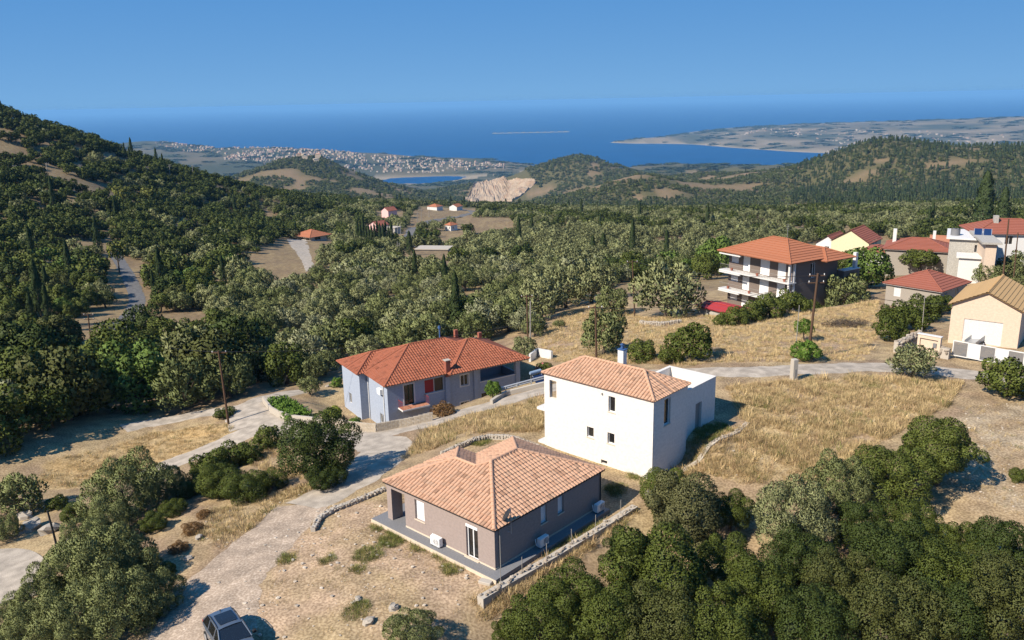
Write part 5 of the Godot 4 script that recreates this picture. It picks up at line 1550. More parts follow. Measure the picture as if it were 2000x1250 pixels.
func make_bungalow() -> void:
	rng.seed = 401
	var o := thing("grey_bungalow", "single storey taupe bungalow with salmon tiled hip roof and courtyard notch", "house", Vector3(-1.3, 0, -43.99), deg_to_rad(TURN))
	var zx := Vector3.RIGHT
	var zz := Vector3.BACK
	var fo := Vector3(0, 0, -1)
	var so := Vector3(-1, 0, 0)
	# terrace slab all round
	part(o, "terrace_slab", bx(Vector3(-0.75, -0.9, -0.75), Vector3(10.75, -0.02, 10.6)), M.slab_grey)
	part(o, "slab_edge", bx(Vector3(-0.79, -0.9, -0.79), Vector3(10.79, -0.07, -0.752)), M.marble)
	var wl := MB.new()
	var door := [1.4, 0.0, 2.42, 2.25]
	var win := [6.2, 0.92, 7.1, 2.32]
	wall_sheet(wl, Vector3(0, -0.02, 0), zx, 8.1, 2.74, fo, [[1.4, 0.03, 2.42, 2.27], [6.2, 0.94, 7.1, 2.34]], 0.2)
	wall_sheet(wl, Vector3(8.1, 2.3, 0), zx, 1.9, 0.42, fo)
	wall_sheet(wl, Vector3(8.1, 2.3, 0.34), zx, 1.56, 0.42, -fo)
	wall_sheet(wl, Vector3(0, -0.02, 0), zz, 10.55, 2.74, so, [[4.22, 1.22, 4.82, 2.42], [5.9, 1.22, 6.5, 2.42]], 0.2)
	wall_sheet(wl, Vector3(8.1, -0.02, 0), zz, 2.6, 2.74, -so)
	wall_sheet(wl, Vector3(8.1, -0.02, 2.6), zx, 1.9, 2.74, fo)
	wall_sheet(wl, Vector3(10.0, -0.02, 2.6), zz, 4.1, 2.74, -so)
	wall_sheet(wl, Vector3(8.1, -0.02, 6.7), zx, 1.9, 2.74, -fo)
	wall_sheet(wl, Vector3(8.1, -0.02, 6.7), zz, 3.85, 2.74, -so)
	wall_sheet(wl, Vector3(0, -0.02, 10.55), zx, 8.1, 2.74, -fo)
	wall_sheet(wl, Vector3(10.0, 2.3, 0), zz, 2.6, 0.42, -so)
	part(o, "wall", wl, M.taupe)
	part(o, "porch_pillar", bx(Vector3(9.45, -0.02, 0.0), Vector3(9.92, 2.3, 0.9)), M.taupe)
	part(o, "porch_ceiling", bx(Vector3(8.12, 2.42, 0.36), Vector3(9.98, 2.5, 2.58)), M.white)
	var sk := MB.new()
	sk.box(Vector3(-0.02, -0.02, -0.025), Vector3(1.4, 0.08, -0.001))
	sk.box(Vector3(2.42, -0.02, -0.025), Vector3(8.1, 0.08, -0.001))
	sk.box(Vector3(-0.025, -0.02, 0.0), Vector3(-0.001, 0.08, 10.55))
	part(o, "skirting", sk, M.marble)
	window(o, "window", Vector3.ZERO, zx, fo, win, "shut", M.pvc, 0.17, M.marble)
	window(o, "french_door", Vector3.ZERO, zx, fo, door, "two", M.pvc, 0.17)
	part(o, "shutter_box", bx(Vector3(1.41, 2.06, -0.02), Vector3(2.41, 2.24, 0.12)), M.pvc)
	part(o, "door_step", bx(Vector3(1.3, -0.02, -0.12), Vector3(2.52, 0.05, 0.02)), M.marble)
	window(o, "window", Vector3.ZERO, zz, so, [4.22, 1.2, 4.82, 2.4], "shut", M.pvc, 0.17, M.marble)
	window(o, "window", Vector3.ZERO, zz, so, [5.9, 1.2, 6.5, 2.4], "shut", M.pvc, 0.17, M.marble)
	# roof: two crossing hips with a notch over the courtyard
	var k := 0.40
	var y := 2.74
	var e := -0.12
	var yy := y + k * e
	var r1 := 8.2
	var P := func(u: float, v: float, hh: float) -> Vector3: return Vector3(u, y + k * hh, v)
	var n0 := Vector3(e, yy, e)
	var l0 := Vector3(10.12, yy, e)
	var a1: Vector3 = P.call(4.1, 4.1, 4.1)
	var a2: Vector3 = P.call(4.1, 6.6, 4.1)
	var la: Vector3 = P.call(6.66, 3.4, 3.4)
	var j: Vector3 = P.call(4.8, 3.4, 3.4)
	var rr := Vector3(e, yy, 10.82)
	var rb := Vector3(8.32, yy, 10.82)
	var vq := Vector3(8.32, yy, 6.92)
	var lb := Vector3(10.12, yy, 6.92)
	var slopes := [[[n0, l0, la, j, a1], Vector3.RIGHT], [[n0, a1, a2, rr], Vector3.BACK], [[a1, j, vq, rb, a2], Vector3.BACK], [[a2, rb, rr], Vector3.RIGHT], [[l0, lb, la], Vector3.BACK], [[la, lb, vq, j], Vector3.RIGHT]]
	var rf := roof(o, slopes, [[n0, a1, 0.15], [a1, a2], [rr, a2], [l0, la], [la, j], [j, a1], [lb, la], [rb, a2]], M.tile_terracotta, 0.285, 0.37, 0.075, true)
	var gt := MB.new()
	for s in [[Vector3(-0.1, 2.62, -0.1), Vector3(10.1, 2.62, -0.1)], [Vector3(-0.1, 2.62, -0.1), Vector3(-0.1, 2.62, 10.8)]]:
		gt.tube([s[0], s[1]], [0.06, 0.06], 6)
	part(o, "gutter", gt, M.dark)
	for q in [Vector3(-0.07, 0, 0.38), Vector3(10.06, 0, 0.16), Vector3(-0.07, 0, 10.4)]:
		var dp := MB.new()
		dp.tube([q + Vector3(0, 0.0, 0), q + Vector3(0, 2.3, 0), q + Vector3(-0.02, 2.6, 0)], [0.042, 0.042, 0.042], 7)
		part(o, "downpipe", dp, M.pole_grey if q.z < 1 else M.dark)
	var t := deg_to_rad(TURN)
	var at := func(x: float, yv: float, z: float) -> Vector3: return o.transform * Vector3(x, yv, z)
	air_conditioner("white air conditioner on the terrace between shuttered window and glass door", at.call(4.75, -0.02, -0.36), t)
	air_conditioner("white air conditioner half hidden by dry weeds against the shaded bungalow wall", at.call(-0.38, -0.02, 3.95), t + PI / 2)
	air_conditioner("white air conditioner at the far end of the shaded bungalow wall", at.call(-0.38, -0.02, 9.85), t + PI / 2)
	# satellite dish on a bracket pole at the near corner
	var d := thing("satellite_dish", "grey satellite dish on a bracket pole at the bungalow's roof corner", "satellite dish", at.call(-0.16, 1.9, 1.28), t)
	var pm := MB.new()
	pm.tube([Vector3(0, 0, 0), Vector3(0, 1.55, 0)], [0.028, 0.028], 7)
	part(d, "pole", pm, M.steel)
	for q in [0.12, 0.5]:
		var br := MB.new()
		br.tube([Vector3(0.155, q, -0.14), Vector3(0, q, 0), Vector3(0.155, q, 0.14)], [0.02, 0.02, 0.02], 5)
		part(d, "bracket", br, M.steel)
	var ds := MB.new()
	var aim := Vector3(0.93, 0.33, -0.15).normalized()
	var sx := aim.cross(Vector3.UP).normalized()
	var sy := sx.cross(aim)
	var c0 := Vector3(0.02, 1.3, -0.22)
	for i in 4:
		for q in 16:
			var f := func(rr2: float, aa: float) -> Vector3: return c0 + (sx * cos(aa) * 0.42 + sy * sin(aa) * 0.46) * rr2 + aim * (rr2 * rr2 * 0.1)
			ds.quad(f.call(i / 4.0, TAU * q / 16), f.call((i + 1) / 4.0, TAU * q / 16), f.call((i + 1) / 4.0, TAU * (q + 1) / 16), f.call(i / 4.0, TAU * (q + 1) / 16))
	part(d, "dish", ds, M.steel)
	var ar := MB.new()
	ar.tube([c0 - sy * 0.4, c0 - sy * 0.25 + aim * 0.45], [0.014, 0.014], 5)
	part(d, "feed_arm", ar, M.grey_metal)
	var loose := thing("stone_step", "loose pale stone slab at the terrace corner", "stone", at.call(-0.2, -0.25, -1.05), t + 0.3)
	var sb := MB.new()
	sb.soft_box(Vector3(-0.4, -0.05, -0.22), Vector3(0.4, 0.12, 0.22), 0.03)
	part(loose, "slab", sb, M.mortar)

func make_white_house() -> void:
	rng.seed = 402
	var o := thing("white_house", "unfinished two storey white plastered house with pale tiled hip roof", "house", Vector3(9.98, 0, -55.62), deg_to_rad(TURN))
	var zx := Vector3.RIGHT
	var zz := Vector3.BACK
	var fo := Vector3(0, 0, -1)
	var so := Vector3(-1, 0, 0)
	var b := -1.6
	var wl := MB.new()
	var hl := func(q: Array) -> Array: return [q[0], q[1] - b, q[2], q[3] - b]
	var w1 := [3.34, 4.36, 3.94, 5.6]
	var s1 := [5.3, 1.8, 5.94, 2.66]
	var s2 := [3.36, 1.8, 4.0, 2.68]
	var lo := [8.95, 4.15, 9.66, 5.64]
	var g1 := [4.0, -0.02, 4.6, 0.3]
	wall_sheet(wl, Vector3(0, b, 0), zx, 10.2, 6.16 - b, fo, [hl.call(w1), hl.call(s1), hl.call(s2), hl.call(lo), hl.call(g1)], 0.26)
	var r1 := [1.45, 3.72, 2.3, 5.78]
	wall_sheet(wl, Vector3(0, b, 0), zz, 4.7, 6.16 - b, so, [hl.call(r1)], 0.26)
	wall_sheet(wl, Vector3(0, b, 4.7), zx, 10.2, 6.16 - b, -fo)
	wall_sheet(wl, Vector3(10.2, b, 0), zz, 4.7, 6.16 - b, -so, [[0.7, 3.1 - b, 4.2, 5.6 - b], [0.7, 0.2 - b, 4.2, 2.4 - b]], 0.26)
	wall_sheet(wl, Vector3(8.2, 3.0, 0.27), zz, 4.16, 3.1, -so)
	wall_sheet(wl, Vector3(8.2, 3.0, 4.44), zx, 1.74, 3.1, fo)
	wl.box(Vector3(0.3, 2.95, 0.28), Vector3(9.92, 3.08, 4.42))
	part(o, "wall", wl, M.white_wall)
	window(o, "window", Vector3.ZERO, zx, fo, w1, "one", M.pvc, 0.2, M.marble)
	window(o, "window", Vector3.ZERO, zx, fo, s1, "one", M.pvc, 0.2, M.marble)
	window(o, "window", Vector3.ZERO, zx, fo, s2, "one", M.pvc, 0.2, M.marble)
	window(o, "window", Vector3.ZERO, zz, so, r1, "one", M.pvc, 0.2, M.marble)
	var gr := MB.new()
	bar(gr, Vector3.ZERO, zx, fo, 4.02, 0.0, 4.58, 0.28, -0.25, -0.2)
	part(o, "vent_hole", gr, M.dark)
	var vt := MB.new()
	vt.tube([Vector3(4.5, 5.66, 0.05), Vector3(4.5, 5.66, -0.09), Vector3(4.5, 5.6, -0.12)], [0.06, 0.06, 0.055], 8)
	part(o, "vent_pipe", vt, M.pole_grey)
	# balconies at the far end
	part(o, "balcony_slab", bx(Vector3(10.2, 2.86, 0.0), Vector3(11.0, 3.06, 4.7)), M.white)
	part(o, "balcony_slab", bx(Vector3(10.2, 0.0, 0.0), Vector3(10.9, 0.2, 4.7)), M.white)
	# low wing with a parapet roof terrace
	var tw := MB.new()
	var tz := 9.55
	var d1 := [6.5 - 4.7, 3.2, 7.45 - 4.7, 5.5]
	wall_sheet(tw, Vector3(0.3, b, 4.7), zz, tz - 4.7, 5.35 - b, so, [d1], 0.26)
	wall_sheet(tw, Vector3(0.3, b, tz), zx, 4.3, 5.35 - b, -fo)
	wall_sheet(tw, Vector3(4.6, b, 4.7), zz, tz - 4.7, 5.35 - b, -so)
	wall_sheet(tw, Vector3(0.52, 4.35, 4.7), zz, tz - 4.92, 1.0, -so)
	wall_sheet(tw, Vector3(0.52, 4.35, tz - 0.22), zx, 3.86, 1.0, fo)
	wall_sheet(tw, Vector3(4.38, 4.35, 4.7), zz, tz - 4.92, 1.0, so)
	tw.box(Vector3(0.31, 4.2, 4.71), Vector3(4.59, 4.35, tz - 0.01))
	part(o, "terrace_wing", tw, M.white_wall)
	var cp := MB.new()
	cp.box(Vector3(0.27, 5.35, 4.72), Vector3(0.55, 5.41, tz + 0.03))
	cp.box(Vector3(4.35, 5.35, 4.72), Vector3(4.63, 5.41, tz + 0.03))
	cp.box(Vector3(0.551, 5.35, tz - 0.25), Vector3(4.349, 5.408, tz + 0.03))
	part(o, "parapet_coping", cp, M.white_wall)
	var dr := MB.new()
	bar(dr, Vector3(0.3, 0, 4.7), zz, so, d1[0] + 0.04, 1.62, d1[2] - 0.04, 3.86, -0.25, -0.2)
	part(o, "door", dr, M.pole_grey)
	# roof
	var x0 := -0.15
	var x1 := 10.35
	var z0 := -0.15
	var z1 := 4.85
	var h := hip_polys(x0, x1, z0, z1, 6.14, 0.47)
	roof(o, h.slice(0, 4), hip_ridges(h, x0, x1, z0, z1, 6.14), M.tile_terracotta, 0.29, 0.37, 0.075, true)
	# chimney with a blue cowl
	var ch := MB.new()
	ch.soft_box(Vector3(4.98, 6.2, 3.35), Vector3(5.52, 8.1, 3.85), 0.02)
	var cm := part(o, "chimney", ch, M.white)
	part(cm, "chimney_cap", bx(Vector3(4.95, 8.1, 3.32), Vector3(5.55, 8.17, 3.88)), M.blue_paint)
	var cw := MB.new()
	cw.tube([Vector3(5.25, 8.2, 3.6), Vector3(5.25, 8.48, 3.6)], [0.13, 0.11], 8)
	cw.tube([Vector3(5.25, 8.48, 3.6), Vector3(5.25, 8.52, 3.6), Vector3(5.25, 8.62, 3.6)], [0.2, 0.2, 0.05], 8)
	part(cm, "cowl", cw, M.blue_paint)

func make_blue_house() -> void:
	rng.seed = 403
	var base := -6.0
	var o := thing("blue_house", "pale blue two storey house with red tiled roof and brick chimney", "house", Vector3(-12.85, base, -79.77), deg_to_rad(122))
	var zx := Vector3.RIGHT
	var zz := Vector3.BACK
	var fo := Vector3(0, 0, -1)
	var so := Vector3(-1, 0, 0)
	var q := -4.61 - base
	var E := 3.95 + q
	var S := func(a: Array) -> Array: return [a[0], a[1] + q, a[2], a[3] + q]
	var wl := MB.new()
	var door: Array = S.call([1.86, 1.35, 2.95, 3.55])
	var strip: Array = S.call([4.2, 2.1, 6.5, 3.62])
	var win: Array = S.call([8.5, 2.12, 9.45, 3.3])
	var cell: Array = S.call([5.05, -0.6, 5.9, 0.3])
	var low1: Array = S.call([8.4, -0.45, 9.4, 0.25])
	var logg: Array = S.call([10.95, 2.15, 15.4, 3.62])
	var low2: Array = S.call([11.0, -0.2, 12.6, 0.75])
	var low3: Array = S.call([13.8, 0.3, 15.4, 0.95])
	wall_sheet(wl, Vector3(0, -0.4, 0), zz, 16.0, E + 0.4, so, [[door[0], door[1] + 0.4, door[2], door[3] + 0.4], [strip[0], strip[1] + 0.4, strip[2], strip[3] + 0.4], [win[0], win[1] + 0.4, win[2], win[3] + 0.4], [cell[0], cell[1] + 0.4, cell[2], cell[3] + 0.4], [low1[0], low1[1] + 0.4, low1[2], low1[3] + 0.4], [logg[0], logg[1] + 0.4, logg[2], logg[3] + 0.4], [low2[0], low2[1] + 0.4, low2[2], low2[3] + 0.4], [low3[0], low3[1] + 0.4, low3[2], low3[3] + 0.4]], 0.2)
	var sw1 := [1.35, 0.6, 2.25, 1.7]
	wall_sheet(wl, Vector3(0, -0.4, 0), zx, 5.2, E + 0.4, fo, [[sw1[0], sw1[1] + 0.4, sw1[2], sw1[3] + 0.4]], 0.15)
	wall_sheet(wl, Vector3(5.2, -0.4, -0.9), zz, 0.9, E + 0.4, so)
	var sw2 := [2.6, 1.1, 3.4, 2.3]
	wall_sheet(wl, Vector3(5.2, -0.4, -0.9), zx, 5.0, E + 0.4, fo, [[sw2[0], sw2[1] + 0.4, sw2[2], sw2[3] + 0.4]], 0.15)
	wall_sheet(wl, Vector3(10.2, -0.4, -0.9), zz, 16.9, E + 0.4, -so)
	wall_sheet(wl, Vector3(0, -0.4, 16.0), zx, 10.2, E + 0.4, -fo, [[0.35, logg[1] + 0.4, 3.4, logg[3] + 0.4]], 0.2)
	# loggia: floor, back wall
	wall_sheet(wl, Vector3(3.6, q + 1.2, 10.6), zz, 5.2, 2.7, so)
	wall_sheet(wl, Vector3(0.2, q + 1.2, 10.6), zx, 3.4, 2.7, -fo)
	wl.box(Vector3(0.21, q + 1.1, 10.61), Vector3(3.59, q + 1.2, 15.79))
	part(o, "wall", wl, M.blue_wall)
	var wf: StandardMaterial3D = M.white
	window(o, "balcony_door", Vector3.ZERO, zz, so, door, "two", M.green_paint, 0.12)
	window(o, "window", Vector3.ZERO, zz, so, strip, "two", M.white, 0.12)
	part(o, "red_curtain", bx(Vector3(0.09, strip[1] + 0.08, 4.27), Vector3(0.11, strip[3] - 0.08, 5.3)), M.red_paint)
	for w in [win, cell, low1, low2, low3]:
		window(o, "window", Vector3.ZERO, zz, so, w, "two" if w != cell else "one", M.white, 0.14)
	window(o, "window", Vector3(0, 0, 0), zx, fo, sw1, "two", M.white, 0.12)
	window(o, "window", Vector3(5.2, 0, -0.9), zx, fo, sw2, "two", M.white, 0.12)
	# white surrounds
	var tr := MB.new()
	for w in [door, win, cell, low1]:
		for f in [[w[0] - 0.14, w[1] - 0.14, w[0], w[3] + 0.14], [w[2], w[1] - 0.14, w[2] + 0.14, w[3] + 0.14], [w[0], w[3], w[2], w[3] + 0.14], [w[0], w[1] - 0.14, w[2], w[1]]]:
			bar(tr, Vector3.ZERO, zz, so, f[0], f[1], f[2], f[3], 0.001, 0.03)
	bar(tr, Vector3.ZERO, zz, so, strip[0] - 0.1, strip[1] - 0.1, strip[2] + 0.1, strip[1], 0.001, 0.04)
	bar(tr, Vector3.ZERO, zz, so, logg[0] - 0.1, logg[1] - 0.12, logg[2] + 0.1, logg[1], 0.001, 0.04)
	part(o, "window_surrounds", tr, M.white)
	# corner pilasters and gutter pipes
	for z in [6.55, 10.05]:
		part(o, "pilaster", bx(Vector3(-0.32 if z < 8 else -0.22, -0.4, z), Vector3(-0.001, E - 0.06, z + 0.5)), M.blue_wall)
	part(o, "corner_column", bx(Vector3(-0.14, -0.4, 15.45), Vector3(-0.002, E - 0.06, 16.0)), M.blue_wall)
	for c in [Vector3(4.9, 0, -0.08), Vector3(0.9, 0, -0.06)]:
		var dp := MB.new()
		dp.tube([c + Vector3(0, -0.3, 0), c + Vector3(0, E - 0.1, 0)], [0.05, 0.05], 6)
		part(o, "downpipe", dp, M.white)
	var acb := MB.new()
	acb.soft_box(Vector3(1.0, E - 1.3, -0.4), Vector3(1.8, E - 0.7, -0.06), 0.03)
	part(o, "air_conditioner_unit", acb, M.pvc)
	# balcony
	part(o, "balcony_slab", bx(Vector3(-1.15, q + 1.15, 1.1), Vector3(-0.002, q + 1.3, 4.2)), M.white)
	part(o, "balcony_floor", bx(Vector3(-1.1, q + 1.302, 1.15), Vector3(-0.01, q + 1.32, 4.15)), M.tile_far)
	for z in [1.15, 4.12]:
		var rl := MB.new()
		for x in 6:
			rl.tube([Vector3(-1.1 + x * 0.2, q + 1.31, z), Vector3(-1.1 + x * 0.2, q + 2.15, z)], [0.012, 0.012], 4)
		rl.tube([Vector3(-1.1, q + 2.15, z), Vector3(-0.03, q + 2.15, z)], [0.02, 0.02], 5)
		part(o, "railing", rl, M.red_paint)
	part(o, "bench_rail", bx(Vector3(-0.9, q + 0.75, 4.3), Vector3(-0.75, q + 0.9, 6.6)), M.steel)
	# eaves board
	var ev := MB.new()
	ev.box(Vector3(-0.42, E - 0.06, -0.42), Vector3(5.3, E + 0.06, 7.0))
	ev.box(Vector3(-1.0, E - 0.061, 6.8), Vector3(8.2, E + 0.061, 16.6))
	ev.box(Vector3(4.9, E - 0.062, -1.2), Vector3(10.6, E + 0.062, 6.0))
	part(o, "eaves", ev, M.white)
	var y := E + 0.08
	var h1 := hip_polys(-0.5, 10.2, -0.5, 14.5, y, 0.42)
	var h2 := hip_polys(-1.1, 8.3, 6.7, 16.7, y, 0.42)
	var h3 := hip_polys(4.8, 10.7, -1.3, 8.0, y, 0.42)
	var sl := h1.slice(0, 4) + h2.slice(0, 4) + h3.slice(0, 4)
	var rg := hip_ridges(h1, -0.5, 10.2, -0.5, 14.5, y) + hip_ridges(h2, -1.1, 8.3, 6.7, 16.7, y) + hip_ridges(h3, 4.8, 10.7, -1.3, 8.0, y)
	roof(o, sl, rg, M.tile_red, 0.31, 0.40, 0.07, false, M.tile_red)
	var ch := MB.new()
	ch.soft_box(Vector3(-0.5, E - 0.3, 6.55), Vector3(0.05, E + 1.45, 7.1), 0.03)
	var cm := part(o, "chimney", ch, M.tile_brick)
	part(cm, "chimney_cap", bx(Vector3(-0.56, E + 1.45, 6.49), Vector3(0.11, E + 1.52, 7.16)), M.mortar)
	for p in [Vector3(8.4, 1.9, 12.6), Vector3(7.0, 1.5, 15.0)]:
		part(o, "chimney", bx(Vector3(p.x - 0.2, E + 0.2, p.z - 0.2), Vector3(p.x + 0.2, E + p.y, p.z + 0.2)), M.tile_brick)
	var cw := MB.new()
	cw.tube([Vector3(9.4, E - 1.0, 11.0), Vector3(9.4, E + 2.1, 11.0)], [0.09, 0.09], 8)
	cw.tube([Vector3(9.4, E + 2.1, 11.0), Vector3(9.4, E + 2.35, 11.0), Vector3(9.4, E + 2.45, 11.0)], [0.2, 0.2, 0.06], 8)
	part(o, "blue_cowl", cw, M.blue_paint)

func make_apartments() -> void:
	rng.seed = 404
	var o := thing("apartment_house", "three storey brown apartment house with white balconies and orange hip roof", "apartment house", Vector3(39.9, -4.9, -115.7), deg_to_rad(121.3))
	var zx := Vector3.RIGHT
	var zz := Vector3.BACK
	var fo := Vector3(0, 0, -1)
	var so := Vector3(-1, 0, 0)
	var st := 2.95
	var E := 8.85
	var wl := MB.new()
	var holes := []
	var shapes := []
	for f in 3:
		var y := f * st + 0.1
		for a in [[0.9 + 1.0, 3.4, true], [4.3 + 0.6, 6.7, true], [8.7, 10.1, true], [11.0, 12.5, false]]:
			var q := [a[0], y + (0.0 if a[2] else 0.95), a[1], y + 2.3]
			holes.append(q)
			shapes.append(q)
	wall_sheet(wl, Vector3(0, 0, 1.1), zx, 13.0, E, fo, holes, 0.14)
	var sd := [3.0, 6.1, 4.0, 8.3]
	wall_sheet(wl, Vector3(0, 0, 1.1), zz, 9.0, E, so, [sd], 0.14)
	wall_sheet(wl, Vector3(13.0, 0, 1.1), zz, 9.0, E, -so)
	wall_sheet(wl, Vector3(0, 0, 10.1), zx, 13.0, E, -fo)
	wall_sheet(wl, Vector3(-1.2, 0, 10.1), zx, 1.2, 6.6, fo)
	wall_sheet(wl, Vector3(-1.2, 0, 10.1), zz, 3.6, 6.6, so)
	part(o, "wall", wl, M.brown_wall)
	for i in shapes.size():
		window(o, "window", Vector3(0, 0, 1.1), zx, fo, shapes[i], "shut", M.pvc, 0.1)
	window(o, "window", Vector3(0, 0, 1.1), zz, so, sd, "two", M.pvc, 0.1)
	for f in [1, 2]:
		var y: float = f * st
		var bs := MB.new()
		bs.box(Vector3(-0.1, y - 0.16, -0.5), Vector3(13.5, y + 0.0, 1.099))
		part(o, "balcony_slab", bs, M.white)
		var rl := MB.new()
		for k in 46:
			rl.tube([Vector3(0.0 + k * 0.295, y, -0.44), Vector3(k * 0.295, y + 0.95, -0.44)], [0.012, 0.012], 4, false)
		rl.tube([Vector3(0, y + 0.95, -0.44), Vector3(13.4, y + 0.95, -0.44)], [0.025, 0.025], 5)
		part(o, "balcony_railing", rl, M.pole_grey)
		var aw := MB.new()
		aw.box(Vector3(9.0, y - 0.36, -0.75), Vector3(13.3, y - 0.2, -0.5))
		part(o, "awning_roll", aw, M.white)
	part(o, "awning_roll", bx(Vector3(9.0, E - 0.42, -0.8), Vector3(13.3, E - 0.24, -0.55)), M.white)
	for q in [Vector3(0.0, 0, -0.3), Vector3(-0.05, 0, 0.6)]:
		part(o, "corner_post", bx(Vector3(q.x, 0, q.z), Vector3(q.x + 0.3, E, q.z + 0.3)), M.white)
	for p in [[11.4, 2], [6.3, 2], [1.2, 2], [12.0, 1], [7.7, 1]]:
		var pt := MB.new()
		var c := Vector3(p[0], p[1] * st, 0.1)
		pt.tube([c, c + Vector3(0, 0.4, 0)], [0.16, 0.24], 8)
		part(o, "flower_pot", pt, M.tile_brick)
	part(o, "terrace_coping", bx(Vector3(-1.3, 6.6, 10.0), Vector3(-0.1, 6.7, 13.8)), M.white)
	part(o, "terrace_floor", bx(Vector3(-1.15, 5.9, 10.15), Vector3(-0.05, 6.0, 13.6)), M.white)
	var y := E
	var ev := MB.new()
	ev.box(Vector3(-0.5, E - 0.1, -0.75), Vector3(13.6, E - 0.002, 10.6))
	part(o, "eaves", ev, M.white)
	var h1 := hip_polys(-0.6, 13.7, -0.9, 10.7, y, 0.40)
	var h2 := hip_polys(-1.7, 6.5, 5.5, 12.0, y - 0.25, 0.40)
	roof(o, h1.slice(0, 4) + h2.slice(0, 4), hip_ridges(h1, -0.6, 13.7, -0.9, 10.7, y) + hip_ridges(h2, -1.7, 6.5, 5.5, 12.0, y - 0.25), M.tile_orange, -1, 0.62, 0.07, false)
	var an := MB.new()
	an.tube([Vector3(6.5, E + 1.8, 6.4), Vector3(6.5, E + 4.2, 6.4)], [0.03, 0.02], 5)
	for k in 4:
		an.tube([Vector3(6.2, E + 3.3 + k * 0.25, 6.4), Vector3(6.8, E + 3.3 + k * 0.25, 6.4)], [0.012, 0.012], 4)
	part(o, "aerial", an, M.steel)
	part(o, "chimney", bx(Vector3(-0.9, 6.0, 13.0), Vector3(-0.4, 9.0, 13.5)), M.white)

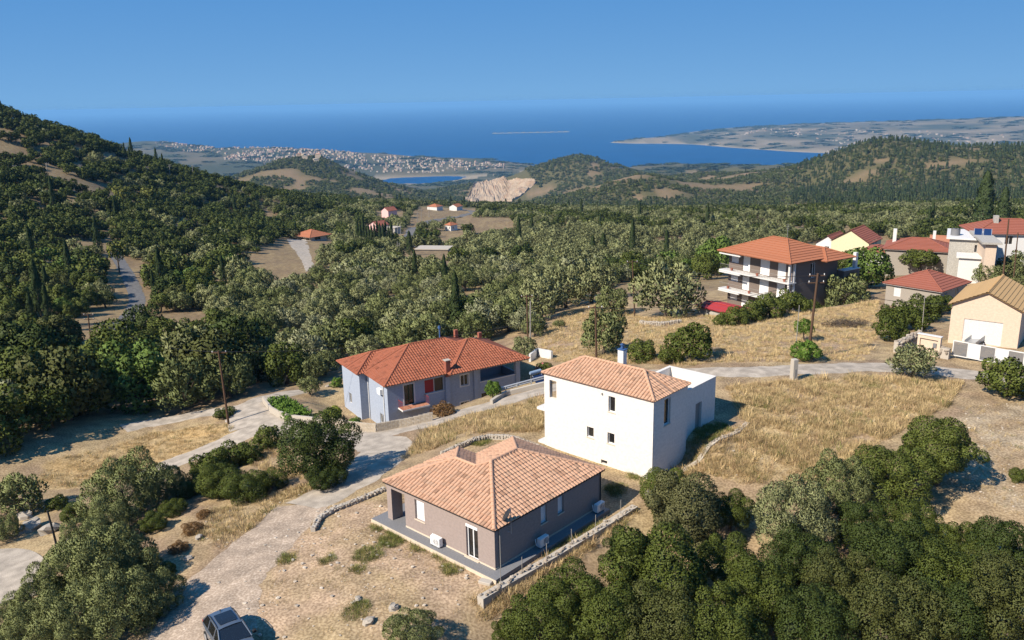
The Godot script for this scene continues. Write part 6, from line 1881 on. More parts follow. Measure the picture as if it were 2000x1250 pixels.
# a simple house: near upper wall corner EAVE, x runs to the left rear and z to the right rear
func house(called: String, label: String, eave: Vector3, deg: float, wx: float, wz: float, kind: String, wall_m: Material, roof_m: Material, windows := [], over := 0.35, k := 0.42, expo := 0.6) -> Node3D:
	rng.seed = hash(label)
	var low := 1e9
	var t := deg_to_rad(deg)
	var ax := Vector3(cos(t), 0, -sin(t))
	var az := Vector3(sin(t), 0, cos(t))
	for q in [Vector2(0, 0), Vector2(wx, 0), Vector2(0, wz), Vector2(wx, wz)]:
		var p: Vector3 = eave + ax * q.x + az * q.y
		low = minf(low, ground_h(p.x, p.z))
	low = minf(low - 0.3, eave.y - 2.2)
	var H := eave.y - low
	var o := thing(called, label, "house", Vector3(eave.x, low, eave.z), t)
	blockers.append([Vector2(eave.x, eave.z) + Vector2(ax.x + az.x, ax.z + az.z) * minf(wx, wz) * 0.5, maxf(wx, wz) * 0.62])
	var zx := Vector3.RIGHT
	var zz := Vector3.BACK
	var wl := MB.new()
	var hx := []
	var hz := []
	for w in windows:
		var q := [w[1], H - w[4], w[3], H - w[2]]
		if w[0] == "x":
			hx.append(q)
		else:
			hz.append(q)
	wall_sheet(wl, Vector3.ZERO, zx, wx, H, Vector3(0, 0, -1), hx, 0.14)
	wall_sheet(wl, Vector3.ZERO, zz, wz, H, Vector3(-1, 0, 0), hz, 0.14)
	wall_sheet(wl, Vector3(wx, 0, 0), zz, wz, H, Vector3(1, 0, 0))
	wall_sheet(wl, Vector3(0, 0, wz), zx, wx, H, Vector3(0, 0, 1))
	if kind == "gable_x":   # gable in the x face, ridge along z
		for z in [0.0, wz]:
			wl.face([Vector3(0, H, z), Vector3(wx, H, z), Vector3(wx * 0.5, H + k * wx * 0.5, z)], Vector3(0, 0, -1 if z == 0.0 else 1))
	elif kind == "gable_z":
		for x in [0.0, wx]:
			wl.face([Vector3(x, H, 0), Vector3(x, H, wz), Vector3(x, H + k * wz * 0.5, wz * 0.5)], Vector3(-1 if x == 0.0 else 1, 0, 0))
	elif kind == "flat":
		wl.face([Vector3(0, H - 0.02, 0), Vector3(wx, H - 0.02, 0), Vector3(wx, H - 0.02, wz), Vector3(0, H - 0.02, wz)], Vector3.UP)
	part(o, "wall", wl, wall_m)
	var mode := "two"
	for w in windows:
		var q := [w[1], H - w[4], w[3], H - w[2]]
		if w[0] == "x":
			window(o, w[5] if w.size() > 5 else "window", Vector3.ZERO, zx, Vector3(0, 0, -1), q, w[6] if w.size() > 6 else mode, w[7] if w.size() > 7 else M.white, 0.1)
		else:
			window(o, w[5] if w.size() > 5 else "window", Vector3.ZERO, zz, Vector3(-1, 0, 0), q, w[6] if w.size() > 6 else mode, w[7] if w.size() > 7 else M.white, 0.1)
	if kind == "hip":
		var y := H - k * over + 0.05
		var h := hip_polys(-over, wx + over, -over, wz + over, y, k)
		roof(o, h.slice(0, 4), hip_ridges(h, -over, wx + over, -over, wz + over, y), roof_m, -1, expo, 0.06, false)
		part(o, "eaves", bx(Vector3(-over + 0.05, y - 0.14, -over + 0.05), Vector3(wx + over - 0.05, y - 0.075, wz + over - 0.05)), M.white)
	elif kind == "gable_x":
		var y := H - k * over + 0.04
		var m := wx * 0.5
		var top := H + k * m + 0.04
		var s := [[[Vector3(-over, y, -over), Vector3(m, top, -over), Vector3(m, top, wz + over), Vector3(-over, y, wz + over)], Vector3.BACK], [[Vector3(wx + over, y, -over), Vector3(wx + over, y, wz + over), Vector3(m, top, wz + over), Vector3(m, top, -over)], Vector3.BACK]]
		roof(o, s, [[Vector3(m, top, -over), Vector3(m, top, wz + over)]], roof_m, -1, expo, 0.06, false)
	elif kind == "gable_z":
		var y := H - k * over + 0.04
		var m := wz * 0.5
		var top := H + k * m + 0.04
		var s := [[[Vector3(-over, y, -over), Vector3(wx + over, y, -over), Vector3(wx + over, top, m), Vector3(-over, top, m)], Vector3.RIGHT], [[Vector3(-over, y, wz + over), Vector3(-over, top, m), Vector3(wx + over, top, m), Vector3(wx + over, y, wz + over)], Vector3.RIGHT]]
		roof(o, s, [[Vector3(-over, top, m), Vector3(wx + over, top, m)]], roof_m, -1, expo, 0.06, false)
	elif kind == "flat":
		part(o, "roof_slab", bx(Vector3(-over, H, -over), Vector3(wx + over, H + 0.3, wz + over)), roof_m)
	return o

func chimney_on(o: Node3D, at: Vector3, s: float, h: float, m: Material) -> void:
	part(o, "chimney", bx(at - Vector3(s, 0.4, s), at + Vector3(s, h, s)), m)

func make_buildings() -> void:
	make_bungalow()
	make_white_house()
	make_blue_house()
	make_apartments()
	for h in HOUSES:
		var ws := []
		for w in h[9]:
			ws.append(w)
		var o := house(h[0], h[1], Vector3(h[2][0], h[2][1], h[2][2]), h[3], h[4], h[5], h[6], M[h[7]], M[h[8]], ws, h[10], h[11], h[12])
		for c in h[13]:
			chimney_on(o, Vector3(c[0], h[2][1] - o.position.y + c[1], c[2]), c[3], c[4], M[c[5]])

# ---------------------------------------------------------------- walls of stone and block
func v2(a) -> Vector2:
	return Vector2(a[0], a[1])

# a lumpy stone: a squashed box of eight jittered corners with chamfers
func stone_mesh(seed: int, rough := 0.22) -> ArrayMesh:
	rng.seed = seed
	var mb := MB.new()
	var rings := []
	for k in 4:
		var y: float = [-0.5, -0.25, 0.3, 0.5][k]
		var s: float = [0.36, 0.5, 0.47, 0.3][k]
		var ring := []
		for i in 7:
			var a := TAU * i / 7.0 + 0.3 * k
			ring.append(Vector3(cos(a) * s, y, sin(a) * s) + rand_dir() * rough * 0.3)
		rings.append(ring)
	for k in 3:
		for i in 7:
			var j := (i + 1) % 7
			var mid: Vector3 = (rings[k][i] + rings[k + 1][j]) * 0.5
			mb.face([rings[k][i], rings[k][j], rings[k + 1][j]], mid)
			mb.face([rings[k][i], rings[k + 1][j], rings[k + 1][i]], mid)
	mb.face(rings[3], Vector3.UP)
	mb.face(rings[0], Vector3.DOWN)
	return mb.mesh()

# a wall along a line of ground points: solid core, then single stones on its outer faces and top
func stone_wall(called: String, label: String, line: Array, tall: float, thick: float, size: float, rows: int, top_only := false, fixed = null, core_m: Material = null) -> Node3D:
	var pts := []
	for i in line.size() - 1:
		var a := v2(line[i])
		var b := v2(line[i + 1])
		var k := maxi(1, int(a.distance_to(b) / 0.8))
		for j in k:
			pts.append(a.lerp(b, j / float(k)))
	pts.append(v2(line[-1]))
	var c := on_ground(pts[0].x, pts[0].y)
	var o := thing(called, label, "wall", c)
	var core := MB.new()
	var rows_l := []
	for i in pts.size():
		var t: Vector2 = (pts[mini(i + 1, pts.size() - 1)] - pts[maxi(i - 1, 0)]).normalized()
		var s := Vector2(-t.y, t.x) * thick * 0.5
		var g := ground_h(pts[i].x, pts[i].y)
		var top: float = g + tall if fixed == null else fixed
		var row := []
		for q in [[-1, 0], [-1, 1], [1, 1], [1, 0]]:
			var p: Vector2 = pts[i] + s * q[0]
			row.append(Vector3(p.x, top if q[1] == 1 else g - 1.2, p.y) - c)
		rows_l.append(row)
	for i in rows_l.size() - 1:
		for k in 3:
			var mid: Vector3 = (rows_l[i][0] + rows_l[i][3]) * 0.5
			var out: Vector3 = (rows_l[i][k] + rows_l[i][k + 1]) * 0.5 - mid
			out.y = 1.0 if k == 1 else 0.0
			core.face([rows_l[i][k], rows_l[i][k + 1], rows_l[i + 1][k + 1], rows_l[i + 1][k]], out)
	for e in [0, rows_l.size() - 1]:
		core.face(rows_l[e], rows_l[e][0] - rows_l[1 if e == 0 else e - 1][0])
	part(o, "wall_core", core, M.mortar if core_m == null else core_m)
	if size <= 0.0:
		return o
	var ms := []
	for k in 4:
		ms.append(stone_mesh(500 + k))
	rng.seed = hash(label)
	var mats := [M.stone_a, M.stone_b, M.stone_c]
	var count := 0
	for i in rows_l.size() - 1:
		var a: Array = rows_l[i]
		var b: Array = rows_l[i + 1]
		var k := maxi(1, int(round(0.8 / size)))
		for j in k:
			var f := (j + 0.5) / k
			var spots := [a[1].lerp(b[1], f).lerp(a[2].lerp(b[2], f), rng.randf_range(0.2, 0.8))]
			if not top_only:
				for side in [[1, 0], [2, 3]]:
					for r in rows:
						spots.append(a[side[0]].lerp(b[side[0]], f) - Vector3(0, (r + 0.5) * size * 0.8, 0))
			for p in spots:
				if count >= 290:
					break
				count += 1
				var st := part(o, "stone", ms[rng.randi() % 4], mats[rng.randi() % 3])
				st.position = p + rand_dir() * size * 0.2
				st.rotation = Vector3(rng.randf_range(-0.25, 0.25), rng.randf() * TAU, rng.randf_range(-0.25, 0.25))
				st.scale = Vector3(size * rng.randf_range(0.7, 1.6), size * rng.randf_range(0.45, 0.95), size * rng.randf_range(0.6, 1.1))
	return o

func block_wall(called: String, label: String, line: Array, courses: int, m: Material, parent_cat := "wall") -> void:
	var c := on_ground(line[0][0], line[0][1])
	var o := thing(called, label, parent_cat, c)
	rng.seed = hash(label)
	var shapes := []
	for k in 3:
		var b := MB.new()
		b.soft_box(Vector3(-0.193, 0, -0.1), Vector3(0.193, 0.19, 0.1), 0.012)
		shapes.append(b.mesh())
	var core := MB.new()
	for i in line.size() - 1:
		var a := v2(line[i])
		var b := v2(line[i + 1])
		var n := maxi(1, int(a.distance_to(b) / 0.4))
		var t := (b - a).normalized()
		var turn := atan2(-t.y, t.x)
		for j in n:
			var p: Vector2 = a.lerp(b, (j + 0.5) / n)
			var g := ground_h(p.x, p.y) - 0.12
			var s := Vector2(-t.y, t.x) * 0.09
			var e0 := a.lerp(b, j / float(n))
			var e1 := a.lerp(b, (j + 1.0) / n)
			for side in [-1.0, 1.0]:
				core.face([Vector3(e0.x + s.x * side, g, e0.y + s.y * side) - c, Vector3(e1.x + s.x * side, g, e1.y + s.y * side) - c, Vector3(e1.x + s.x * side, g + courses * 0.2, e1.y + s.y * side) - c, Vector3(e0.x + s.x * side, g + courses * 0.2, e0.y + s.y * side) - c], Vector3(s.x * side, 0, s.y * side))
			for k in courses:
				var q := part(o, "block", shapes[k % 3], M.block_a if rng.randf() < 0.5 else M.block_b)
				var off: Vector2 = t * (0.1 if k % 2 == 0 else -0.1)
				q.position = Vector3(p.x + off.x, g + k * 0.2, p.y + off.y) - c
				q.rotation.y = turn
	part(o, "wall_core", core, M.mortar)

func pole(spec: Array) -> Vector3:
	var at := on_ground(spec[2][0], spec[2][1])
	var o := thing("utility_pole", spec[0], "pole", at, 0.0, spec[1])
	var h: float = spec[3]
	var top := Vector3(spec[4], h, 0)
	var r: float = spec[5]
	var b := MB.new()
	b.tube([Vector3(0, -0.5, 0), top * 0.5, top], [r, r * 0.86, r * 0.7], 8)
	part(o, "shaft", b, M[spec[6]])
	for k in int(spec[7]):
		var y := h - 0.25 - k * 0.7
		var a := MB.new()
		var mid := top * (y / h)
		a.box(mid + Vector3(-0.8, -0.05, -0.06 - r), mid + Vector3(0.8, 0.05, 0.06 - r))
		part(o, "cross_arm", a, M[spec[6]])
		for x in [-0.7, 0.0, 0.7]:
			var q := MB.new()
			q.tube([mid + Vector3(x, 0.05, -r), mid + Vector3(x, 0.17, -r), mid + Vector3(x, 0.22, -r)], [0.035, 0.05, 0.02], 6)
			part(o, "insulator", q, M.pvc)
	return at + top

func wire(label: String, a: Vector3, b: Vector3, sag: float, group := "") -> void:
	var pts := []
	var rad := []
	for k in 17:
		var t := k / 16.0
		pts.append(a.lerp(b, t) - Vector3(0, sag * 4.0 * t * (1.0 - t), 0) - a)
		rad.append(0.024)
	var m := MB.new()
	m.tube(pts, rad, 4, false)
	var o := part(self, "overhead_wire", m, M.dark)
	o.position = a
	tag(o, label, "wire", group)

func make_car() -> void:
	var s: Array = SPOTS.car
	var o := thing("parked_car", "silver grey car with black glass roof parked on the gravel track", "car", on_ground(s[0], s[1], 0.03), deg_to_rad(CAR_TURN))
	# length runs along z, the nose towards +z
	# stations: z, half width, bottom, top of body side
	var st := [[-2.2, 0.72, 0.45, 0.86], [-2.1, 0.84, 0.3, 0.98], [-1.4, 0.92, 0.24, 1.02], [-0.4, 0.93, 0.22, 1.0], [0.5, 0.93, 0.22, 0.98], [1.2, 0.92, 0.24, 0.95], [1.85, 0.86, 0.28, 0.86], [2.18, 0.7, 0.38, 0.72]]
	var b := MB.new()
	var rings := []
	for q in st:
		var w: float = q[1]
		rings.append([Vector3(-w * 0.92, q[2], q[0]), Vector3(-w, lerpf(q[2], q[3], 0.35), q[0]), Vector3(-w * 0.98, lerpf(q[2], q[3], 0.75), q[0]), Vector3(-w * 0.9, q[3], q[0]), Vector3(-w * 0.45, q[3] + 0.055, q[0]), Vector3(0, q[3] + 0.07, q[0]), Vector3(w * 0.45, q[3] + 0.055, q[0]), Vector3(w * 0.9, q[3], q[0]), Vector3(w * 0.98, lerpf(q[2], q[3], 0.75), q[0]), Vector3(w, lerpf(q[2], q[3], 0.35), q[0]), Vector3(w * 0.92, q[2], q[0])])
	var loft := func(mb: MB, rs: Array, mid_y: float) -> void:
		for k in rs.size() - 1:
			for i in rs[k].size() - 1:
				var m: Vector3 = (rs[k][i] + rs[k + 1][i + 1]) * 0.5
				mb.face([rs[k][i], rs[k][i + 1], rs[k + 1][i + 1], rs[k + 1][i]], Vector3(m.x, (m.y - mid_y) * 1.5, 0))
	loft.call(b, rings, 0.6)
	b.face(rings[0], Vector3(0, 0, -1))
	b.face(rings[-1], Vector3(0, 0, 1))
	part(o, "body", b, M.car_paint)
	# cabin: pillars and roof
	var roof_pts := [[-1.55, 0.60, 1.50], [-1.1, 0.64, 1.585], [-0.3, 0.655, 1.61], [0.28, 0.64, 1.575]]
	var rp := MB.new()
	var rr := []
	for q in roof_pts:
		rr.append([Vector3(-q[1], q[2] - 0.07, q[0]), Vector3(-q[1] * 0.93, q[2] - 0.015, q[0]), Vector3(-q[1] * 0.5, q[2] + 0.02, q[0]), Vector3(0, q[2] + 0.03, q[0]), Vector3(q[1] * 0.5, q[2] + 0.02, q[0]), Vector3(q[1] * 0.93, q[2] - 0.015, q[0]), Vector3(q[1], q[2] - 0.07, q[0])])
	loft.call(rp, rr, 1.0)
	var rf := part(o, "roof", rp, M.car_paint)
	var sr := MB.new()
	sr.face([Vector3(-0.46, 1.625, -1.05), Vector3(0.46, 1.625, -1.05), Vector3(0.48, 1.652, -0.35), Vector3(-0.48, 1.652, -0.35)], Vector3.UP)
	sr.face([Vector3(-0.48, 1.652, -0.35), Vector3(0.48, 1.652, -0.35), Vector3(0.45, 1.64, 0.02), Vector3(-0.45, 1.64, 0.02)], Vector3.UP)
	part(rf, "glass_sunroof", sr, M.car_glass)
	for x in [-1.0, 1.0]:
		var rl := MB.new()
		rl.tube([Vector3(x * 0.6, 1.53, -1.35), Vector3(x * 0.62, 1.61, -1.1), Vector3(x * 0.63, 1.635, -0.3), Vector3(x * 0.62, 1.59, 0.1)], [0.02, 0.022, 0.022, 0.02], 6)
		part(rf, "roof_rail", rl, M.dark)
	var fin := MB.new()
	fin.tri(Vector3(0, 1.6, -1.42), Vector3(0, 1.68, -1.4), Vector3(0, 1.61, -1.2))
	fin.box(Vector3(-0.02, 1.56, -1.42), Vector3(0.02, 1.66, -1.36))
	part(rf, "aerial", fin, M.dark)
	var ws := MB.new()
	ws.face([Vector3(-0.64, 1.52, 0.28), Vector3(0.64, 1.52, 0.28), Vector3(0.83, 1.03, 1.02), Vector3(-0.83, 1.03, 1.02)], Vector3(0, 1, 1))
	ws.face([Vector3(-0.64, 1.52, 0.28), Vector3(0.0, 1.6, 0.28), Vector3(0.64, 1.52, 0.28)], Vector3(0, 1, 1))
	part(o, "windscreen", ws, M.car_glass)
	var rw := MB.new()
	rw.face([Vector3(-0.6, 1.44, -1.55), Vector3(0.6, 1.44, -1.55), Vector3(0.74, 1.03, -2.0), Vector3(-0.74, 1.03, -2.0)], Vector3(0, 1, -1))
	rw.face([Vector3(-0.6, 1.44, -1.55), Vector3(0.0, 1.53, -1.55), Vector3(0.6, 1.44, -1.55)], Vector3(0, 1, -1))
	part(o, "rear_window", rw, M.car_glass)
	for x in [-1.0, 1.0]:
		for w in [[-1.85, -0.95, -1.5, -0.98], [-0.88, 0.0, -0.88, -0.02], [0.07, 0.95, 0.07, 0.3]]:
			var g := MB.new()
			g.face([Vector3(x * 0.86, 1.03, w[0]), Vector3(x * 0.86, 1.03, w[1]), Vector3(x * 0.655, 1.52, w[3]), Vector3(x * 0.645, 1.5, w[2])], Vector3(x, 0.3, 0))
			part(o, "side_window", g, M.car_glass)
		var pl := MB.new()
		for p in [[Vector3(0.84, 1.02, 1.03), Vector3(0.65, 1.54, 0.27)], [Vector3(0.86, 1.02, 0.03), Vector3(0.66, 1.54, 0.03)], [Vector3(0.86, 1.02, -0.92), Vector3(0.655, 1.54, -0.93)], [Vector3(0.78, 1.02, -2.0), Vector3(0.61, 1.47, -1.55)], [Vector3(0.65, 1.535, 0.27), Vector3(0.61, 1.46, -1.55)]]:
			pl.tube([p[0] * Vector3(x, 1, 1), p[1] * Vector3(x, 1, 1)], [0.045, 0.04], 5)
		part(o, "window_pillars", pl, M.car_paint)
		var mi := MB.new()
		mi.soft_box(Vector3(x * 1.05 - 0.1, 1.0, 0.72), Vector3(x * 1.05 + 0.1, 1.16, 0.88), 0.03)
		part(o, "wing_mirror", mi, M.dark)
		var hl := MB.new()
		hl.soft_box(Vector3(x * 0.66 - 0.14, 0.68, 1.93), Vector3(x * 0.66 + 0.14, 0.8, 2.14), 0.03)
		part(o, "headlight", hl, M.pvc)
		var tl := MB.new()
		tl.soft_box(Vector3(x * 0.7 - 0.1, 0.75, -2.2), Vector3(x * 0.7 + 0.1, 0.98, -2.06), 0.03)
		part(o, "tail_light", tl, M.red_paint)
		for z in [-1.35, 1.38]:
			var ty := MB.new()
			ty.tube([Vector3(x * 0.74, 0.34, z), Vector3(x * 0.94, 0.34, z)], [0.34, 0.33], 20)
			var t := part(o, "wheel", ty, M.rubber)
			var ri := MB.new()
			ri.tube([Vector3(x * 0.93, 0.34, z), Vector3(x * 0.952, 0.34, z)], [0.22, 0.2], 14)
			part(t, "rim", ri, M.steel)
	part(o, "grille", bx(Vector3(-0.4, 0.5, 2.1), Vector3(0.4, 0.66, 2.2)), M.dark)

func make_gate() -> void:
	var a := v2(SPOTS.gate[0])
	var b := v2(SPOTS.gate[1])
	b = a + (b - a).normalized() * 6.6
	var d := b - a
	var turn := atan2(-d.y, d.x)
	var at := on_ground(a.x, a.y)
	at.y = maxf(at.y, ground_h(b.x, b.y))
	var o := thing("sliding_gate", "white sliding gate with three dark louvred panels before the garage", "gate", at, turn)
	var len := d.length()
	var fr := MB.new()
	for x in [0.0, 2.45, 4.9]:
		fr.box(Vector3(x, 0.05, -0.05), Vector3(x + 0.09, 1.62, 0.05))
		fr.box(Vector3(x + 1.36, 0.05, -0.05), Vector3(x + 1.45, 1.62, 0.05))
		fr.box(Vector3(x + 0.09, 1.53, -0.05), Vector3(x + 1.36, 1.62, 0.05))
		fr.box(Vector3(x + 0.09, 0.05, -0.05), Vector3(x + 1.36, 0.14, 0.05))
	part(o, "frame", fr, M.white)
	for x in [1.45, 3.9]:
		part(o, "infill_panel", bx(Vector3(x + 0.001, 0.06, -0.03), Vector3(x + 0.999, 1.6, 0.03)), M.white)
	for x in [0.09, 2.54, 4.99]:
		for k in 11:
			var s := MB.new()
			var y := 0.15 + k * 0.125
			s.face([Vector3(x, y, -0.035), Vector3(x + 1.27, y, -0.035), Vector3(x + 1.27, y + 0.1, 0.0), Vector3(x, y + 0.1, 0.0)], Vector3(0, 0.3, 1))
			s.box(Vector3(x + 0.002, y, 0.001), Vector3(x + 1.268, y + 0.085, 0.025))
			part(o, "slat", s, M.grey_metal)
	# pillar with a niche and house number plate
	var p := v2(SPOTS.pillar)
	var g := thing("gate_pillar", "peach gate pillar with a framed niche beside the stone garden wall", "pillar", on_ground(p.x, p.y), turn)
	var pl := MB.new()
	pl.box(Vector3(-1.1, -0.3, -0.18), Vector3(-0.86, 2.1, 0.2))
	pl.box(Vector3(0.86, -0.3, -0.18), Vector3(1.1, 2.1, 0.2))
	pl.box(Vector3(-0.859, 1.75, -0.179), Vector3(0.859, 2.1, 0.199))
	pl.box(Vector3(-0.859, -0.3, -0.15), Vector3(0.859, 1.749, 0.02))
	part(g, "pillar", pl, M.peach)
	part(g, "coping", bx(Vector3(-1.16, 2.1, -0.24), Vector3(1.16, 2.17, 0.26)), M.white)
	var mb := MB.new()
	mb.soft_box(Vector3(0.38, 0.95, 0.021), Vector3(0.72, 1.4, 0.12), 0.02)
	part(g, "letter_box", mb, M.grey_metal)
	for k in 2:
		var w: Array = [SPOTS.gate_wall, SPOTS.gate_wall2][k]
		stone_wall("garden_wall", ["pale dressed stone garden wall left of the gate pillar", "short pale stone wall between the pillar and the gate"][k].replace(" left of", " running back from"), w, 1.1, 0.4, 0.42, 2)

func make_trailer() -> void:
	var s: Array = SPOTS.trailer
	var o := thing("car_trailer", "tipped grey car trailer with its drawbar in front of the garage", "trailer", on_ground(s[0], s[1]), deg_to_rad(32))
	var tip := Basis(Vector3(0, 0, 1), 0.28)
	var b := MB.new()
	var c := Vector3(0, 0.55, 0)
	for q in [[Vector3(-1.1, 0, -0.6), Vector3(1.1, 0.05, 0.6)], [Vector3(-1.1, 0.051, -0.6), Vector3(1.1, 0.45, -0.56)], [Vector3(-1.1, 0.051, 0.56), Vector3(1.1, 0.45, 0.6)], [Vector3(1.06, 0.051, -0.559), Vector3(1.1, 0.45, 0.559)], [Vector3(-1.1, 0.051, -0.559), Vector3(-1.06, 0.3, 0.559)]]:
		b.box(q[0], q[1])
	var t := part(o, "tub", b, M.steel)
	t.transform = Transform3D(tip, c)
	for z in [-0.72, 0.72]:
		var w := MB.new()
		w.tube([Vector3(0, 0.3, z - 0.08), Vector3(0, 0.3, z + 0.08)], [0.3, 0.3], 16)
		var wh := part(o, "wheel", w, M.rubber)
		var r := MB.new()
		r.tube([Vector3(0, 0.3, z - 0.085), Vector3(0, 0.3, z + 0.085)], [0.16, 0.16], 10)
		part(wh, "rim", r, M.pvc)
	for z in [-0.4, 0.4]:
		var d := MB.new()
		d.tube([c + tip * Vector3(1.1, 0.02, z), c + tip * Vector3(2.3, 0.05, 0)], [0.035, 0.035], 6)
		part(o, "drawbar", d, M.steel)
	var jl := MB.new()
	jl.tube([c + tip * Vector3(1.7, 0, 0), Vector3(1.7, 0.0, 0)], [0.03, 0.03], 6)
	part(o, "jockey_leg", jl, M.steel)

func make_street_things() -> void:
	M.stone_a = mat(lin(0.42, 0.355, 0.285), 0.95, "grain", 0.5)
	M.stone_b = mat(lin(0.34, 0.285, 0.225), 0.95, "grain", 0.5)
	M.stone_c = mat(lin(0.48, 0.42, 0.345), 0.95, "grain", 0.5)
	M.block_a = mat(lin(0.46, 0.39, 0.30), 0.95, "grain", 0.4)
	M.block_b = mat(lin(0.40, 0.34, 0.265), 0.95, "grain", 0.4)
	M.car_paint = mat(lin(0.10, 0.125, 0.16), 0.28)
	M.car_paint.metallic = 0.35
	M.car_paint.clearcoat_enabled = true
	M.car_paint.clearcoat = 1.0
	M.car_paint.clearcoat_roughness = 0.04
	M.car_glass = mat(lin(0.012, 0.012, 0.012), 0.04)
	M.car_glass.metallic_specular = 0.7
	M.tank_blue = mat(lin(0.22, 0.30, 0.40), 0.3)
	make_car()
	make_gate()
	make_trailer()
	# walls
	block_wall("block_wall", "bare concrete block wall along the lane in front of the blue house", SPOTS.block_wall, 5, M.block_a)
	stone_wall("yard_wall", "low pale rendered wall round the vine bed at the junction", SPOTS.yard_wall, 0.7, 0.22, 0.0, 0)
	stone_wall("boundary_wall", "long low whitish stone wall beside the bungalow's shaded side", SPOTS.boundary, 0.4, 0.5, 0.26, 1, true, -0.02)
	stone_wall("path_edge_wall", "curving pale rubble edging wall beside the white house", SPOTS.path_edge, 0.12, 0.4, 0.2, 1, true)
	stone_wall("retaining_wall", "rough white stone retaining wall between driveway and bungalow", SPOTS.retaining, 0.3, 0.3, 0.19, 2)
	stone_wall("courtyard_wall", "curved dry stone wall behind the bungalow courtyard", SPOTS.court, 0.42, 0.22, 0.17, 2)
	stone_wall("lane_retaining_wall", "low pale kerb wall climbing along the lane under the guard rail", SPOTS.upper_wall, 0.5, 0.3, 0.0, 0)
	stone_wall("terrace_wall", "white dry stone terrace wall under the huge round olive", SPOTS.terrace, 0.5, 0.4, 0.24, 2)
	stone_wall("white_garden_wall", "white painted garden wall behind the blue house drive", SPOTS.white_wall, 1.0, 0.25, 0.0, 0, false, null, M.white)
	# guard rail
	var ra: Array = SPOTS.rail
	var g0 := on_ground(ra[0][0], ra[0][1])
	var gr := thing("guard_rail", "grey steel guard rail beside the lane above the blue house", "guard rail", g0)
	var beam := []
	for i in ra.size():
		beam.append(on_ground(ra[i][0], ra[i][1], 0.85) - g0)
	var bm := MB.new()
	for k in [-0.1, 0.1]:
		var l := []
		for p in beam:
			l.append(p + Vector3(0, k, 0))
		bm.tube(l, [0.09, 0.09, 0.09], 6)
	part(gr, "beam", bm, M.steel)
	for i in 5:
		var t := i / 4.0 * (beam.size() - 1)
		var p: Vector3 = beam[mini(int(t), beam.size() - 2)].lerp(beam[mini(int(t), beam.size() - 2) + 1], t - mini(int(t), beam.size() - 2))
		part(gr, "post", bx(p + Vector3(-0.05, -1.3, 0.06), p + Vector3(0.05, 0.1, 0.16)), M.steel)
	# solar water heater
	var sh := thing("solar_water_heater", "solar water heater with blue tank standing beside the lane", "water heater", on_ground(SPOTS.heater[0], SPOTS.heater[1]), deg_to_rad(40))
	var tk := MB.new()
	tk.tube([Vector3(-0.75, 1.35, 0), Vector3(-0.7, 1.35, 0), Vector3(0.7, 1.35, 0), Vector3(0.75, 1.35, 0)], [0.1, 0.21, 0.21, 0.1], 14)
	part(sh, "tank", tk, M.tank_blue)
	var pn := MB.new()
	pn.face([Vector3(-0.7, 0.2, 1.2), Vector3(0.7, 0.2, 1.2), Vector3(0.7, 1.1, 0.25), Vector3(-0.7, 1.1, 0.25)], Vector3(0, 1, 1))
	part(sh, "panel", pn, M.solar)
	for x in [-0.6, 0.6]:
		var lg := MB.new()
		lg.tube([Vector3(x, -0.1, -0.1), Vector3(x, 1.15, 0)], [0.03, 0.03], 5)
		lg.tube([Vector3(x, -0.1, 1.25), Vector3(x, 1.15, 0.2)], [0.03, 0.03], 5)
		part(sh, "stand_leg", lg, M.steel)
	# solar panels on the concrete house
	for n in get_children():
		if n.name == "concrete_house":
			var hh: float = 0.0
			for h in HOUSES:
				if h[0] == "concrete_house":
					hh = h[2][1] - n.position.y
			for k in 2:
				var sp := thing("solar_collector", "dark blue solar collector tilted on the concrete house roof", "solar collector", n.transform * Vector3(1.6 - k * 1.3, hh + 0.3, 1.2), n.rotation.y, "solar panels on the concrete house roof")
				var f := MB.new()
				f.face([Vector3(-0.6, 0.05, -1.2), Vector3(0.6, 0.05, -1.2), Vector3(0.6, 1.3, 0.6), Vector3(-0.6, 1.3, 0.6)], Vector3(0, 1, -1))
				part(sp, "panel", f, M.solar)
				var q := MB.new()
				for e in [[-0.6, -0.52], [0.52, 0.6]]:
					q.face([Vector3(e[0], 0.06, -1.23), Vector3(e[1], 0.06, -1.23), Vector3(e[1], 1.32, 0.59), Vector3(e[0], 1.32, 0.59)], Vector3(0, 1, -1))
				q.tube([Vector3(-0.5, 0, 0.6), Vector3(-0.5, 1.28, 0.58)], [0.025, 0.025], 5)
				q.tube([Vector3(0.5, 0, 0.6), Vector3(0.5, 1.28, 0.58)], [0.025, 0.025], 5)
				part(sp, "frame", q, M.steel)
			var tb := thing("water_tank", "dark plastic water tank on the concrete house roof", "water tank", n.transform * Vector3(4.8, hh + 0.3, 2.0))
			var tm := MB.new()
			tm.tube([Vector3(0, 0, 0), Vector3(0, 1.0, 0), Vector3(0, 1.1, 0)], [0.7, 0.7, 0.5], 14)
			part(tb, "tank", tm, M.slab_grey)
			var lid := MB.new()
			lid.tube([Vector3(0, 1.1, 0), Vector3(0, 1.18, 0)], [0.22, 0.2], 10)
			part(tb, "lid", lid, M.dark)
	# poles and wires
	var tops := []
	for p in POLES:
		tops.append(pole(p))
	wire("sagging wire from the field pole to the white house pole", tops[0] + Vector3(0, -0.1, 0), tops[1] + Vector3(0, -0.1, 0), 1.4)
	wire("wire from the white house pole to the stout transformer pole", tops[1] + Vector3(0, -0.2, 0), tops[5] + Vector3(0, -0.6, 0), 1.0)
	wire("wire from the white house pole to the pair of poles", tops[1] + Vector3(0, -0.1, 0), tops[2] + Vector3(0, -0.1, 0), 0.9)
	wire("wire from the stout transformer pole to the pole by the huge olive", tops[5] + Vector3(0, -0.2, 0), tops[4] + Vector3(0, -0.1, 0), 0.9)
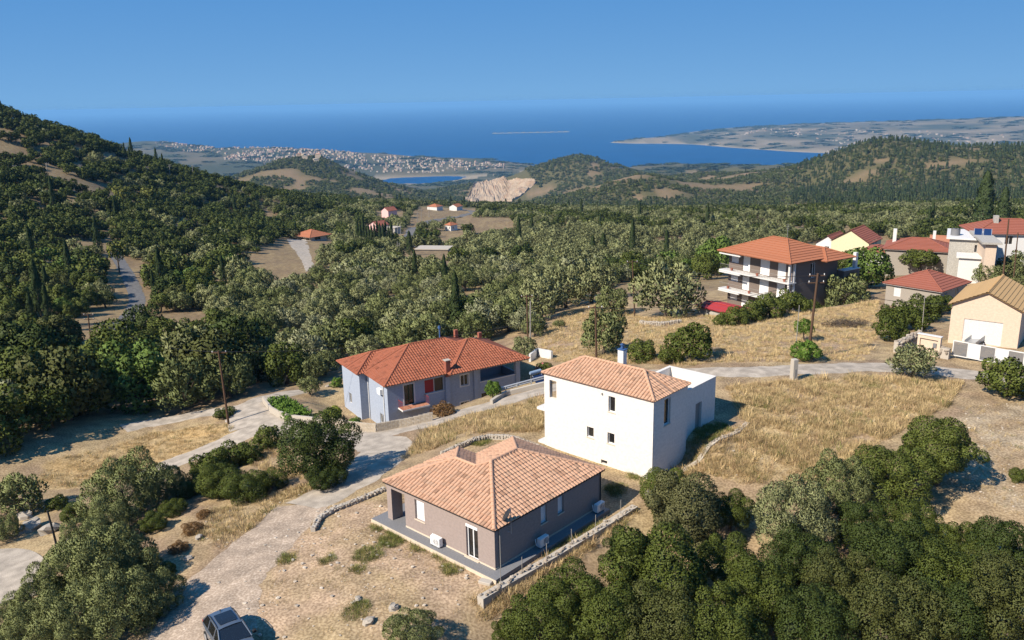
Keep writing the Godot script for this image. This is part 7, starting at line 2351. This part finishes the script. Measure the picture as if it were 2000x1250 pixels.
	wire("wire from the stout transformer pole towards the garage", tops[5] + Vector3(0, -0.9, 0), Vector3(46.75, 5.35, -84.9), 0.7)
	wire("wire from the pair of poles to the pole by the huge olive", tops[2] + Vector3(0, -0.1, 0), tops[4] + Vector3(0, -0.15, 0), 0.5)
	wire("wire from the field pole over the wood to the valley road pole", tops[0] + Vector3(0, -0.1, 0), tops[9] + Vector3(0, -0.1, 0), 1.5)
	# concrete post
	var cp := thing("concrete_post", "square weathered concrete post at the edge of the dry field", "post", on_ground(SPOTS.post[0], SPOTS.post[1]), 0.3)
	var cb := MB.new()
	cb.soft_box(Vector3(-0.25, -0.4, -0.25), Vector3(0.25, 2.0, 0.25), 0.03)
	part(cp, "shaft", cb, M.mortar)
	part(cp, "meter_plate", bx(Vector3(-0.1, 0.3, 0.251), Vector3(0.06, 1.1, 0.27)), M.pole_grey)
	# brush pile
	var bp := thing("brush_pile", "heap of dry grey branches on the golden meadow", "brush pile", on_ground(SPOTS.brush[0], SPOTS.brush[1]))
	rng.seed = 611
	var br := MB.new()
	for k in 420:
		var p := Vector3(rng.randfn(0, 1.5), absf(rng.randfn(0, 0.3)), rng.randfn(0, 0.7))
		var d := Vector3(rng.randf_range(-1, 1), rng.randf_range(-0.15, 0.35), rng.randf_range(-1, 1)).normalized() * rng.randf_range(0.4, 1.0)
		br.tube([p - d * 0.5, p + d * 0.5 + rand_dir() * 0.08], [0.035, 0.015], 3, false)
	part(bp, "branches", br, M.bark).set_meta("kind", "stuff")
	# vine arbour
	var av: Array = SPOTS.arbor
	var am := (v2(av[0]) + v2(av[1]) + v2(av[2]) + v2(av[3])) * 0.25
	var ab := thing("vine_arbor", "bright green vine spread over the bed beside the junction", "vine", on_ground(am.x, am.y))
	rng.seed = 612
	var lf := MB.new()
	for k in 5200:
		var s := rng.randf()
		var t := rng.randf()
		var p := v2(av[0]).lerp(v2(av[1]), s).lerp(v2(av[3]).lerp(v2(av[2]), s), t)
		var hh := 0.75 + n_fine.get_noise_2d(p.x * 3.0, p.y * 3.0) * 0.55 - absf(rng.randfn(0, 0.2))
		if rng.randf() < 0.3:
			hh = rng.randf() * 0.7
		var w := rng.randf_range(0.75, 1.25)
		lf.tone = Color(w, w, w)
		leaf(lf, on_ground(p.x, p.y, maxf(hh, 0.05)) - ab.position, rand_dir(), (Vector3.UP + rand_dir() * 0.8).normalized(), 0.2, 0.17)
	part(ab, "leaves", lf, M.leaf_bright)
	for k in 6:
		var p := v2(av[k % 4]).lerp(am, 0.2 + 0.1 * (k / 4))
		var q := MB.new()
		q.tube([on_ground(p.x, p.y, -0.2) - ab.position, on_ground(p.x, p.y, 0.95) - ab.position], [0.04, 0.035], 6)
		part(ab, "post", q, M.pole_grey)
	# fence posts on the boundary wall
	for k in 6:
		var t := 0.16 + k * 0.15
		var i := mini(int(t * 4.0), 3)
		var p := v2(SPOTS.boundary[i]).lerp(v2(SPOTS.boundary[i + 1]), t * 4.0 - i)
		var f := MB.new()
		f.tube([Vector3.ZERO, Vector3(0, 1.05, 0)], [0.022, 0.022], 6)
		var fo := part(self, "fence_post", f, M.pole_grey)
		fo.position = Vector3(p.x, 0.0, p.y)
		tag(fo, "thin grey fence post standing on the long boundary wall", "fence post", "fence posts on the boundary wall")
	# rocks
	rng.seed = 613
	var rm := [stone_mesh(520, 0.5), stone_mesh(521, 0.5), stone_mesh(522, 0.5)]
	for i in SPOTS.rocks.size():
		var q: Array = SPOTS.rocks[i]
		var yard: bool = i < 7
		var ro := part(self, "rock", rm[i % 3], M.rock)
		ro.position = on_ground(q[0], q[1], q[2] * 0.15)
		ro.scale = Vector3(q[2] * 1.9, q[2] * 1.1, q[2] * 1.5)
		ro.rotation.y = rng.randf() * TAU
		tag(ro, "white limestone boulder beside the small paved yard" if yard else "small white rock lying at the edge of the gravel track or lot", "rock", "boulders beside the paved yard" if yard else "rocks round the gravel track and lot")
	# paved yard
	var yd := MB.new()
	var yp := []
	for i in SPOTS.yard.size():
		for k in 4:
			var ny: int = SPOTS.yard.size()
			var e := v2(SPOTS.yard[i]).cubic_interpolate(v2(SPOTS.yard[(i + 1) % ny]), v2(SPOTS.yard[(i + ny - 1) % ny]), v2(SPOTS.yard[(i + 2) % ny]), k / 4.0)
			yp.append(on_ground(e.x, e.y, 0.06))
	var ym := Vector3.ZERO
	for p in yp:
		ym += p / yp.size()
	for i in yp.size():
		var a: Vector3 = yp[i]
		var b: Vector3 = yp[(i + 1) % yp.size()]
		for k in 6:
			var f0 := k / 6.0
			var f1 := (k + 1) / 6.0
			var c0 := ym.lerp(a, f0)
			var c1 := ym.lerp(a, f1)
			var d0 := ym.lerp(b, f0)
			var d1 := ym.lerp(b, f1)
			for c in 1:
				var f := []
				for p in [c0, c1, d1, d0]:
					f.append(on_ground(p.x, p.z, 0.07))
				yd.tri_n(f[0], f[1], f[2], ground_normal(f[0]), ground_normal(f[1]), ground_normal(f[2]))
				yd.tri_n(f[0], f[2], f[3], ground_normal(f[0]), ground_normal(f[2]), ground_normal(f[3]))
	structure("paved_yard", yd, M.concrete)
	# loose stones
	var xf := []
	var cols := []
	for k in 1500:
		var name: String = ["lot", "lot", "right_field", "stony_field", "stony_field", "verge_1", "mid_field"][k % 7]
		var poly: PackedVector2Array = fields[name]
		var bb := Rect2(poly[0], Vector2.ZERO)
		for p in poly:
			bb = bb.expand(p)
		var p := Vector2(rng.randf_range(bb.position.x, bb.end.x), rng.randf_range(bb.position.y, bb.end.y))
		if not Geometry2D.is_point_in_polygon(p, poly) or in_building(p):
			continue
		var s := 0.04 + 0.12 * pow(rng.randf(), 3.0)
		xf.append(Transform3D(Basis(Vector3.UP, rng.randf() * TAU).scaled(Vector3(s * 1.6, s, s * 1.3)), on_ground(p.x, p.y, s * 0.2)))
		var w := rng.randf_range(0.7, 1.1)
		cols.append(Color(0.62 * w, 0.54 * w, 0.44 * w))
	swarm("loose_stones", "loose pale stones scattered over the lot and fields", "stones", rm[0], M.stone, xf, cols)

# ---------------------------------------------------------------- town, quarry and land far below
func make_far_land() -> void:
	rng.seed = 701
	M.town_a = mat(lin(0.46, 0.38, 0.29), 0.9)
	M.town_b = mat(lin(0.37, 0.28, 0.21), 0.9)
	M.town_roof = mat(lin(0.42, 0.22, 0.14), 0.9)
	var body := MB.new()
	body.box(Vector3(-0.5, -0.6, -0.5), Vector3(0.5, 0.75, 0.5))
	var rf := MB.new()
	var h := hip_polys(-0.55, 0.55, -0.55, 0.55, 0.752, 0.42)
	for s in h.slice(0, 4):
		rf.face(s[0].duplicate(), Vector3.UP)
	var bm := body.mesh()
	var rm := rf.mesh()
	var polys := {}
	for k in TOWN:
		var f := PackedVector2Array()
		for q in TOWN[k]:
			f.append(v2(q))
		polys[k] = f
	var spots := []
	for spec in [["town", 1500], ["outskirts", 320], ["coast", 300]]:
		var poly: PackedVector2Array = polys[spec[0]]
		var bb := Rect2(poly[0], Vector2.ZERO)
		for p in poly:
			bb = bb.expand(p)
		var got := 0
		var tries := 0
		while got < spec[1] and tries < spec[1] * 40:
			tries += 1
			var p := Vector2(rng.randf_range(bb.position.x, bb.end.x), rng.randf_range(bb.position.y, bb.end.y))
			if not Geometry2D.is_point_in_polygon(p, poly) or ground_h(p.x, p.y) < SEA_LEVEL + 2.0:
				continue
			if spec[0] != "town" and n_mid.get_noise_2d(p.x * 0.25, p.y * 0.25) < 0.08:
				continue
			got += 1
			spots.append([p, spec[0]])
	var xf := []
	var cols := []
	var rx := []
	var rc := []
	for i in spots.size():
		var p: Vector2 = spots[i][0]
		var s := Vector3(rng.randf_range(4, 13), rng.randf_range(4, 8), rng.randf_range(4, 11))
		if spots[i][1] == "coast":
			s *= Vector3(1.3, 0.8, 1.3)
		var at := on_ground(p.x, p.y, s.y * 0.4)
		var t := Transform3D(Basis(Vector3.UP, rng.randf() * TAU).scaled(s), at)
		if i < 300 and spots[i][1] == "town":
			var o := thing("town_house", "tiny pale house with red roof in the harbour town", "house", at, 0.0, "houses of the harbour town")
			var b := part(o, "wall", bm, M.town_a if rng.randf() < 0.65 else M.town_b)
			b.transform = Transform3D(t.basis, Vector3.ZERO)
			var r := part(o, "roof", rm, M.town_roof if rng.randf() < 0.6 else M.town_b)
			r.transform = Transform3D(t.basis, Vector3.ZERO)
		else:
			xf.append(t)
			var w := rng.randf_range(0.8, 1.1)
			cols.append(Color(0.47 * w, 0.39 * w, 0.30 * w) if rng.randf() < 0.7 else Color(0.36 * w, 0.27 * w, 0.20 * w))
			rx.append(t)
			rc.append(Color(0.42, 0.22, 0.14) if rng.randf() < 0.55 else Color(0.37 * w, 0.32 * w, 0.26 * w))
	var plain := mat(Color(1, 1, 1), 0.9, "", 1.0, true)
	swarm("distant_town", "mass of pale houses of the harbour town and far shore", "town", bm, plain, xf, cols)
	swarm("distant_roofs", "roofs of the pale houses of the far town and shore", "roofs", rm, plain, rx, rc)
	# quarry: a bare cut with benches in the hill flank
	var q := MB.new()
	var nu := 80
	var nv := 30
	var grid := []
	for i in nu + 1:
		var s := i / float(nu)
		var k := mini(int(s * 4.0), 3)
		var lo := v2(QUARRY[0][k]).lerp(v2(QUARRY[0][k + 1]), s * 4.0 - k)
		var hi := v2(QUARRY[1][k]).lerp(v2(QUARRY[1][k + 1]), s * 4.0 - k)
		var col := []
		for j in nv + 1:
			var t := j / float(nv)
			var e := lo.lerp(hi, t)
			var bench := fposmod(t * 4.0 + n_mid.get_noise_2d(e.x * 0.6, e.y * 0.6) * 0.7, 1.0)
			var y := ground_h(e.x, e.y) + 2.0 + bench * 4.0 + n_mid.get_noise_2d(e.x * 1.2, e.y * 1.2) * 5.0
			if j == 0 or j == nv or i == 0 or i == nu:
				y = ground_h(e.x, e.y) - 4.0
			col.append(Vector3(e.x, y, e.y))
		grid.append(col)
	for i in nu:
		for j in nv:
			var w := 0.85 + 0.25 * rng.randf()
			q.tone = Color(0.34 * w, 0.26 * w, 0.18 * w).lerp(Color(0.27 * w, 0.18 * w, 0.115 * w), clampf(n_mid.get_noise_2d(grid[i][j].x * 1.5, grid[i][j].z * 1.5) * 1.4 + 0.2, 0, 1))
			q.face([grid[i][j], grid[i + 1][j], grid[i + 1][j + 1], grid[i][j + 1]], Vector3(0, 1, 0.5))
	structure("quarry", q, mat(Color(1, 1, 1), 0.95, "", 1.0, true))
	# woods and groves of the far shore and round the town
	var wx := []
	var wc := []
	var n := 0
	while n < 3600:
		n += 1
		var az := rng.randf_range(-0.50, 0.62)
		var rr := rng.randf_range(3000.0, 9500.0)
		var e := Vector2(sin(az), -cos(az)) * rr
		var gh := ground_h(e.x, e.y)
		if gh < SEA_LEVEL + 4.0 or n_mid.get_noise_2d(e.x * 0.12, e.y * 0.12) < -0.12:
			continue
		var sz := rng.randf_range(14.0, 42.0)
		var w := rng.randf_range(0.7, 1.2)
		wx.append(Transform3D(Basis(Vector3.UP, rng.randf() * TAU).scaled(Vector3(sz * 1.5, sz * 0.22, sz * 1.1)), Vector3(e.x, gh + 1.0, e.y)))
		wc.append(Color(0.07 * w, 0.085 * w, 0.035 * w))
	swarm("far_woodland", "dark green groves on the far shore and round the town", "woodland", crowns["dot_1"], M.leaf_far, wx, wc)
	# the little flat island
	var isl := MB.new()
	for i in 40:
		var x0 := -180.0 + i * 22.0
		var hw := 26.0 + 14.0 * sin(i * 0.9)
		isl.tone = Color(0.30, 0.26, 0.17)
		isl.box(Vector3(x0, SEA_LEVEL - 2.0, -9700.0 - hw), Vector3(x0 + 22.5, SEA_LEVEL + 6.0 + 3.0 * sin(i * 1.7), -9700.0 + hw))
	structure("island", isl, mat(Color(1, 1, 1), 0.95, "", 1.0, true))
	# an irrigated green field in the valley
	var gf := MB.new()
	var poly: PackedVector2Array = fields["green_field"]
	var tris := Geometry2D.triangulate_polygon(poly)
	for i in range(0, tris.size(), 3):
		var f := []
		for k in 3:
			f.append(on_ground(poly[tris[i + k]].x, poly[tris[i + k]].y, 1.2))
		gf.face(f, Vector3.UP)
	structure("green_field", gf, mat(lin(0.07, 0.14, 0.03), 0.95, "patch", 30.0))

func _ready() -> void:
	# camera
	var cam := Camera3D.new()
	cam.name = "camera"
	cam.fov = 42.2
	cam.near = 0.5
	cam.far = 120000.0
	cam.transform = Transform3D(Basis(Vector3(0, 0, 1), deg_to_rad(-1.2)), Vector3.ZERO)
	cam.transform = Transform3D(Basis(Vector3(1, 0, 0), deg_to_rad(-14.8)), Vector3(0, 27, 0)) * cam.transform
	cam.current = true
	add_child(cam)
	# sky, haze and exposure
	var we := WorldEnvironment.new()
	we.name = "world_environment"
	var env := Environment.new()
	env.background_mode = Environment.BG_SKY
	var sk := ProceduralSkyMaterial.new()
	sk.sky_top_color = lin(0.022, 0.122, 0.325)
	sk.sky_horizon_color = lin(0.105, 0.23, 0.40)
	sk.sky_curve = 0.09
	sk.ground_horizon_color = lin(0.105, 0.23, 0.40)
	sk.ground_bottom_color = Color(0.2, 0.2, 0.18)
	sk.sun_angle_max = 4.0
	var sky := Sky.new()
	sky.sky_material = sk
	env.sky = sky
	env.tonemap_mode = Environment.TONE_MAPPER_LINEAR
	env.tonemap_exposure = 1.85
	env.fog_enabled = true
	env.fog_mode = Environment.FOG_MODE_EXPONENTIAL
	env.fog_light_color = Color(0.54, 0.79, 1.0)
	env.fog_density = 0.000052
	env.sdfgi_enabled = true
	env.ssao_enabled = true
	env.ssil_enabled = true
	we.environment = env
	add_child(we)
	# the sun stands behind the camera's shoulder, 40 degrees up
	var sun := DirectionalLight3D.new()
	sun.name = "sun"
	sun.light_color = Color(1.0, 0.955, 0.89)
	sun.light_energy = 1.45
	sun.light_angular_distance = 0.5
	sun.shadow_enabled = true
	sun.transform = Transform3D(Basis.looking_at(Vector3(0.628, -0.643, -0.437), Vector3.UP), Vector3(0, 60, 0))
	add_child(sun)
	n_fine.seed = 4
	n_fine.frequency = 0.22
	n_fine.fractal_octaves = 3
	n_mid.seed = 9
	n_mid.frequency = 0.022
	n_mid.fractal_octaves = 3
	n_big.seed = 12
	n_big.frequency = 0.0028
	n_big.fractal_octaves = 4
	make_materials()
	for k in FIELDS:
		var f := PackedVector2Array()
		for i in range(0, FIELDS[k].size(), 2):
			f.append(Vector2(FIELDS[k][i], FIELDS[k][i + 1]))
		fields[k] = f
	make_pads()
	make_table()
	make_ground()
	make_sea_and_roads()
	make_crowns()
	make_buildings()
	make_named_trees()
	make_woods()
	make_hill_scrub()
	make_far_land()
	make_street_things()
	make_grass()
